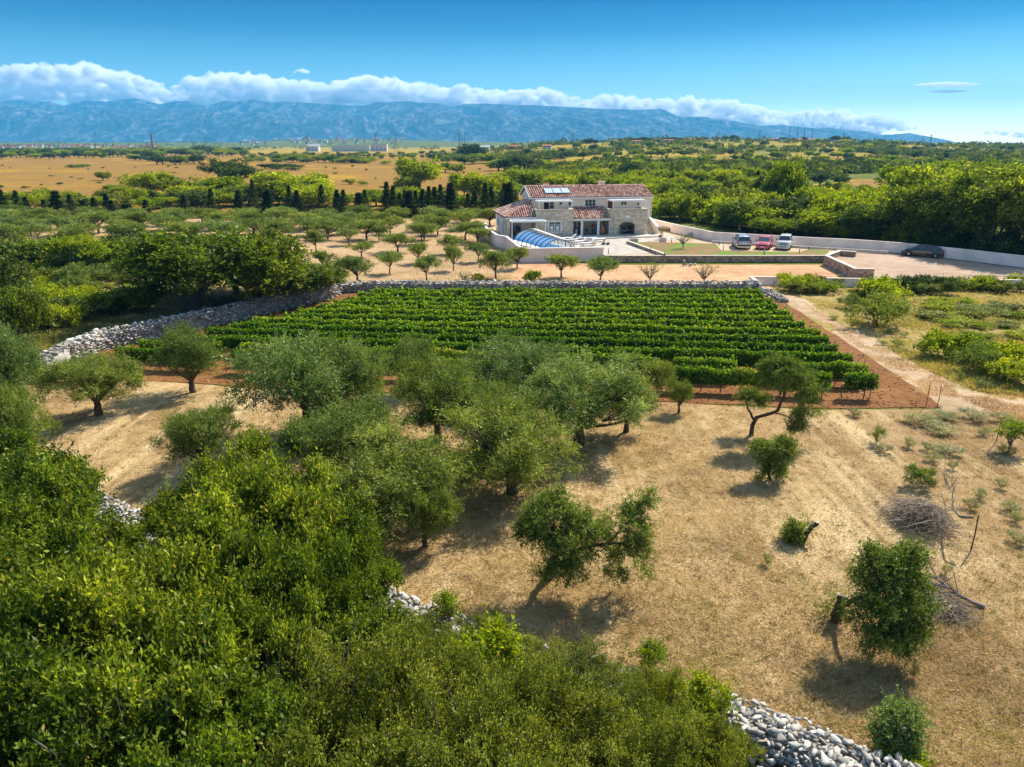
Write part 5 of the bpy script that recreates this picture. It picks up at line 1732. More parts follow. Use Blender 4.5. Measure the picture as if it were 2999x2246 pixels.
am = empty('amphora', tuple(HL(9.55, 0.6, 0.17)), 0, 'big round terracotta jar with lid standing in the porch by the right column', 'jar')
MB().lathe([(0.2, 0), (0.40, 0.3), (0.47, 0.65), (0.40, 0.95), (0.24, 1.12), (0.2, 1.18)], 18).build('jar_body', M['terracotta'], am, smooth=True)
MB().lathe([(0.23, 1.18), (0.2, 1.24), (0.06, 1.30), (0.05, 1.35), (0.02, 1.36)], 14).build('lid', M['cream_stone'], am, smooth=True)
gb = empty('golf_bag', tuple(HL(5.85, 0.9, 0.17)), 0, 'pale bag with dark hood leaning in the porch left of the first column', 'bag')
MB().tube([(0, 0, 0), (0.12, 0, 0.8)], [0.15, 0.17], 10).build('bag_body', M['cloth'], gb)
MB().tube([(0.12, 0, 0.8), (0.15, 0, 1.02)], [0.17, 0.12], 10).build('hood', M['metal'], gb)
MB().tube([(0.0, -0.15, 0.2), (-0.15, -0.22, 0.5), (0.05, -0.18, 0.75)], 0.02, 5).build('strap', M['metal'], gb)

def chair(p, rz, label, mat='metal', group=None):
    t = empty('chair', tuple(p), rz, label, 'chair', group)
    MB().box(-0.25, 0.25, -0.25, 0.25, 0.42, 0.48).build('seat', M['cloth'] if mat == 'metal' else M[mat], t)
    MB().box(-0.25, 0.25, 0.22, 0.27, 0.5, 0.95).build('backrest', M[mat], t)
    for x in (-0.22, 0.22):
        for y in (-0.22, 0.22):
            MB().box(x - 0.02, x + 0.02, y - 0.02, y + 0.02, 0, 0.42).build('leg', M[mat], t)
def table(p, w, d, label, mat, rz=TH):
    t = empty('table', tuple(p), rz, label, 'table')
    MB().box(-w / 2, w / 2, -d / 2, d / 2, 0.70, 0.75).build('tabletop', M[mat], t)
    for x in (-w / 2 + 0.08, w / 2 - 0.08):
        for y in (-d / 2 + 0.08, d / 2 - 0.08):
            MB().box(x - 0.035, x + 0.035, y - 0.035, y + 0.035, 0, 0.7).build('leg', M[mat], t)
table(HL(-2.0, -0.6, 0.03), 1.8, 0.9, 'red-brown dining table in the shade under the lower left pergola', 'wood')
for i, (x, y, rz) in enumerate(((-2.6, -1.4, math.pi), (-1.4, -1.4, math.pi), (-2.6, 0.25, 0), (-1.4, 0.25, 0), (-3.3, -0.6, math.pi / 2), (-0.7, -0.6, -math.pi / 2))):
    chair(HL(x, y, 0.03), TH + rz, ['red chair at the pool side of the dining table, left', 'red chair at the pool side of the dining table, right', 'red chair behind the dining table, left', 'red chair behind the dining table, right', 'red chair at the left end of the dining table', 'red chair at the right end of the dining table'][i], 'wood', 'chairs round the dining table')
table(HL(12.2, 1.7, 0.17), 0.9, 0.8, 'white-topped table inside the stone arch', 'cloth')
chair(HL(13.05, 1.3, 0.17), TH + 2.6, 'dark chair with pale seat in the middle of the stone arch')
chair(HL(13.9, 1.9, 0.17), TH - 1.2, 'dark chair with pale seat at the right side of the stone arch')

def bollard(u, v, label, z=TZ, g='bollard lights of the garden'):
    p = G(u, v, z)
    t = empty('bollard_light', tuple(p), 0, label, 'bollard light', g)
    MB().tube([(0, 0, 0), (0, 0, 0.42)], 0.05, 8).build('stem', M['metal'], t)
    MB().tube([(0, 0, 0.42), (0, 0, 0.62)], 0.055, 8).build('head', M['white'], t)
    MB().tube([(0, 0, 0.62), (0, 0, 0.66)], 0.07, 8).build('cap', M['metal'], t)
for u, v, lb in ((1782, 743, 'garden bollard light at the front left corner of the patio'), (1843, 712, 'garden bollard light at the left tip of the garden bed'), (1904.5, 738, 'garden bollard light on the slanting bed wall, upper one'), (1946.5, 751, 'garden bollard light on the slanting bed wall near the lower corner'), (1966.5, 712, 'garden bollard light on the far edge of the garden bed'), (2106, 718, 'garden bollard light left of the silver car'), (2118, 734, 'garden bollard light at the left front corner of the parking bay'), (2238, 746, 'garden bollard light in the grass in front of the red car'), (2341, 741, 'garden bollard light at the right front corner of the parking bay'), (2367, 732, 'garden bollard light right of the white car')):
    bollard(u, v, lb, TZ + 0.14 if v > 735 else TZ)

# wood stack, boulders, barrel
wp = empty('timber_stack', tuple(G(1945, 676, TZ)), 0, 'stack of brown timber and logs by the white wall beside the stairs', 'timber stack')
for i in range(6):
    a = G(1922 + 2, 672, TZ) - wp.location
    b = G(1958, 677, TZ) - wp.location
    o = Vector((0.0, -0.5 + (i % 3) * 0.28, 0.15 + (i // 3) * 0.28))
    MB().tube([a + o, b + o], 0.13, 8).build('log', M['deadwood'], wp)
bl = empty('stone_trough', tuple(G(2018, 693, TZ)), 0.3, 'weathered old stone block against the white wall behind the small driveway tree', 'stone block')
v, f = STONES[7]
finish(D.objects.new('block', np_mesh('block', v * np.array([0.8, 0.4, 0.45]) + np.array([0, 0, 0.35]), f, None, [M['stone']])), bl)
for i, (u, v_, s, hh, lb) in enumerate(((2002, 779, 0.6, 1.1, 'upright pale boulder, leftmost and tallest of the rocks below the garden wall'), (2022, 780, 0.55, 0.6, 'pale boulder beside the upright one below the garden wall'), (2034, 778, 0.5, 0.55, 'flat pale boulder at the right of the rock group below the garden wall'), (2010, 778, 0.3, 0.3, 'small pale rock between the boulders below the garden wall'), (2450, 799, 0.4, 0.3, 'pale rock lying by the pinkish stone wall in the bare yard'), (2458, 810, 0.5, 0.35, 'tan rock lowest by the foot of the pinkish stone wall'), (2192, 835, 0.5, 0.9, 'pale stone block leaning at the end of the low grey wall'), (2415, 777, 0.3, 0.3, 'small grey rock where garden wall and stone wall meet'))):
    v, f = STONES[6 + i % 4]
    p = G(u, v_)
    o = D.objects.new('boulder', np_mesh('boulder', v * np.array([s, s * 0.8, hh]) * 0.5 + np.array([0, 0, hh * 0.35]), f, np.full(len(f), 0.6 + 0.03 * i), [M['stone']]))
    COL.objects.link(o)
    o.location = p
    tag(o, lb, 'boulder')

# ------------------------------------------------------------------ person in the porch
def skinned(name, verts, edges, radii, mat, parent, root=0, sub=1):
    me = D.meshes.new(name)
    me.from_pydata(verts, edges, [])
    o = D.objects.new(name, me)
    COL.objects.link(o)
    sm = o.modifiers.new('s', 'SKIN')
    for i, r_ in enumerate(radii):
        me.skin_vertices[0].data[i].radius = (r_, r_)
    me.skin_vertices[0].data[root].use_root = True
    ss = o.modifiers.new('b', 'SUBSURF')
    ss.levels = ss.render_levels = sub
    dg = bpy.context.evaluated_depsgraph_get()
    bpy.context.view_layer.update()
    me2 = D.meshes.new_from_object(o.evaluated_get(dg))
    D.objects.remove(o)
    me2.materials.clear()
    me2.materials.append(M[mat])
    me2.polygons.foreach_set('use_smooth', [True] * len(me2.polygons))
    n = D.objects.new(name, me2)
    return finish(n, parent)
M['skin'] = plain('skin', (0.42, 0.25, 0.18), 0.6, 0.3)
M['hair'] = plain('dark_hair', (0.02, 0.015, 0.012), 0.7, 0.2)
M['shirt'] = plain('black_sweater', (0.015, 0.015, 0.02), 0.9, 0.1)
M['jeans'] = plain('blue_jeans', (0.03, 0.06, 0.14), 0.9, 0.1)
M['orange'] = plain('orange_print', (0.65, 0.09, 0.04), 0.9, 0.1)
pn = empty('person', tuple(HL(8.35, 0.7, 0.17)), TH - 0.1, 'standing person in dark top with orange chest print and blue jeans in the porch', 'person')
V = [(0, 0, 0.95), (0, 0, 1.15), (0, 0, 1.36), (0, -0.01, 1.47), (0, -0.02, 1.60), (0, -0.02, 1.70),
     (0.10, 0, 0.90), (0.11, -0.02, 0.50), (0.11, 0.01, 0.10), (0.12, -0.14, 0.05), (-0.10, 0, 0.90), (-0.11, -0.02, 0.50), (-0.11, 0.01, 0.10), (-0.12, -0.14, 0.05),
     (0.19, 0, 1.38), (0.25, 0.03, 1.12), (0.20, -0.12, 0.93), (0.17, -0.16, 0.87), (-0.19, 0, 1.38), (-0.25, 0.03, 1.12), (-0.20, -0.12, 0.93), (-0.17, -0.16, 0.87)]
E2 = [(0, 1), (1, 2), (2, 3), (3, 4), (4, 5), (0, 6), (6, 7), (7, 8), (8, 9), (0, 10), (10, 11), (11, 12), (12, 13), (2, 14), (14, 15), (15, 16), (16, 17), (2, 18), (18, 19), (19, 20), (20, 21)]
R2 = [0.125, 0.12, 0.12, 0.055, 0.10, 0.085, 0.085, 0.055, 0.038, 0.035, 0.085, 0.055, 0.038, 0.035, 0.055, 0.042, 0.03, 0.026, 0.055, 0.042, 0.03, 0.026]
for s, i in ((1, 17), (-1, 21)):
    for k in range(5):
        b = len(V)
        px_, py_, pz_ = V[i]
        L_ = (0.055, 0.075, 0.08, 0.075, 0.055)[k]
        ox_ = s * (-0.03 + 0.015 * k)
        V += [(px_ + ox_, py_ - L_ * 0.6, pz_ - 0.02), (px_ + ox_ * 1.1, py_ - L_ * 0.8, pz_ - 0.02 - L_ * 0.7)]
        E2 += [(i, b), (b, b + 1)]
        R2 += [0.009, 0.008]
skinned('body', V, E2, R2, 'skin', pn)
skinned('sweater', [(0, 0, 0.98), (0, 0, 1.16), (0, 0, 1.37), (0, -0.01, 1.43), (0.19, 0, 1.385), (0.255, 0.03, 1.12), (0.21, -0.10, 0.96), (-0.19, 0, 1.385), (-0.255, 0.03, 1.12), (-0.21, -0.10, 0.96)], [(0, 1), (1, 2), (2, 3), (2, 4), (4, 5), (5, 6), (2, 7), (7, 8), (8, 9)], [0.15, 0.145, 0.15, 0.075, 0.072, 0.056, 0.045, 0.072, 0.056, 0.045], 'shirt', pn)
skinned('trousers', [(0, 0, 0.98), (0.10, 0, 0.88), (0.11, -0.02, 0.50), (0.11, 0.01, 0.10), (-0.10, 0, 0.88), (-0.11, -0.02, 0.50), (-0.11, 0.01, 0.10)], [(0, 1), (1, 2), (2, 3), (0, 4), (4, 5), (5, 6)], [0.14, 0.105, 0.075, 0.062, 0.105, 0.075, 0.062], 'jeans', pn)
skinned('hair', [(0, 0.015, 1.66), (0, 0.01, 1.73), (0, -0.05, 1.74)], [(0, 1), (1, 2)], [0.092, 0.085, 0.05], 'hair', pn)
MB().box(-0.09, 0.09, -0.165, -0.140, 1.12, 1.34).build('chest_print', M['orange'], pn)
MB().box(-0.012, 0.012, -0.135, -0.10, 1.585, 1.63).build('nose', M['skin'], pn)
MB().box(-0.03, 0.03, -0.118, -0.10, 1.555, 1.565).build('mouth', M['wood'], pn)
for s in (-1, 1):
    MB().box(s * 0.035 - 0.01, s * 0.035 + 0.01, -0.115, -0.10, 1.635, 1.65).build('eye', M['hair'], pn)

# ------------------------------------------------------------------ cars
def paint(name, col, metal=0.3, rough=0.25):
    m, nt, out = nmat(name)
    b = bsdf(nt, out, mixc(nt, ramp(nt, noise(nt, 4, 4, 0.6, position(nt)), [(0.4, (0, 0, 0)), (0.8, (0.15, 0.15, 0.15))]), col, (0.35, 0.30, 0.24)), rough, 0.6, metal)
    b.inputs['Coat Weight'].default_value = 0.7
    return m
M['tyre'] = plain('tyre_rubber', (0.02, 0.02, 0.02), 0.85, 0.1)
M['rim'] = plain('alloy_rim', (0.6, 0.6, 0.62), 0.3, 0.6, metal=0.7)
M['lamp_clear'] = plain('clear_lamp', (0.75, 0.78, 0.8), 0.15, 0.8)
M['lamp_red'] = plain('red_lamp', (0.45, 0.02, 0.02), 0.2, 0.7)
M['trim'] = plain('black_trim', (0.03, 0.03, 0.035), 0.6, 0.3)

def car(label, u, v, z, rz, paintm, L, W, belt, roof, stations, glass, front=True, extras=()):
    """lofted body; stations = (x, z_top) for the lower body; roof = (x, z) roof line; nose at +x"""
    p = G(u, v, z)
    t = empty('parked_car', (p.x, p.y, z), rz, label, 'car', 'parked cars')
    zb = 0.22
    mb = MB()
    def ring(x, zt, w):
        h = W / 2 * w
        pts = [(-h * 0.90, zb), (-h, zb + 0.12), (-h, zb + (zt - zb) * 0.55), (-h * 0.965, zt - 0.06), (-h * 0.86, zt), (0, zt + 0.03), (h * 0.86, zt), (h * 0.965, zt - 0.06), (h, zb + (zt - zb) * 0.55), (h, zb + 0.12), (h * 0.90, zb)]
        return [(x, a, b) for a, b in pts]
    def loft(mb, rings):
        n = len(rings[0])
        vs = [q for r_ in rings for q in r_]
        fs = [(i * n + k, i * n + (k + 1) % n, (i + 1) * n + (k + 1) % n, (i + 1) * n + k) for i in range(len(rings) - 1) for k in range(n)]
        fs += [tuple(range(n - 1, -1, -1)), tuple((len(rings) - 1) * n + k for k in range(n))]
        mb.add(vs, fs)
    loft(mb, [ring(x, zt, w) for x, zt, w in stations])
    mb.build('body', paintm, t, smooth=False)
    mb = MB()          # cabin
    rr = []
    for x, zt in roof:
        hb_, ht = W / 2 * 0.93, W / 2 * (0.93 - 0.20 * (zt - belt) / 0.6)
        rr.append([(x, -hb_, belt - 0.06), (x, -ht, zt - 0.05), (x, -ht * 0.9, zt), (x, 0, zt + 0.02), (x, ht * 0.9, zt), (x, ht, zt - 0.05), (x, hb_, belt - 0.06)])
    loft(mb, rr)
    mb.build('cabin', paintm, t)
    # glass pieces given as quads following the cabin
    for nm, q in glass:
        mb = MB()
        mb.add(q, [(0, 1, 2, 3)])
        mb.build(nm, M['glass'], t)
    R = 0.31
    xf, xr = L * 0.30, -L * 0.31
    for x in (xf, xr):
        for s in (-1, 1):
            w = empty('wheel', (x, s * (W / 2 - 0.09), R), 0)
            w.parent = t
            w.name = 'wheel'
            MB().tube([(0, -0.1 * 1, 0), (0, 0.1, 0)], R, 18).build('tyre', M['tyre'], w)
            rm = MB()
            rm.tube([(0, s * 0.09, 0), (0, s * 0.108, 0)], R * 0.30, 12)
            for a in range(7):
                c_, s_ = math.cos(a * 0.898), math.sin(a * 0.898)
                rm.bar((c_ * 0.05, s * 0.105, s_ * 0.05), (c_ * R * 0.68, s * 0.105, s_ * R * 0.68), 0.05, 0.02)
            rm.build('rim', M['rim'], w)
    for nm, mat, b in extras:
        MB().box(*b).build(nm, M[mat], t)
    for s in (-1, 1):
        MB().box(L * 0.16, L * 0.16 + 0.12, s * (W / 2 + 0.10) - 0.09, s * (W / 2 + 0.10) + 0.09, belt + 0.02, belt + 0.17).build('mirror', M['trim'], t)
    return t

def glassquads(W, belt, roof, fx, rx, ins=0.03):
    """windscreen, rear window and side windows from cabin corner points: fx=(bottom x, top x) front; rx rear"""
    zt = max(z for _, z in roof)
    wb, wt = W / 2 * 0.90, W / 2 * 0.70
    z0, z1 = belt + 0.02, zt - 0.09
    e = 0.035
    out = [('windscreen', [(fx[0] + e, -wb * 0.92, z0), (fx[0] + e, wb * 0.92, z0), (fx[1] + e + 0.06, wt, z1), (fx[1] + e + 0.06, -wt, z1)]),
           ('rear_window', [(rx[0] - e, -wb * 0.88, z0), (rx[0] - e, wb * 0.88, z0), (rx[1] - e - 0.05, wt * 0.96, z1), (rx[1] - e - 0.05, -wt * 0.96, z1)])]
    for s in (-1, 1):
        yb, yt = s * (W / 2 * 0.93 + 0.006), s * (W / 2 * 0.77 + 0.02)
        xm = (fx[0] + rx[0]) / 2 - 0.05
        out.append(('side_window', [(xm + 0.05, yb, z0), (fx[0] - 0.18, yb, z0), (fx[1] - 0.02, yt, z1), (xm + 0.05, yt, z1)]))
        out.append(('side_window', [(rx[0] + 0.25, yb, z0), (xm - 0.05, yb, z0), (xm - 0.05, yt, z1), (rx[1] + 0.15, yt, z1)]))
    return out
z0 = TZ + 0.0
# silver estate, seen from behind: nose away from the camera
rf = [(0.95, 1.02), (0.45, 1.50), (0.0, 1.62), (-1.55, 1.60), (-1.85, 1.45), (-2.05, 1.0)]
car('silver minivan with roof rails seen from behind, leftmost of the three parked cars', 2170, 724, z0, rad(82), paint('silver_paint', (0.50, 0.50, 0.52), 0.5), 4.3, 1.74, 0.98, rf,
    [(-2.14, 0.80, 0.90), (-2.08, 1.0, 0.98), (-1.2, 1.02, 1), (0.9, 1.02, 1), (1.7, 0.90, 0.96), (2.1, 0.72, 0.86), (2.16, 0.5, 0.8)],
    glassquads(1.74, 0.98, rf, (1.0, 0.38), (-2.02, -1.84)),
    extras=[('tail_lamp', 'lamp_red', (-2.13, -2.0, -0.86, -0.70, 0.78, 1.12)), ('tail_lamp', 'lamp_red', (-2.13, -2.0, 0.70, 0.86, 0.78, 1.12)), ('bumper', 'trim', (-2.2, -2.1, -0.8, 0.8, 0.42, 0.56)), ('number_plate', 'white', (-2.17, -2.14, -0.26, 0.26, 0.70, 0.80)), ('roof_rail', 'metal', (-1.5, 0.0, -0.62, -0.58, 1.62, 1.68)), ('roof_rail', 'metal', (-1.5, 0.0, 0.58, 0.62, 1.62, 1.68))])
rf = [(0.95, 0.95), (0.30, 1.42), (-0.2, 1.50), (-1.1, 1.46), (-1.5, 1.3), (-1.75, 0.95)]
car('small rounded red hatchback facing the garden bed, middle of the three parked cars', 2238, 727, z0, rad(-116), paint('red_paint', (0.55, 0.015, 0.04), 0.1), 3.75, 1.62, 0.93, rf,
    [(-1.85, 0.6, 0.86), (-1.75, 0.93, 0.96), (-0.8, 0.96, 1), (0.9, 0.95, 1), (1.45, 0.82, 0.96), (1.75, 0.66, 0.88), (1.86, 0.45, 0.78)],
    glassquads(1.62, 0.93, rf, (1.0, 0.26), (-1.72, -1.5)),
    extras=[('headlamp', 'lamp_clear', (1.48, 1.74, -0.72, -0.50, 0.62, 0.84)), ('headlamp', 'lamp_clear', (1.48, 1.74, 0.50, 0.72, 0.62, 0.84)), ('grille', 'trim', (1.80, 1.88, -0.35, 0.35, 0.50, 0.62)), ('number_plate', 'white', (1.88, 1.90, -0.26, 0.26, 0.34, 0.44)), ('badge', 'rim', (1.82, 1.87, -0.05, 0.05, 0.64, 0.72))])
rf = [(0.55, 1.12), (0.28, 1.58), (0.1, 1.66), (-1.5, 1.66), (-1.68, 1.55), (-1.78, 1.1)]
car('boxy white small off-road car facing the garden bed, rightmost of the three parked cars', 2296, 728, z0, rad(-115), paint('white_paint_car', (0.74, 0.75, 0.76), 0.0), 3.6, 1.58, 1.08, rf,
    [(-1.8, 0.9, 0.94), (-1.7, 1.08, 1), (-0.8, 1.1, 1), (0.55, 1.1, 1), (0.9, 1.04, 0.98), (1.6, 0.98, 0.95), (1.72, 0.85, 0.92), (1.78, 0.5, 0.9)],
    glassquads(1.58, 1.08, rf, (0.6, 0.26), (-1.76, -1.66)),
    extras=[('grille', 'trim', (1.72, 1.79, -0.62, 0.62, 0.66, 0.88)), ('headlamp', 'lamp_clear', (1.78, 1.82, -0.60, -0.40, 0.68, 0.86)), ('headlamp', 'lamp_clear', (1.78, 1.82, 0.40, 0.60, 0.68, 0.86)), ('grille_bar', 'rim', (1.795, 1.81, -0.30, 0.30, 0.74, 0.80)), ('bumper', 'white', (1.76, 1.92, -0.74, 0.74, 0.36, 0.58)), ('lower_grille', 'trim', (1.925, 1.935, -0.4, 0.4, 0.40, 0.50)), ('fog_lamp', 'trim', (1.925, 1.935, -0.66, -0.54, 0.42, 0.52)), ('fog_lamp', 'trim', (1.925, 1.935, 0.54, 0.66, 0.42, 0.52))])
rf = [(1.15, 0.98), (0.45, 1.36), (0.0, 1.46), (-0.7, 1.44), (-1.5, 1.24), (-1.95, 1.0)]
car('shiny black hatchback parked along the white wall in the tree shade', 2702, 751, 0.5, rad(143), paint('black_paint', (0.012, 0.013, 0.018), 0.2, 0.15), 4.5, 1.76, 0.95, rf,
    [(-2.2, 0.62, 0.86), (-2.1, 0.98, 0.95), (-1.2, 0.98, 1), (1.1, 0.96, 1), (1.75, 0.82, 0.96), (2.1, 0.66, 0.86), (2.22, 0.45, 0.76)],
    glassquads(1.76, 0.95, rf, (1.18, 0.40), (-1.98, -1.45)),
    extras=[('side_moulding', 'capping', (-1.0, 1.0, 0.885, 0.90, 0.62, 0.68)), ('tail_lamp', 'lamp_red', (-2.14, -1.98, 0.64, 0.84, 0.80, 0.98)), ('tail_lamp', 'lamp_red', (-2.14, -1.98, -0.84, -0.64, 0.80, 0.98)), ('chrome_strip', 'rim', (-2.19, -2.14, -0.5, 0.5, 0.80, 0.83)), ('number_plate', 'white', (-2.24, -2.20, -0.26, 0.26, 0.5, 0.61)), ('headlamp', 'lamp_clear', (1.8, 2.05, 0.55, 0.78, 0.66, 0.78)), ('headlamp', 'lamp_clear', (1.8, 2.05, -0.78, -0.55, 0.66, 0.78))])

# ------------------------------------------------------------------ olive trees of the foreground field
def olive(kind, uc, vb, w, vt, label, **k):
    k.setdefault('wf', 0.92)
    return place_px(kind, uc, vb, w, vt, 'olive_tree', label, 'olive tree', None, **k)
olive('olive', 290, 1215, 235, 1040, 'low spreading olive at the far left of the straw field', wf=0.92)
olive('olive_dark', 566, 1148, 172, 962, 'upright round olive tree in front of the left end of the vine rows')
olive('olive', 600, 1385, 195, 1198, 'small olive tree alone in straw, just behind the lower left thicket', var=1)
olive('olive', 905, 1275, 300, 1000, 'big silvery olive tree, leftmost of the central grove', var=0, wf=1.05)
olive('olive', 1050, 1235, 170, 1010, 'silvery olive crown tucked behind the leftmost tree of the central grove', var=2)
olive('olive', 1010, 1420, 270, 1190, 'silver green olive directly in front of the leftmost grove tree', var=1, wf=1.08)
olive('olive', 1120, 1560, 360, 1300, 'large soft green olive at the lower left end of the grove beside the thicket', var=3, wf=1.05)
olive('olive', 1245, 1600, 170, 1400, 'small drooping olive at the very bottom of the central grove', var=1)
olive('olive', 1283, 1293, 250, 1062, 'olive with visible dark trunk and open crown in the middle of the grove', var=1)
olive('olive_dark', 1217, 1150, 140, 992, 'dark olive tree at the back of the grove close to the vines')
olive('olive', 1510, 1185, 290, 994, 'tallest silvery olive with domed crown at the back of the grove', var=2)
olive('olive', 1695, 1300, 350, 1056, 'wide silvery olive at the right side of the grove', var=4)
olive('olive_dark', 1835, 1265, 150, 1100, 'dark rounded olive crown joined to the right flank of the grove')
olive('olive', 1500, 1445, 370, 1190, 'broad green olive at the front of the grove with its trunk in shade', var=3)
olive('olive', 1440, 1320, 235, 1125, 'green olive standing in the centre between four others of the grove', var=1)
olive('olive_dark', 1923, 1172, 92, 1058, 'small dark olive on the red soil right of the grove', wf=0.9)
olive('olive_dark', 1987, 1208, 70, 1112, 'smallest dark olive at the edge of the red soil right of the grove')

# olives with their own shape: limbs and leaf masses placed from the photo
def custom(label, vb, ub, blobs, limbs, K, mat='olive', L=0.085, W=0.026, seed=1, tw=26, lp=11, cuts=(), name='olive_tree', cat='olive tree', r0=0.14, stray=0.06):
    """blobs = (u, v, dy, rx px, rz px): leaf masses at photo pixels, at the base's distance plus dy metres"""
    r = np.random.default_rng(seed)
    p = G(ub, vb)
    dp = depth(p.x, p.y, 1.5)
    def at(u, v, dy):
        y = p.y + dy
        zz = height_at(y, v)
        return np.array([(u - 1499.5) / FPX * depth(0, y, zz) - p.x, dy, zz])
    B = []
    for u, v, dy, rx, rz in blobs:
        c = at(u, v, dy)
        q = dp / FPX
        B.append((c[0], c[1], c[2], rx * q, rx * q * 0.85, rz * q))
    B = [(b[0], b[1], b[2], b[3] * 1.12, b[4] * 1.12, b[5] * 1.12) for b in B]
    V, F, t, C = make_crown(r, B, int(K * 2.0), tw, lp, L * 1.1, W * 1.15, 0.27, 0.26, 0.25, 0.25, 0.7, stray)
    root = empty(name, tuple(p), 0, label, cat)
    finish(D.objects.new('crown', np_mesh('olive_crown', V, F, t, [M[mat]])), root)
    parts = []
    for lb in limbs:
        pts = np.array([at(*q) for q in lb[0]])
        tt = np.linspace(0, 1, 9)
        s = np.linspace(0, 1, len(pts))
        P = np.stack([np.interp(tt, s, pts[:, k]) for k in range(3)], -1) + r.normal(size=(9, 3)) * 0.02
        parts.append(np_tube(P, np.linspace(lb[1], lb[2], 9), 7))
    ends = [np.array(at(*lb[0][-1])) for lb in limbs]
    ends = [e for e, lb in zip(ends, limbs) if lb[2] / lb[1] < 0.68]
    for e in ends:
        for c in C[np.argsort(np.linalg.norm(C - e, axis=1))[:9]]:
            parts.append(limb(r, e, c, 0.022, 0.006, 6, 0.15, 4, 0.05))
    Vt, Ft = join(parts)
    finish(D.objects.new('trunk', np_mesh('olive_trunk', Vt, Ft, None, [M['bark']], smooth=True)), root)
    for (q, rr_) in cuts:
        c = at(*q)
        MB().tube([c - np.array([0, 0, 0.015]), c + np.array([0, 0, 0.02])], rr_, 9).build('cut_face', M['cut'], root)
    return root
custom('twin-crowned dark olive casting a long shadow in the open straw, lower middle', 1695, 1606,
       [(1605, 1530, -0.7, 88, 70), (1680, 1580, -0.9, 80, 90), (1645, 1680, -1.1, 58, 60), (1565, 1540, -0.6, 55, 50), (1625, 1480, -0.5, 60, 35), (1825, 1550, -0.7, 68, 60), (1840, 1645, -0.9, 66, 58), (1880, 1590, -0.8, 30, 60), (1885, 1465, -0.4, 26, 30)],
       [([(1606, 1695, 0), (1618, 1640, -0.2), (1640, 1600, -0.6)], 0.15, 0.06), ([(1625, 1630, -0.3), (1720, 1600, -0.7), (1820, 1590, -0.8)], 0.08, 0.04), ([(1640, 1610, -0.5), (1620, 1540, -0.7)], 0.07, 0.04), ([(1760, 1600, -0.8), (1850, 1520, -0.6), (1890, 1460, -0.4)], 0.035, 0.02)], 88, seed=11)
custom('crooked olive with bent bare limbs and leaf mass hanging right, in front of the vines', 1275, 2197,
       [(2290, 1100, -0.5, 55, 42), (2350, 1130, -0.6, 50, 52), (2362, 1190, -0.8, 36, 50), (2335, 1238, -0.9, 28, 26), (2200, 1170, 0.4, 40, 28), (2240, 1165, 0.4, 22, 16), (2270, 1075, -0.4, 40, 20), (2197, 1262, 0, 15, 24)],
       [([(2197, 1275, 0), (2208, 1225, 0), (2250, 1212, -0.2), (2275, 1205, -0.3), (2292, 1172, -0.5), (2300, 1140, -0.6)], 0.11, 0.05), ([(2206, 1228, 0), (2190, 1195, 0), (2185, 1175, 0)], 0.06, 0.03), ([(2270, 1208, 0), (2310, 1222, 0), (2340, 1240, 0)], 0.035, 0.02)], 66, seed=12, L=0.09)
custom('pruned olive with shoots at its foot and a thin top, right of the grove', 1405, 2255,
       [(2258, 1375, 0, 34, 30), (2232, 1318, 0, 26, 20), (2290, 1310, 0, 32, 22), (2270, 1335, 0, 24, 10)],
       [([(2256, 1405, 0), (2245, 1350, 0), (2235, 1330, 0)], 0.07, 0.03), ([(2250, 1370, 0), (2285, 1335, 0)], 0.04, 0.02)], 30, seed=13, L=0.08)
custom('olive tree with a heavy crown hanging to the right of its sawn trunk, lower right', 1818, 2445,
       [(2600, 1680, -0.9, 80, 55), (2660, 1650, -0.9, 60, 50), (2645, 1740, -1.3, 78, 72), (2575, 1830, -1.8, 60, 66), (2640, 1840, -1.8, 54, 58), (2600, 1885, -2.0, 46, 36), (2525, 1665, -0.8, 46, 30), (2515, 1780, -1.5, 30, 56), (2555, 1625, -0.8, 20, 24), (2440, 1780, 0, 20, 34)],
       [([(2443, 1820, 0), (2452, 1790, 0), (2462, 1765, 0)], 0.16, 0.11), ([(2460, 1770, 0), (2458, 1742, 0)], 0.08, 0.07), ([(2463, 1768, 0), (2477, 1748, 0)], 0.07, 0.06), ([(2460, 1775, 0), (2510, 1750, -0.5), (2570, 1735, -1.0), (2610, 1720, -1.2)], 0.075, 0.04)], 72, seed=14,
       cuts=[((2458, 1741, 0), 0.075), ((2478, 1747, 0), 0.065)])
custom('short leaning sawn-off olive stump with a tuft of shoots on its left', 1588, 2345,
       [(2332, 1562, 0, 22, 26), (2325, 1575, 0.1, 16, 16)],
       [([(2350, 1590, 0), (2362, 1565, 0), (2375, 1545, 0), (2393, 1532, 0)], 0.085, 0.075)], 14, seed=15, L=0.07, cuts=[((2394, 1530, 0), 0.08)], name='olive_stump', cat='tree stump')
custom('dark stump wrapped in leafy shoots at the bottom right corner of the field', 2205, 2632,
       [(2610, 2130, 0, 32, 50), (2655, 2130, 0, 28, 48), (2625, 2175, -0.1, 40, 36), (2635, 2110, 0.25, 34, 34)],
       [([(2632, 2205, -0.1), (2638, 2160, -0.2), (2645, 2125, -0.2)], 0.13, 0.11)], 40, seed=16, L=0.06, cuts=[((2645, 2124, -0.2), 0.11)], name='olive_stump', cat='tree stump', mat='olive_silver')

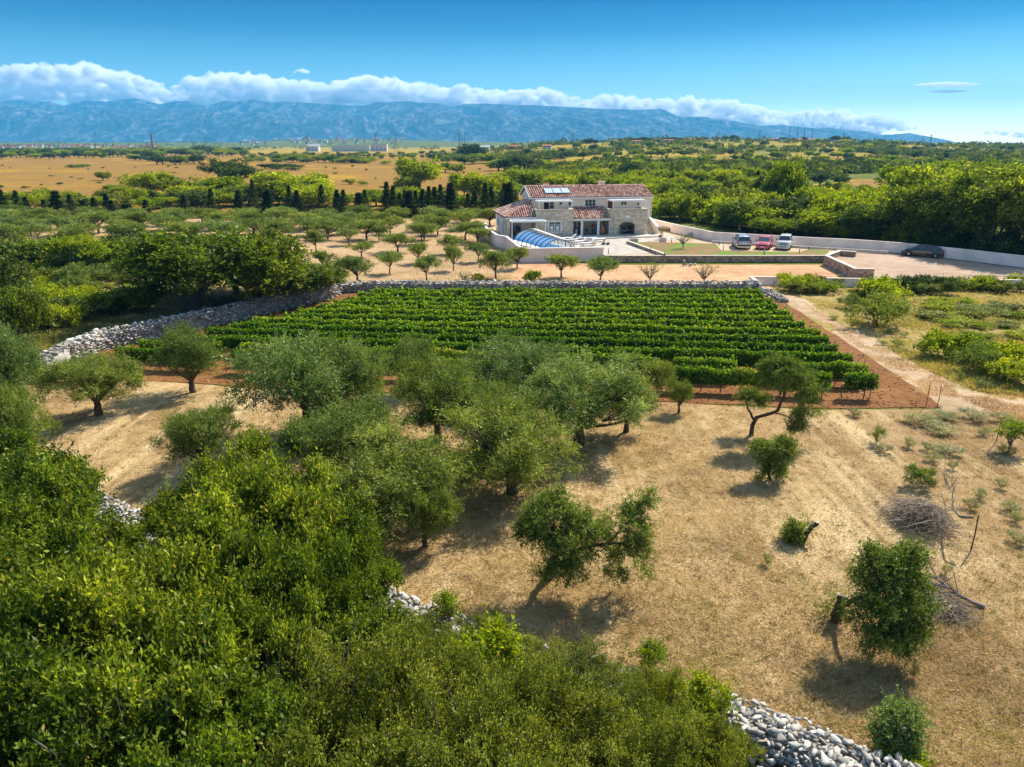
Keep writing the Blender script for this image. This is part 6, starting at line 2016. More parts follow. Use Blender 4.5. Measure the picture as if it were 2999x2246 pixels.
def bush(kind, u, vb, w, vt, label, name='bush', cat='bush', **k):
    return place_px(kind, u, vb, w, vt, name, label, cat, None, **k)
bush('shoots', 2567, 1300, 50, 1246, 'small dark upright tuft of shoots alone in the dry field, right of centre')
bush('bush_olive', 2700, 1425, 90, 1368, 'grey-green bush behind the heap of dead brushwood')
bush('sapling', 2955, 1318, 100, 1228, 'thin leafy sapling beside an iron stake at the right edge of the field', 'sapling', 'sapling')
bush('bush', 2640, 2262, 120, 2195, 'bright green low bush cut by the bottom edge of the picture')
bush('sapling', 1905, 1995, 95, 1880, 'slim upright sapling growing from the thicket edge into the straw', 'sapling', 'sapling')
bush('sapling', 1310, 1850, 90, 1735, 'big-leaved light green sapling by the rubble wall, left of the bare twin shadow', 'sapling', 'sapling', var=1)
bush('sapling', 1440, 1880, 80, 1790, 'second light green sapling by the rubble wall, lower middle', 'sapling', 'sapling', var=0)
bush('sapling', 2060, 2150, 150, 1975, 'tall bright sapling standing over the rubble wall, lower right of middle', 'sapling', 'sapling', var=1)

for i, (u, vb, w, vt, lb) in enumerate(((1225, 1900, 180, 1800, 'leafy bush over the rubble wall just left of the two saplings'), (1365, 1945, 190, 1825, 'leafy bush between the two saplings and the straw'), (1480, 1975, 200, 1850, 'leafy bush straddling the rubble wall, lower middle'), (1580, 2005, 210, 1885, 'leafy bush hiding the rubble wall under the twin-crowned olive'), (1690, 2030, 200, 1900, 'leafy bush over the rubble wall right of the picture middle'), (1800, 2065, 180, 1945, 'leafy bush left of the slim upright sapling'), (1960, 2105, 170, 1990, 'leafy bush right of the slim upright sapling'), (2050, 2150, 150, 2040, 'leafy bush at the foot of the tall bright sapling'), (2125, 2225, 120, 2120, 'last leafy bush before the open stones of the rubble wall'))):
    place_px('scrub', u, vb, w, vt, 'scrub_bush', lb, 'bush', None, wf=0.95)
for i, (u, v, h, lb) in enumerate(((190, 1650, 4.6, 'bare grey twigs poking out of the thicket at the left'), (560, 1900, 4.9, 'bare grey twigs in the middle of the lower left thicket'), (900, 1990, 4.3, 'bare grey twigs above the dark gap at the bottom of the thicket'), (1350, 2180, 3.7, 'bare grey twigs sticking out of the shrubs at the bottom middle'), (330, 2120, 5.0, 'bare grey twigs near the bottom left corner'))):
    p = G(u, v, h * 0.8)
    place('bare', p.x, p.y, 2.6, h, 'bare_branches', lb, 'dead branches')

# weeds with yellow flowers
r_ = random.Random(21)
for i, (u, v, w, h) in enumerate(((2690, 1240, 75, 34), (2765, 1232, 70, 30), (2845, 1228, 80, 34), (2500, 1218, 40, 18), (2745, 1262, 90, 25), (2880, 1275, 40, 25), (2590, 1325, 45, 20), (2660, 1310, 35, 28), (2715, 1320, 40, 25), (2780, 1330, 70, 28), (2730, 1350, 45, 20), (2945, 1330, 50, 28), (2870, 1460, 40, 24), (2930, 1430, 30, 20), (2960, 1500, 60, 34), (2975, 1530, 40, 28), (2840, 1490, 40, 26), (2790, 1375, 30, 16), (2930, 1235, 60, 30), (2975, 1590, 50, 22), (2770, 1683, 28, 16), (2675, 1985, 30, 20), (2245, 1655, 26, 14))):
    bush('shoots', u, v, w, v - h, 'low clump of pale green weeds with yellow flowers in the dry field', 'weed_clump', 'weeds')
    o = COL.objects[-1]
    me = WEED = globals().get('WEED')
    if me is None:
        me = o.data.copy()
        me.materials[0] = M['weed']
        WEED = me
    o.data = me
    o['group'] = 'yellow-flowered weed clumps on the right of the field'

# dead brushwood and branches
def brush(label, u0, u1, v0, v1, n, h, seed, name='brushwood_heap', cat='brushwood'):
    r = np.random.default_rng(seed)
    c = G((u0 + u1) / 2, v1 - 25)
    root = empty(name, tuple(c), 0, label, cat)
    a, b = G(u0, v1), G(u1, v1)
    ft = G(u0, v0)
    parts, t = [], []
    for i in range(n):
        x, y = r.normal() * (b.x - a.x) * 0.18, r.normal() * (ft.y - a.y) * 0.17 + 0.4
        z = h * math.exp(-(x / (b.x - a.x) / 0.33) ** 2 - (y / 1.6) ** 2) * r.uniform(0.1, 1)
        d = unit(np.array([r.normal() * 1.0 - 0.3, r.normal() * 0.6 - 0.4, r.normal() * 0.35 - 0.1]))
        L = r.uniform(0.3, 0.9)
        v, f = limb(r, (x, y, max(z, 0.02)), np.array([x, y, max(z, 0.02)]) + d * L * np.array([1, 1, 0.5]), 0.010, 0.003, 4, 0.25, 3, -0.15)
        v[:, 2] = np.maximum(v[:, 2], 0.01)
        parts.append((v, f))
        t.append(np.full(len(f), r.uniform()))
    V, F = join(parts)
    o = finish(D.objects.new('twigs', np_mesh('twigs', V, F, np.concatenate(t), [M['deadwood']])), root)
    tag(o, kind='stuff')
brush('heap of dead grey-brown brushwood lying in the dry field at the right', 2600, 2815, 1425, 1570, 1500, 0.95, 5)
brush('thin spread of dead twigs on the grass behind the heavy-crowned olive', 2720, 2860, 1690, 1830, 420, 0.35, 6, 'twig_litter', 'dead twigs')
def branch(label, path, r0, seed, n=26, name='dead_branch', cat='dead branch'):
    r = np.random.default_rng(seed)
    pts = [np.array(G(u, v, z)) for u, v, z in path]
    root = empty(name, tuple(pts[0]), 0, label, cat)
    P = np.array(pts) - pts[0]
    tt = np.linspace(0, 1, 12)
    s = np.linspace(0, 1, len(P))
    Q = np.stack([np.interp(tt, s, P[:, k]) for k in range(3)], -1)
    parts = [np_tube(Q, np.linspace(r0, r0 * 0.25, 12), 7)]
    dirv = unit(Q[-1] - Q[0])
    for i in range(n):
        k = r.integers(4, 11)
        d = unit(dirv + r.normal(size=3) * 0.38)
        e = Q[k] + d * r.uniform(0.5, 1.3)
        e[2] = max(e[2], 0.03 - pts[0][2] * 0)
        parts.append(limb(r, Q[k], e, r0 * 0.28, r0 * 0.06, 7, 0.12, 4, 0))
    V, F = join(parts)
    finish(D.objects.new('branch', np_mesh('branch', V, F, np.full(len(F), 0.55), [M['bark_grey']])), root)
branch('pale sawn branch lying on the grass with its twigs towards the olive, lower right', [(2884, 1778, 0.06), (2850, 1765, 0.10), (2815, 1745, 0.15), (2770, 1715, 0.2), (2735, 1685, 0.25)], 0.07, 7)
branch('dead bent branch resting on an iron stake beside the brushwood heap', [(2850, 1515, 1.25), (2812, 1514, 1.15), (2790, 1485, 0.9), (2790, 1440, 0.5), (2765, 1410, 0.3)], 0.05, 8, 14)
stake(2843, 1613, 1508, 0, 'leaning iron stake holding up the end of a dead branch at the right', thick=0.022)

# ------------------------------------------------------------------ near thicket, lower left
def thicket(u, v, w, kind, label, zc=3.4, H=4.9, cat=None):
    p = G(u, v, zc)
    W = w * depth(p.x, p.y, zc) / FPX * 0.98
    cat = cat or ('tree' if kind == 'broad' else 'shrub')
    place(kind, p.x, p.y, W, H, 'broadleaf_tree' if kind == 'broad' else 'scrub_tree', label, cat, 'trees and shrubs of the near thicket')
TK = [
 (15, 1210, 190, 'olive', 2.8, 4.0, 'grey-green olive reaching in from the left edge beside the wall end'),
 (-10, 1070, 190, 'olive', 2.8, 4.4, 'silvery olive cut by the left edge of the picture above the thicket'),
 (20, 1440, 400, 'broad', 3.0, 4.3, 'dense broadleaf tree at the left edge with sunlit top in the straw gap'),
 (150, 1500, 230, 'broad', 2.3, 3.3, 'broadleaf tree just left of the visible bit of rubble wall'),
 (40, 1600, 440, 'broad', 3.3, 4.8, 'broadleaf tree halfway down the left edge of the picture'),
 (240, 1730, 380, 'broad', 2.4, 3.5, 'broadleaf tree below the visible bit of rubble wall, lower left'),
 (580, 1650, 300, 'broad', 2.6, 3.8, 'broadleaf tree right of the visible bit of rubble wall'),
 (570, 1520, 250, 'broad', 2.6, 3.7, 'broadleaf crown reaching up beside the small lone olive'),
 (740, 1450, 310, 'broad', 3.2, 4.4, 'tallest broadleaf tree of the thicket, top in front of the central grove'),
 (760, 1560, 400, 'broad', 3.6, 5.0, 'broadleaf tree in the heart of the thicket, upper part'),
 (950, 1600, 300, 'broad', 2.8, 4.0, 'broadleaf tree at the thicket edge below the silver green olive'),
 (1030, 1690, 230, 'broad', 2.2, 3.2, 'bright broadleaf tree at the thicket edge beside the second shadow'),
 (120, 1830, 520, 'broad', 3.4, 5.0, 'broadleaf tree low at the left edge, above the corner'),
 (430, 1830, 470, 'broad', 3.4, 5.0, 'broadleaf tree in the middle of the lower left quarter'),
 (700, 1760, 400, 'broad', 3.2, 4.7, 'broadleaf tree beside the dark gap in the thicket'),
 (900, 1750, 330, 'broad', 2.8, 4.2, 'broadleaf tree at the right of the dark gap in the thicket'),
 (1010, 1920, 320, 'broad', 2.2, 3.2, 'broadleaf tree by the rubble wall below the straw bay'),
 (110, 2080, 600, 'broad', 3.2, 4.8, 'broadleaf tree at the bottom left corner of the picture'),
 (470, 2080, 520, 'broad', 3.2, 4.8, 'broadleaf tree near the bottom edge, left quarter'),
 (760, 1990, 360, 'broad', 2.8, 4.2, 'broadleaf tree below the dark gap of the thicket'),
 (1000, 2060, 440, 'scrub', 2.6, 4.0, 'olive-yellow fine-leaved shrub at the bottom, left of middle'),
 (1190, 2020, 330, 'scrub', 2.0, 3.0, 'fine-leaved shrub below the two light green saplings'),
 (1430, 1960, 220, 'sapling', 1.5, 2.5, 'leafy light green shrub between the saplings and the straw'),
 (1430, 2090, 320, 'scrub', 1.9, 2.9, 'fine-leaved shrub in front of the rubble wall, bottom middle'),
 (1290, 2160, 420, 'scrub', 2.2, 3.5, 'fine-leaved shrub with dark gaps at the bottom, just left of middle'),
 (1650, 2095, 280, 'scrub', 1.6, 2.5, 'fine-leaved shrub hiding the rubble wall right of the middle'),
 (1680, 2220, 360, 'scrub', 1.7, 2.7, 'fine-leaved shrub at the bottom edge, right of middle'),
 (1860, 2150, 240, 'scrub', 1.3, 2.1, 'fine-leaved shrub touching the rubble wall below the tall sapling'),
 (1930, 2050, 120, 'scrub', 1.1, 1.9, 'small fine-leaved shrub bulging into the straw at the thicket edge'),
 (2020, 2210, 230, 'scrub', 1.2, 2.0, 'rightmost fine-leaved shrub of the thicket before the open stones'),
 (2100, 2260, 220, 'scrub', 1.2, 2.0, 'low shrub at the bottom edge beside the open rubble stones'),
 (1880, 2250, 300, 'scrub', 1.7, 2.8, 'shrub cut by the bottom edge, left of the open rubble stones'),
 (130, 2330, 640, 'broad', 3.0, 4.6, 'broadleaf tree cut by the bottom left corner'),
 (560, 2330, 560, 'broad', 2.8, 4.4, 'broadleaf tree cut by the bottom edge, left third'),
 (900, 2290, 460, 'scrub', 2.6, 4.0, 'yellowish fine-leaved shrub cut by the bottom edge, left of middle'),
 (1180, 2320, 460, 'scrub', 2.3, 3.6, 'yellowish fine-leaved shrub cut by the bottom edge near the middle'),
 (1500, 2310, 430, 'scrub', 2.0, 3.3, 'fine-leaved shrub cut by the bottom edge, centre right'),
]
for u, v, w, k, zc, H, lb in TK:
    if k == 'olive':
        p = G(u, v, zc)
        place(k, p.x, p.y, w * depth(p.x, p.y, zc) / FPX * 1.1, H, 'olive_tree', lb, 'olive tree')
    else:
        thicket(u, v, w, k, lb, zc, H)

# ------------------------------------------------------------------ orchard olives (base u, base v, crown width, top v)
ORCH = [(1047, 828, 114, 752), (1143, 801, 70, 737), (1249, 821, 75, 750), (1328, 793, 60, 722), (1452, 815, 95, 737), (1515, 786, 75, 722), (1643, 813, 88, 745), (1759, 834, 88, 752),
        (1226, 772, 62, 712), (1401, 767, 72, 710), (1165, 738, 110, 682), (1059, 752, 80, 708), (1320, 745, 76, 690), (1235, 715, 80, 652), (1398, 712, 78, 668), (1110, 706, 56, 660), (1020, 718, 60, 668),
        (47, 745, 120, 662), (131, 758, 90, 700), (366, 722, 120, 655), (290, 684, 110, 620), (217, 727, 110, 664), (926, 737, 66, 676), (951, 797, 62, 735), (180, 690, 90, 635), (420, 676, 100, 620), (515, 672, 100, 622),
        (400, 716, 70, 668), (640, 700, 120, 645), (800, 695, 110, 640), (900, 668, 95, 625), (960, 690, 70, 640), (700, 662, 100, 622), (560, 700, 90, 655), (850, 730, 70, 690), (20, 690, 110, 640), (90, 668, 90, 625)]
for i, (u, vb, w, vt) in enumerate(sorted(ORCH)):
    kind = 'olive_young'
    row = 'front row' if vb > 780 else ('second row' if vb > 735 else 'middle rows')
    place_px(kind, u, vb, w, vt, 'olive_tree', 'young olive in the %s of the orchard, %s' % (row, ['at the far left', 'left of the big dark trees', 'behind the big dark trees', 'left of the villa', 'before the white pool wall'][min(4, int(u // 360))]), 'olive tree', 'young olive trees of the orchard', wf=0.95 if vb > 780 else 0.86)
for (u, vb, w, vt, kd, lb) in ((1357, 832, 44, 792, 'olive_sparse', 'tiny sparse olive in the front row between two leafier ones'), (1903, 835, 68, 762, 'olive_sparse', 'thin almost bare young tree behind the stone wall, left of two on the right'), (2061, 836, 72, 768, 'olive_sparse', 'thin almost bare young tree behind the stone wall, rightmost of all'), (2000, 727, 52, 683, 'olive_sparse', 'small tree with open crown in the garden bed beside the driveway')):
    place_px(kd, u, vb, w, vt, 'young_tree', lb, 'young tree', z=TZ + 0.14 if u == 2000 else 0.0)
place_px('bush', 1559, 832, 38, 793, 'bush', 'bright yellow-green bush standing on bare soil behind the stone wall', 'bush', var=1)
place_px('bush', 1405, 828, 32, 802, 'bush', 'small pale weed bush next to the tiny sparse olive', 'bush', var=0)
rr_ = random.Random(8)
cnt = 0
for row in range(5):
    y = 104 + row * 6.2
    for k in range(-14, 4):
        x = k * 6.6 + (row % 2) * 2.2 + rr_.uniform(-0.9, 0.9)
        yy = y + rr_.uniform(-0.9, 0.9)
        u = 1499.5 + FPX * x / depth(x, yy)
        if u < -80 or u > 1450 or rr_.random() < 0.06:
            continue
        if yy < 116 and u > 1380:
            continue
        cnt += 1
        place('olive_young', x, yy, rr_.uniform(3.6, 4.8), rr_.uniform(2.2, 2.8), 'olive_tree', 'olive tree in the dense back rows of the orchard before the dark conifers', 'olive tree', 'olive trees in the back rows of the orchard')

# ------------------------------------------------------------------ conifer hedge behind the orchard
CON = [(-20, 600), (15, 560), (58, 562), (82, 580), (135, 588), (172, 562), (212, 574), (249, 590), (281, 582), (318, 570), (332, 590), (375, 600), (430, 588), (543, 575), (625, 556), (702, 562), (748, 532), (788, 560), (852, 548), (874, 562), (947, 545), (990, 560),
       (1009, 560), (1054, 568), (1071, 560), (1136, 538), (1154, 548), (1172, 570), (1188, 560), (1200, 562), (1219, 562), (1240, 558), (1258, 550), (1274, 552), (1292, 545), (1322, 538), (1371, 570), (1390, 562), (1422, 540), (1439, 552), (1476, 540), (1491, 538), (1508, 560)]
for i, (u, vt) in enumerate(CON):
    vb = 628 + (i % 3) * 3
    place_px('conifer', u, vb, 58 if i % 3 else 42, vt - 4, 'conifer', 'dark narrow conifer behind the orchard', 'conifer', 'dark conifers behind the orchard')
    COL.objects[-1]

# ------------------------------------------------------------------ big trees at the left wall
place_px('tree_fine', 585, 915, 330, 682, 'broadleaf_tree', 'biggest dark green tree behind the left stone wall, bare stems at its foot', 'tree', var=1, wf=1.1)
place_px('tree_fine', 760, 900, 250, 700, 'broadleaf_tree', 'big green tree right of the largest one behind the left stone wall', 'tree', var=2, wf=1.1)
place_px('tree_fine', 885, 880, 210, 770, 'broadleaf_tree', 'lower rounded green tree ending the group where the wall bends', 'tree', var=4, wf=1.1)
place_px('tree_fine', 690, 860, 260, 690, 'broadleaf_tree', 'green tree crown behind the gap of the group by the left stone wall', 'tree', var=1)
place_px('tree_dark', 800, 905, 110, 790, 'broadleaf_tree', 'dark shaded tree between the two right trees of the wall group', 'tree')
place_px('bare', 545, 928, 150, 790, 'bare_shrub', 'leafless grey stems in shade at the foot of the biggest tree by the wall', 'dead shrub')
place_px('bare', 640, 915, 140, 820, 'bare_shrub', 'leafless grey stems right of the others at the foot of the wall trees', 'dead shrub')
place_px('bare', 430, 975, 120, 905, 'bare_shrub', 'leafless grey shrub in the shade left of the wall trees', 'dead shrub')
place_px('tree_dark', 20, 940, 130, 760, 'broadleaf_tree', 'dark tree cut by the left edge beside the scrub meadow', 'tree')
place_px('tree_fine', 55, 1010, 150, 850, 'broadleaf_tree', 'olive green tree at the left edge just above the wall end', 'tree', var=2)
place_px('bush_dark', 250, 935, 150, 870, 'bush', 'dark low bush against the back of the left stone wall', 'bush')
place_px('bush_dark', 380, 905, 150, 840, 'bush', 'dark bush between the scrub meadow and the wall trees', 'bush')
LS = [(0, 740), (430, 735), (430, 850), (420, 905), (240, 960), (60, 985)]
scatter(LS, 46, ['bush', 'bush', 'bush', 'bush_olive'], (2.0, 4.0), (0.9, 1.8), 'scrub_bush', 'yellow-green scrub bush in the overgrown meadow left of the wall trees', 'bush', 'scrub bushes of the left meadow', 26, seed=5)
scatter([(0, 770), (440, 765), (430, 800), (0, 810)], 9, ['tree', 'tree_dark'], (3.5, 5.0), (2.6, 3.6), 'scrub_tree', 'green scrub tree on the near edge of the orchard at the left', 'tree', 'scrub trees between orchard and left meadow', 26, seed=6)
place_px('olive', 290, 790, 170, 712, 'olive_tree', 'dense grey-green olive at the orchard edge above the scrub meadow', 'olive tree', var=2)
place_px('olive', 420, 770, 110, 716, 'olive_tree', 'small grey-green olive left of the biggest wall tree', 'olive tree', var=0)

# ------------------------------------------------------------------ meadow bushes on the right
place_px('bush_olive', 2567, 955, 150, 862, 'bush', 'large grey-green bramble mound with dark foot in the right meadow', 'bush', var=0)
place_px('bush_olive', 2500, 905, 70, 866, 'bush', 'smaller grey-green bush left of the large bramble mound', 'bush', var=1)
place_px('bush', 2575, 880, 130, 815, 'bush', 'bright green leafy shrub at the foot of the low grey wall', 'bush', var=1)
place_px('bush', 2520, 880, 60, 850, 'bush', 'yellow-green weeds left of the bright shrub by the grey wall', 'bush', var=0)
for i, (u, vb, w, vt, kd) in enumerate(((2770, 1045, 130, 975, 'bush'), (2850, 1085, 110, 1010, 'bush_olive'), (2860, 1045, 120, 1000, 'bush'), (2940, 1110, 130, 1050, 'bush'), (2990, 1080, 130, 1010, 'bush'), (3010, 1130, 120, 1075, 'bush'), (2920, 1060, 90, 1010, 'bush'))):
    place_px(kd, u, vb, w, vt, 'bush', ['first yellow-green shrub of the dense line at the right edge, nearest the path', 'greyish bush inside the yellow-green shrub line at the right', 'yellow-green shrub at the back of the line at the right', 'bright shrub low in the line at the right edge', 'bright shrub cut by the right edge, upper one', 'bright shrub cut by the right edge, lower one', 'greener shrub in the middle of the line at the right'][i], 'bush', var=1 if kd == 'bush' else 0)
scatter([(2270, 835), (2450, 835), (2450, 858), (2320, 860)], 10, ['bush', 'bush_olive'], (1.6, 2.6), (0.7, 1.2), 'bush', 'pale green weed bush at the foot of the low grey wall', 'bush', 'weed bushes by the low grey wall', 26, seed=9)
scatter([(2640, 835), (2999, 838), (2999, 868), (2640, 860)], 14, ['bush_dark', 'bush', 'bush_olive'], (1.6, 3.2), (0.7, 1.3), 'bush', 'tangled bush in front of the grey wall at the right', 'bush', 'bushes before the right part of the grey wall', 28, seed=10)
scatter([(2640, 890), (2999, 880), (2999, 1010), (2800, 985)], 17, ['bush', 'bush_olive', 'bush'], (1.4, 2.8), (0.3, 0.6), 'bush', 'low green bramble patch in the right meadow', 'bush', 'low bramble patches of the right meadow', 30, seed=11)
scatter([(2420, 930), (2560, 1000), (2700, 1080), (2860, 1140), (2999, 1160), (2999, 1130), (2700, 1000), (2600, 960)], 16, ['shoots'], (0.4, 0.9), (0.3, 0.5), 'weed_tuft', 'small dry weed tuft beside the pale dirt path', 'weeds', 'weed tufts beside the dirt path', 20, seed=12)

# ------------------------------------------------------------------ middle distance
MT = [(443, 575, 105, 508, 'tree', 0), (500, 570, 90, 520, 'tree', 1), (661, 535, 100, 468, 'tree_dark', 0), (700, 545, 90, 485, 'tree_dark', 1), (640, 590, 130, 520, 'tree', 3), (565, 600, 110, 545, 'tree', 0), (590, 610, 90, 560, 'tree_dark', 1), (730, 600, 120, 545, 'tree', 1),
      (820, 545, 60, 505, 'tree', 2), (860, 600, 170, 510, 'tree', 3), (915, 615, 110, 545, 'tree', 0), (332, 565, 40, 542, 'tree', 0), (365, 568, 50, 545, 'tree', 3), (302, 528, 34, 504, 'tree', 1), (945, 530, 26, 510, 'tree', 2),
      (1228, 560, 105, 468, 'tree', 3), (1190, 565, 60, 520, 'tree', 1), (1385, 470, 62, 424, 'tree_dark', 2), (1360, 482, 60, 455, 'tree', 1), (1430, 480, 70, 450, 'tree', 0), (1500, 508, 80, 460, 'tree_dark', 0), (1545, 508, 80, 462, 'tree_dark', 1), (1590, 500, 60, 470, 'tree', 3), (1460, 500, 60, 468, 'tree', 2),
      (1420, 590, 100, 510, 'tree', 0), (1360, 580, 70, 512, 'tree', 3), (1305, 505, 40, 478, 'tree', 1), (1340, 508, 40, 482, 'tree', 2), (1460, 580, 90, 528, 'tree', 3), (1540, 560, 110, 500, 'tree', 0), (1640, 550, 110, 505, 'tree', 2), (1025, 540, 26, 525, 'bush', 0), (1062, 542, 26, 530, 'bush', 1), (1130, 482, 30, 470, 'bush', 1), (1030, 478, 60, 462, 'bush', 0), (1075, 478, 40, 464, 'bush', 1),
      (2290, 640, 88, 480, 'tree', 2), (2275, 580, 80, 490, 'tree_dark', 0), (2215, 560, 40, 500, 'conifer', 0), (2240, 560, 34, 506, 'conifer', 1), (2318, 676, 110, 580, 'tree_dark', 1), (2425, 668, 75, 588, 'tree_dark', 2), (2480, 690, 80, 600, 'tree', 3), (2200, 665, 120, 585, 'tree', 1), (2258, 690, 90, 640, 'tree', 0), (2130, 650, 110, 580, 'tree', 2), (2075, 640, 100, 560, 'tree', 0), (2020, 640, 90, 560, 'tree', 3),
      (2555, 645, 60, 570, 'tree_dark', 1), (2600, 640, 80, 570, 'tree_dark', 0), (2555, 670, 34, 625, 'tree_dark', 2), (2460, 545, 40, 515, 'tree_dark', 0), (2400, 545, 60, 505, 'tree_dark', 1), (1970, 620, 80, 540, 'tree', 1), (1940, 590, 70, 530, 'tree', 3),
      (2650, 600, 120, 490, 'tree', 0), (2720, 640, 150, 500, 'tree', 3), (2800, 600, 160, 480, 'tree', 2), (2900, 620, 180, 490, 'tree', 1), (2980, 600, 170, 490, 'tree', 0)]
words_w = ['far left', 'left', 'centre left', 'middle', 'centre right', 'right', 'far right']
for i, (u, vb, w, vt, kd, var) in enumerate(MT):
    pos = words_w[min(6, int(u / 429))]
    lbl = '%s %s in the middle distance, %s of the picture' % ({'tree': 'leafy green', 'tree_dark': 'dark rounded', 'bush': 'low green', 'conifer': 'slim dark'}[kd], {'bush': 'bush', 'conifer': 'conifer'}.get(kd, 'tree'), pos)
    place_px(kd, u, vb, w, vt, 'conifer' if kd == 'conifer' else ('bush' if kd == 'bush' else 'broadleaf_tree'), lbl, 'bush' if kd == 'bush' else 'tree', 'trees of the middle distance', var=var, wf=1.12)
# big trees behind the white wall at the right
BW = [(2560, 718, 150, 600, 'tree', 1), (2680, 735, 190, 560, 'tree', 2), (2790, 750, 200, 545, 'tree', 1), (2900, 765, 210, 530, 'tree', 4), (3010, 780, 220, 520, 'tree', 1), (2620, 690, 140, 590, 'tree', 0), (2740, 700, 170, 545, 'tree', 3), (2850, 705, 180, 520, 'tree', 2), (2960, 715, 190, 510, 'tree', 3)]
for i, (u, vb, w, vt, kd, var) in enumerate(BW):
    p = G(u, vb, 0)
    place_px('tree_fine', u, vb - 8, w, vt, 'broadleaf_tree', ['large tree over the white wall left of the black car', 'large tree behind the white wall just above the black car', 'large tree behind the white wall right of the black car', 'large tree behind the white wall near the right edge', 'large tree over the wall cut by the right edge', 'sunlit tree behind the first large tree over the white wall', 'sunlit tree behind the black car and its large tree', 'sunlit tree top at the back of the right tree mass', 'sunlit tree top at the back right corner of the tree mass'][i], 'tree', var=var, wf=1.1)
GREEN = [(1925, 640), (2090, 668), (2300, 690), (2520, 705), (2640, 715), (2640, 660), (2560, 600), (2330, 590), (2330, 520), (2200, 480), (1900, 480), (1650, 500), (1640, 560), (1900, 560)]
FIELD2 = [(2330, 560), (2330, 520), (2640, 520), (2640, 560), (2520, 600), (2400, 600)]
FIELD3 = [(1560, 516), (1900, 522), (1900, 556), (1560, 545)]
scatter(GREEN, 105, ['tree', 'tree', 'bush', 'tree_dark', 'tree', 'tree', 'bush'], (4.5, 8.0), (3.2, 5.6), 'broadleaf_tree', 'bright green tree of the woodland strip right of the villa', 'tree', 'woodland trees right of the villa', 30, avoid=[FIELD2, FIELD3], seed=13)
scatter([(1925, 636), (2090, 664), (2300, 690), (2620, 708), (2620, 690), (2300, 668), (2090, 640)], 40, ['bush', 'bush', 'bush_olive'], (2.5, 4.5), (1.2, 2.4), 'bush', 'yellow-green bush just behind the white boundary wall', 'bush', 'bushes behind the white boundary wall', 22, seed=14)
scatter([(2340, 555), (2640, 555), (2560, 640), (2380, 640)], 30, ['bush', 'bush', 'bush'], (3, 6), (1.0, 2.0), 'bush', 'yellow-green scrub in the clearing between the woodland strips', 'bush', 'scrub of the right clearing', 26, seed=15)
scatter([(430, 585), (1500, 585), (1500, 612), (430, 618)], 30, ['tree', 'tree', 'bush'], (3.5, 6.5), (2.0, 3.8), 'scrub_tree', 'yellow-green tree between the conifers and the golden field', 'tree', 'scrub trees behind the conifers', 26, seed=16)
scatter([(0, 600), (430, 595), (430, 618), (0, 622)], 14, ['tree', 'bush'], (3.5, 6), (2.2, 3.6), 'scrub_tree', 'green tree among the conifers at the left edge', 'tree', 'scrub trees among the left conifers', 26, seed=17)
scatter([(1560, 520), (1920, 560), (1920, 600), (1560, 560)], 26, ['tree', 'tree', 'bush'], (5, 8), (3.2, 5.2), 'broadleaf_tree', 'green tree showing above the roof of the villa', 'tree', 'trees behind the villa', 26, seed=18)
scatter([(2560, 718), (2999, 776), (3060, 784), (3060, 760), (2800, 728), (2560, 700)], 26, ['bush_dark', 'bush', 'bush_dark'], (3.0, 4.6), (1.8, 3.0), 'bush', 'dark undergrowth bush at the foot of the big trees behind the white wall', 'bush', 'undergrowth behind the white wall', 24, seed=33)
# hedges and clumps out on the golden plain
def hedge(u0, u1, vb, h, n, kinds, label, seed=1, dv=4):
    r = random.Random(seed)
    for i in range(n):
        u = u0 + (u1 - u0) * (i + 0.5) / n + r.uniform(-5, 5)
        v = vb + r.uniform(-dv, dv)
        hh = h * r.uniform(0.7, 1.2)
        place_px(r.choice(kinds), u, v, (u1 - u0) / n * 2.3, v - hh, 'hedge_tree', label, 'tree', label.replace('tree of ', ''), z=0)
hedge(455, 590, 480, 26, 8, ['tree', 'tree_dark'], 'tree of the dense green clump on the golden plain at the left', 1)
hedge(800, 985, 476, 20, 12, ['tree', 'tree'], 'tree of the green hedge across the golden plain, middle left', 2, 3)
hedge(985, 1085, 478, 14, 7, ['tree'], 'tree of the lower right end of the plain hedge', 3, 3)
hedge(390, 440, 471, 14, 3, ['tree_dark'], 'tree of the flat dark clump at the left of the plain', 4, 2)
hedge(205, 258, 490, 8, 4, ['bush'], 'tree of the flat low bush patch on the left plain', 5, 2)
hedge(720, 770, 474, 10, 4, ['bush_olive'], 'tree of the grey low clump left of the plain hedge', 6, 2)
hedge(770, 880, 498, 14, 6, ['tree_dark', 'bush'], 'tree of the broken scrub line before the plain hedge', 7, 5)
hedge(0, 480, 462, 20, 34, ['tree', 'tree', 'tree_dark'], 'tree of the long green belt before the far town', 8, 4)
hedge(0, 700, 448, 14, 34, ['tree', 'tree_dark'], 'tree of the thin far belt at the foot of the town', 9, 3)
hedge(480, 720, 455, 22, 16, ['tree', 'tree_dark'], 'tree of the green belt around the left pylons', 10, 5)
scatter([(700, 455), (1350, 450), (1400, 470), (700, 468)], 90, ['bush_dark', 'bush', 'tree'], (3.5, 8), (2, 4.5), 'shrub', 'scattered shrub on the far side of the golden plain', 'shrub', 'shrubs on the far plain', 9, seed=19)
scatter([(0, 480), (1400, 480), (1500, 560), (0, 590)], 60, ['bush', 'bush_dark'], (0.8, 2.4), (0.4, 1.1), 'shrub', 'tiny shrub dotted on the golden plain', 'shrub', 'tiny shrubs on the golden plain', 20, seed=20)
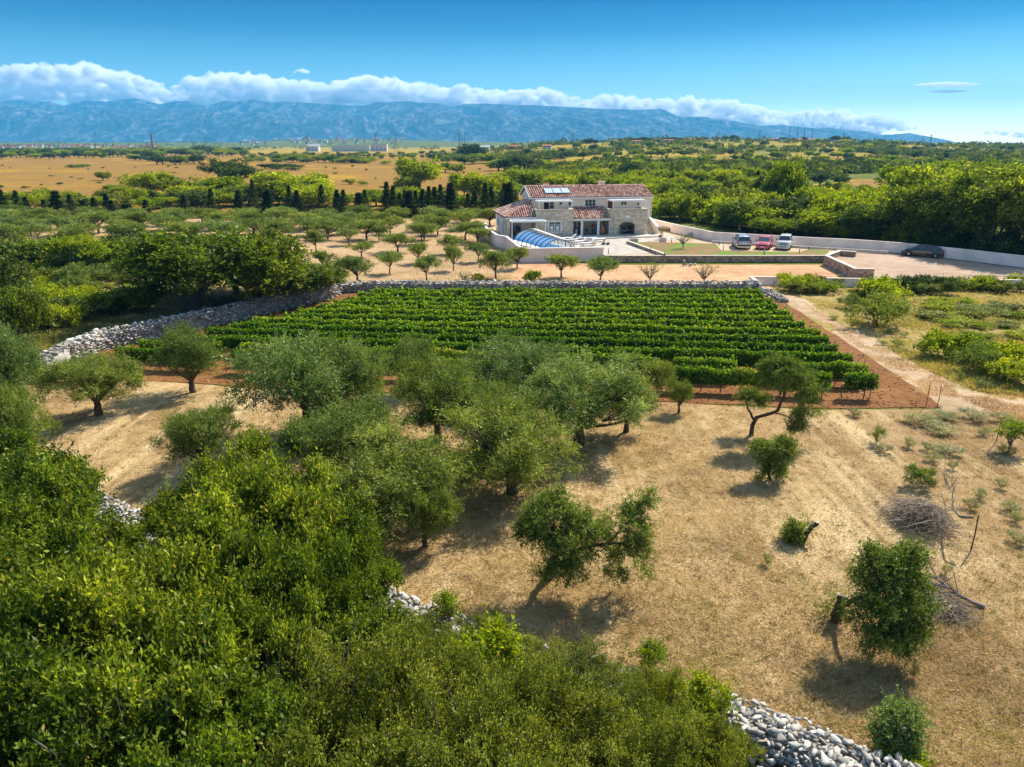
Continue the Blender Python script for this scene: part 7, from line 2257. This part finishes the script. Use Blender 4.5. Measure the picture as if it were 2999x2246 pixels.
# wooded rise on the right: the largest trees singly, the rest as one far-off mass
scatter([(1350, 452), (2999, 452), (2999, 500), (2350, 500), (2000, 486), (1500, 470)], 130, ['tree_dark', 'tree', 'bush_dark', 'tree', 'bush', 'tree'], (5, 10), (3, 5.5), 'woodland_tree', 'tree of the dark scrubland on the gentle rise to the right', 'tree', 'scrubland trees on the right rise', 12, seed=22)
def far_mass():
    r = np.random.default_rng(77)
    V, T, n = [], [], 0
    N = 9500
    uu, vv = r.uniform(-60, 3060, N), r.uniform(0, 1, N)
    parts = []
    for u, q in zip(uu, vv):
        if u < 1300:
            if r.uniform() < 0.55:
                continue
            yb = 1100 + 2600 * q ** 1.2
        else:
            yb = 300 * (3.6 ** (q * 0.95))
        az = (u - 1499.5) / FPX / math.cos(PITCH)
        x = az * yb
        if u < 1500 and float(fbm(x, yb, 160, 3, 4)) < 0.50:
            continue
        if float(fbm(x, yb, 90, 2, 14)) < 0.44:
            continue
        z = hf(x, yb)
        R = r.uniform(1.8, 4.2) * (1.0 if yb < 900 else 1.5)
        H = R * r.uniform(0.7, 1.2)
        m = 46 if yb < 700 else 26
        d = unit(r.normal(size=(m, 3)))
        d[:, 2] = np.abs(d[:, 2])
        P = np.array([x, yb, z]) + d * np.array([R, R, H]) * r.uniform(0.6, 1, (m, 1))
        dn = unit(np.cross(d, r.normal(size=(m, 3))) + d * 0.3)
        v, f = leaf_quads(r, P, dn, R * r.uniform(0.35, 0.7, m), R * r.uniform(0.25, 0.5, m))
        parts.append((v, f))
        T.append(np.clip(0.25 + r.uniform(0, 0.5) + r.normal(size=m) * 0.1 + d[:, 2] * 0.12, 0, 1))
    V, F = join(parts)
    mm = leaf_mat('far_foliage', (0.040, 0.065, 0.012), (0.115, 0.150, 0.024), (0.22, 0.26, 0.04), 0.15, 0.0)
    o = D.objects.new('far_woodland', np_mesh('far_woodland', V, F, np.concatenate(T), [mm]))
    COL.objects.link(o)
    tag(o, kind='stuff')
far_mass()

# ------------------------------------------------------------------ far buildings, pylons, chimney
M['far_white'] = plain('far_white_wall', (0.62, 0.60, 0.56), 0.9, 0.1)
M['far_cream'] = plain('far_cream_wall', (0.66, 0.56, 0.40), 0.9, 0.1)
M['far_red'] = plain('far_red_roof', (0.42, 0.15, 0.08), 0.9, 0.1)
M['far_brown'] = plain('far_brown_roof', (0.30, 0.16, 0.11), 0.9, 0.1)
M['far_grey'] = plain('far_grey_roof', (0.40, 0.40, 0.40), 0.8, 0.2)
M['steel'] = plain('galvanised_steel', (0.24, 0.27, 0.30), 0.6, 0.4, metal=0.2)
def far_at(u, y):
    x = (u - 1499.5) / FPX * depth(0, y, 0)
    return x, y, hf(x, y)
def far_house(u, y, vtop, wpx, wall, roof, label, rz=0.0, d=0.7, cat='house', group=None, flat=False, windows=True, name='far_house'):
    x, y, z = far_at(u, y)
    w = wpx * y / FPX
    H = max(3.0, height_at(y, vtop) - z)
    t = empty(name, (x, y, z), rz, label, cat, group)
    D_ = w * d
    eh = H if flat else H * 0.66
    MB().box(-w / 2, w / 2, -D_ / 2, D_ / 2, -1, eh).build('wall', M[wall], t)
    mb = MB()
    if flat:
        mb.box(-w / 2 - 0.2, w / 2 + 0.2, -D_ / 2 - 0.2, D_ / 2 + 0.2, eh + 0.01, eh + 0.5)
    else:
        a, b = w / 2 + 0.5, D_ / 2 + 0.5
        mb.add([(-a, -b, eh + 0.01), (a, -b, eh + 0.01), (a, b, eh + 0.01), (-a, b, eh + 0.01), (-a, 0, H), (a, 0, H)], [(3, 2, 1, 0), (0, 1, 5, 4), (2, 3, 4, 5), (1, 2, 5), (3, 0, 4)])
    mb.build('roof', M[roof], t)
    if windows and wpx > 14:
        n = max(2, int(wpx / 9))
        for fl in range(1 if eh < 4.5 else 2):
            for i in range(n):
                xx = -w / 2 + w * (i + 0.5) / n
                zz = 1.2 + fl * 2.9
                MB().box(xx - 0.55, xx + 0.55, -D_ / 2 - 0.06, -D_ / 2 - 0.01, zz, zz + 1.3).build('window', M['dark'], t)
HS = [(1413, 900, 425, 40, 'far_white', 'far_grey', 'long low white building left of the brown one, right of the mast trio'), (1505, 880, 424, 26, 'far_brown', 'far_red', 'brown-red building in the trees above the middle of the picture'),
      (1602, 800, 423, 24, 'far_white', 'far_red', 'small white house with red roof above the villa'), (1808, 900, 413, 34, 'far_white', 'far_red', 'red-roofed house half hidden by trees, left of the big white one'),
      (1866, 860, 414, 30, 'far_white', 'far_red', 'big white gabled house with red roof on the rise right of the villa'), (1935, 860, 421, 18, 'far_white', 'far_red', 'small pale house left of the cream-coloured one'), (1957, 870, 416, 20, 'far_cream', 'far_red', 'cream-yellow house with red roof on the rise'),
      (2010, 900, 419, 20, 'far_white', 'far_red', 'low red-roofed house right of the cream one'), (2035, 900, 420, 16, 'far_white', 'far_brown', 'small house at the right end of the first house row'), (2260, 900, 422, 24, 'far_cream', 'far_brown', 'low brown-roofed house alone in the scrubland'),
      (2330, 900, 413, 24, 'far_white', 'far_red', 'white gabled house with red roof at the left of the hill hamlet'), (2345, 960, 408, 20, 'far_cream', 'far_red', 'upper left house of the hill hamlet'), (2372, 940, 410, 24, 'far_white', 'far_red', 'white house in the middle of the hill hamlet'), (2405, 960, 411, 28, 'far_cream', 'far_red', 'long red roof right of the middle of the hill hamlet'),
      (2452, 920, 416, 24, 'far_white', 'far_red', 'white house beside the tall trees of the hamlet'), (2510, 880, 423, 26, 'far_white', 'far_grey', 'white house with bright pale roof, lowest of the hill hamlet'), (2478, 910, 420, 16, 'far_cream', 'far_brown', 'small brown-roofed house next to the bright pale roof'),
      (2850, 1100, 421, 18, 'far_white', 'far_red', 'tiny house near the right horizon, leftmost of three'), (2920, 1100, 420, 22, 'far_cream', 'far_red', 'tiny house near the right horizon, middle of three'), (2985, 1100, 420, 22, 'far_white', 'far_red', 'tiny house at the right edge on the horizon'),
      (394, 900, 443, 18, 'far_cream', 'far_red', 'small red-roofed house in the trees below the brick chimney'), (250, 1100, 437, 22, 'far_white', 'far_brown', 'white-gabled house standing before the far town')]
for u, y, vt, w, wa, ro, lb in HS:
    far_house(u, y, vt, w, wa, ro, lb, rz=random.uniform(-0.3, 0.3), group='houses in the distance')
far_house(918, 1250, 421, 34, 'far_white', 'far_grey', 'grey-roofed hangar with white gable left of the long sheds', cat='warehouse', name='warehouse')
far_house(1030, 1250, 427, 105, 'far_white', 'far_grey', 'long low white shed in the middle of the plain horizon', cat='warehouse', d=0.2, flat=True, name='warehouse', windows=False)
far_house(1112, 1260, 422, 44, 'far_white', 'far_grey', 'white warehouse at the right end of the long shed', cat='warehouse', d=0.4, flat=True, name='warehouse')
far_house(362, 2300, 427, 62, 'far_white', 'far_white', 'long white industrial hall above the far town', cat='warehouse', d=0.3, flat=True, name='warehouse', windows=False)
rt = random.Random(31)
for i in range(150):
    u = rt.uniform(0, 470) if i < 105 else rt.uniform(690, 1180)
    y = rt.uniform(1500, 2100) if i < 105 else rt.uniform(2400, 3000)
    x, y, z = far_at(u, y)
    vt = vpix(y, z + rt.uniform(6, 11))
    far_house(u, y, vt, rt.uniform(5, 11), rt.choice(['far_white', 'far_white', 'far_cream']), rt.choice(['far_red', 'far_brown', 'far_red', 'far_grey']), 'tiny house of the far town left of the chimney' if i < 105 else 'tiny house on the far low hill behind the sheds', rz=rt.uniform(-0.6, 0.6), group='houses of the far town' if i < 105 else 'houses on the far low hill', windows=False, name='town_house')
ch = empty('brick_chimney', far_at(450, 1000), 0, 'tall slim brick factory chimney on the left horizon', 'chimney')
hc = height_at(1000, 392) - ch.location.z
MB().lathe([(1.5, -1), (0.95, hc), (0.95, hc + 0.01)], 12).build('stack', M['far_brown'], ch)
MB().lathe([(1.0, hc + 0.02), (1.1, hc + 0.3), (1.1, hc + 0.8), (0.8, hc + 0.8)], 12).build('rim', M['far_brown'], ch)

def pylon(u, y, vtop, label, arms=3, mast=False):
    x, y, z = far_at(u, y)
    H = height_at(y, vtop) - z
    t = empty('mast' if mast else 'pylon', (x, y, z), random.uniform(0.2, 0.6), label, 'mast' if mast else 'pylon')
    b, tp = (H * 0.02, H * 0.012) if mast else (H * 0.085, H * 0.012)
    w = max(0.12, y * 0.00019)
    mb = MB()
    lv = [0, 0.25, 0.45, 0.6, 0.72, 0.82, 0.9, 1.0]
    c = lambda f: b + (tp - b) * min(1, f / 0.8)
    for sx, sy in ((-1, -1), (1, -1), (1, 1), (-1, 1)):
        for f0, f1 in zip(lv[:-1], lv[1:]):
            mb.bar((sx * c(f0), sy * c(f0), f0 * H), (sx * c(f1), sy * c(f1), f1 * H), w)
            mb.bar((sx * c(f0), sy * c(f0), f0 * H), (-sy * c(f1), sx * c(f1), f1 * H), w * 0.6)
    mb.build('lattice', M['steel'], t)
    if not mast:
        for i in range(arms):
            f = 0.72 + 0.11 * i
            a = H * (0.13 - 0.025 * i)
            MB().bar((-a, 0, f * H), (a, 0, f * H), w * 1.3).build('crossarm', M['steel'], t)
for u, y, vt, lb, kind in ((567, 1100, 400, 'slim lattice mast left of the first pylon', 1), (609, 760, 396, 'lattice pylon with cross arms over the left tree belt', 0), (152, 1700, 409, 'thin antenna mast over the far town', 1), (902, 900, 394, 'pylon above the grey-roofed hangar', 0), (1067, 1700, 398, 'tiny distant pylon left of the larger one', 0), (1102, 1300, 390, 'pylon just left of the tallest cross-armed one', 0), (1160, 800, 389, 'pylon with wide arms right of the long white shed', 0),
                            (1346, 1300, 381, 'tallest lattice mast of the group of three in the middle', 1), (1354, 1300, 391, 'middle lattice mast of the group of three', 1), (1361, 1300, 391, 'right lattice mast of the group of three', 1), (1676, 1100, 385, 'slim pylon rising behind the dark trees above the villa', 0), (1903, 1100, 378, 'pylon on the wooded crest right of the villa', 0),
                            (2100, 1300, 382, 'small pylon on the crest above the woodland', 0), (2220, 1300, 379, 'pylon on the crest right of the small one', 0), (2307, 1300, 371, 'first of four thin wires masts on the crest', 1), (2330, 1300, 371, 'second of four thin masts on the crest', 1), (2350, 1300, 373, 'third of four thin masts on the crest', 1), (2373, 1300, 375, 'fourth of four thin masts on the crest', 1),
                            (2465, 1300, 384, 'pylon beside the tall trees of the hill hamlet', 0), (2698, 1500, 398, 'small pylon left of the large right one', 0), (2716, 620, 394, 'large lattice pylon standing in the scrubland at the right', 0), (1496, 1500, 405, 'tiny pylon above the brown-red building', 0), (1546, 1500, 408, 'tiny pylon above the small white house', 0)):
    pylon(u, y, vt, lb, mast=bool(kind))
far_tr = [(2440, 930, 398, 30), (2470, 940, 400, 24), (1500 + 620, 950, 400, 20), (2144, 930, 396, 20), (2290, 940, 402, 20), (2318, 950, 404, 16), (1885, 950, 402, 30), (1850, 960, 404, 40), (1960, 960, 402, 44), (2000, 960, 403, 30), (1716, 860, 408, 16), (1728, 860, 406, 16), (1745, 870, 410, 16), (2060, 950, 402, 24), (2350, 950, 401, 14)]
for u, y, vt, w in far_tr:
    x, y, z = far_at(u, y)
    place('tree_dark', x, y, w * y / FPX, max(3, height_at(y, vt) - z), 'crest_tree', 'dark tree silhouetted on the crest to the right of the villa', 'tree', 'trees on the right crest', z=z)

# ------------------------------------------------------------------ give every look-alike its own findable label
LAND = [(0, 'at the left edge'), (160, 'below the thin antenna mast'), (330, 'left of the brick chimney'), (450, 'below the brick chimney'), (600, 'below the left pylons'), (760, 'left of the grey hangar'), (920, 'below the grey hangar'), (1040, 'below the long shed'), (1160, 'below the wide-armed pylon'), (1270, 'left of the mast trio'), (1355, 'below the mast trio'), (1480, 'over the pool side'), (1600, 'over the villa roof'), (1720, 'over the villa middle'), (1850, 'over the villa right end'), (1980, 'just right of the villa'), (2090, 'at the white wall bend'), (2190, 'above the silver car'), (2260, 'above the red car'), (2330, 'above the white car'), (2420, 'above the lot corner'), (2540, 'left of the black car'), (2690, 'above the black car'), (2840, 'right of the black car'), (2980, 'at the right edge')]
ORD = ['nearest', 'second nearest', 'third nearest', 'fourth nearest', 'fifth nearest', 'sixth nearest', 'seventh nearest', 'eighth nearest', 'ninth nearest', 'tenth nearest']
SHORT = {'olive tree in the dense back rows of the orchard before the dark conifers': 'olive of the back orchard rows',
         'bright green tree of the woodland strip right of the villa': 'tree of the woodland strip',
         'tree of the dark scrubland on the gentle rise to the right': 'tree of the scrubland rise'}
bpy.context.view_layer.update()
byl = {}
for o in COL.objects:
    if o.parent is None and o.get('group') and o.get('label') and o.get('category') != 'vine row':
        byl.setdefault((o['group'], o['label']), []).append(o)
for (g_, l_), os_ in byl.items():
    if len(os_) < 2:
        continue
    base = SHORT.get(l_, l_)
    w_ = base.split()
    if len(w_) > 8:
        base = g_ if len(g_.split()) <= 7 else ' '.join(g_.split()[:7])
        base = 'one of the ' + base if not base.startswith('one') else base
    cells = {}
    for o in os_:
        u = 1499.5 + FPX * o.location.x / depth(0, max(1, o.location.y), 0)
        k = min(LAND, key=lambda q: abs(q[0] - u))[1]
        cells.setdefault(k, []).append(o)
    for k, lst in cells.items():
        lst.sort(key=lambda q: q.location.y)
        for i, o in enumerate(lst):
            rank = '' if len(lst) == 1 else (', ' + (ORD[i] if i < len(ORD) else '%dth nearest' % (i + 1)))
            o['label'] = ' '.join((base + ' ' + k + rank).split()[:16])

seen = {}
for o in COL.objects:
    if o.parent is None and o.get('label') and o.get('category') and o.get('group') and o.get('group') != 'vine rows of the vineyard':
        seen.setdefault(o['label'], []).append(o)
for l_, os_ in seen.items():
    if len(os_) > 1:
        os_.sort(key=lambda q: q.location.x / max(1, q.location.y))
        for i, o in enumerate(os_):
            w_ = l_.split()[:13]
            o['label'] = ('leftmost ' if i == 0 else 'rightmost ' if i == len(os_) - 1 else '%s from left, ' % ['', 'second', 'third', 'fourth', 'fifth', 'sixth'][min(i, 5)]) + ' '.join(w_)
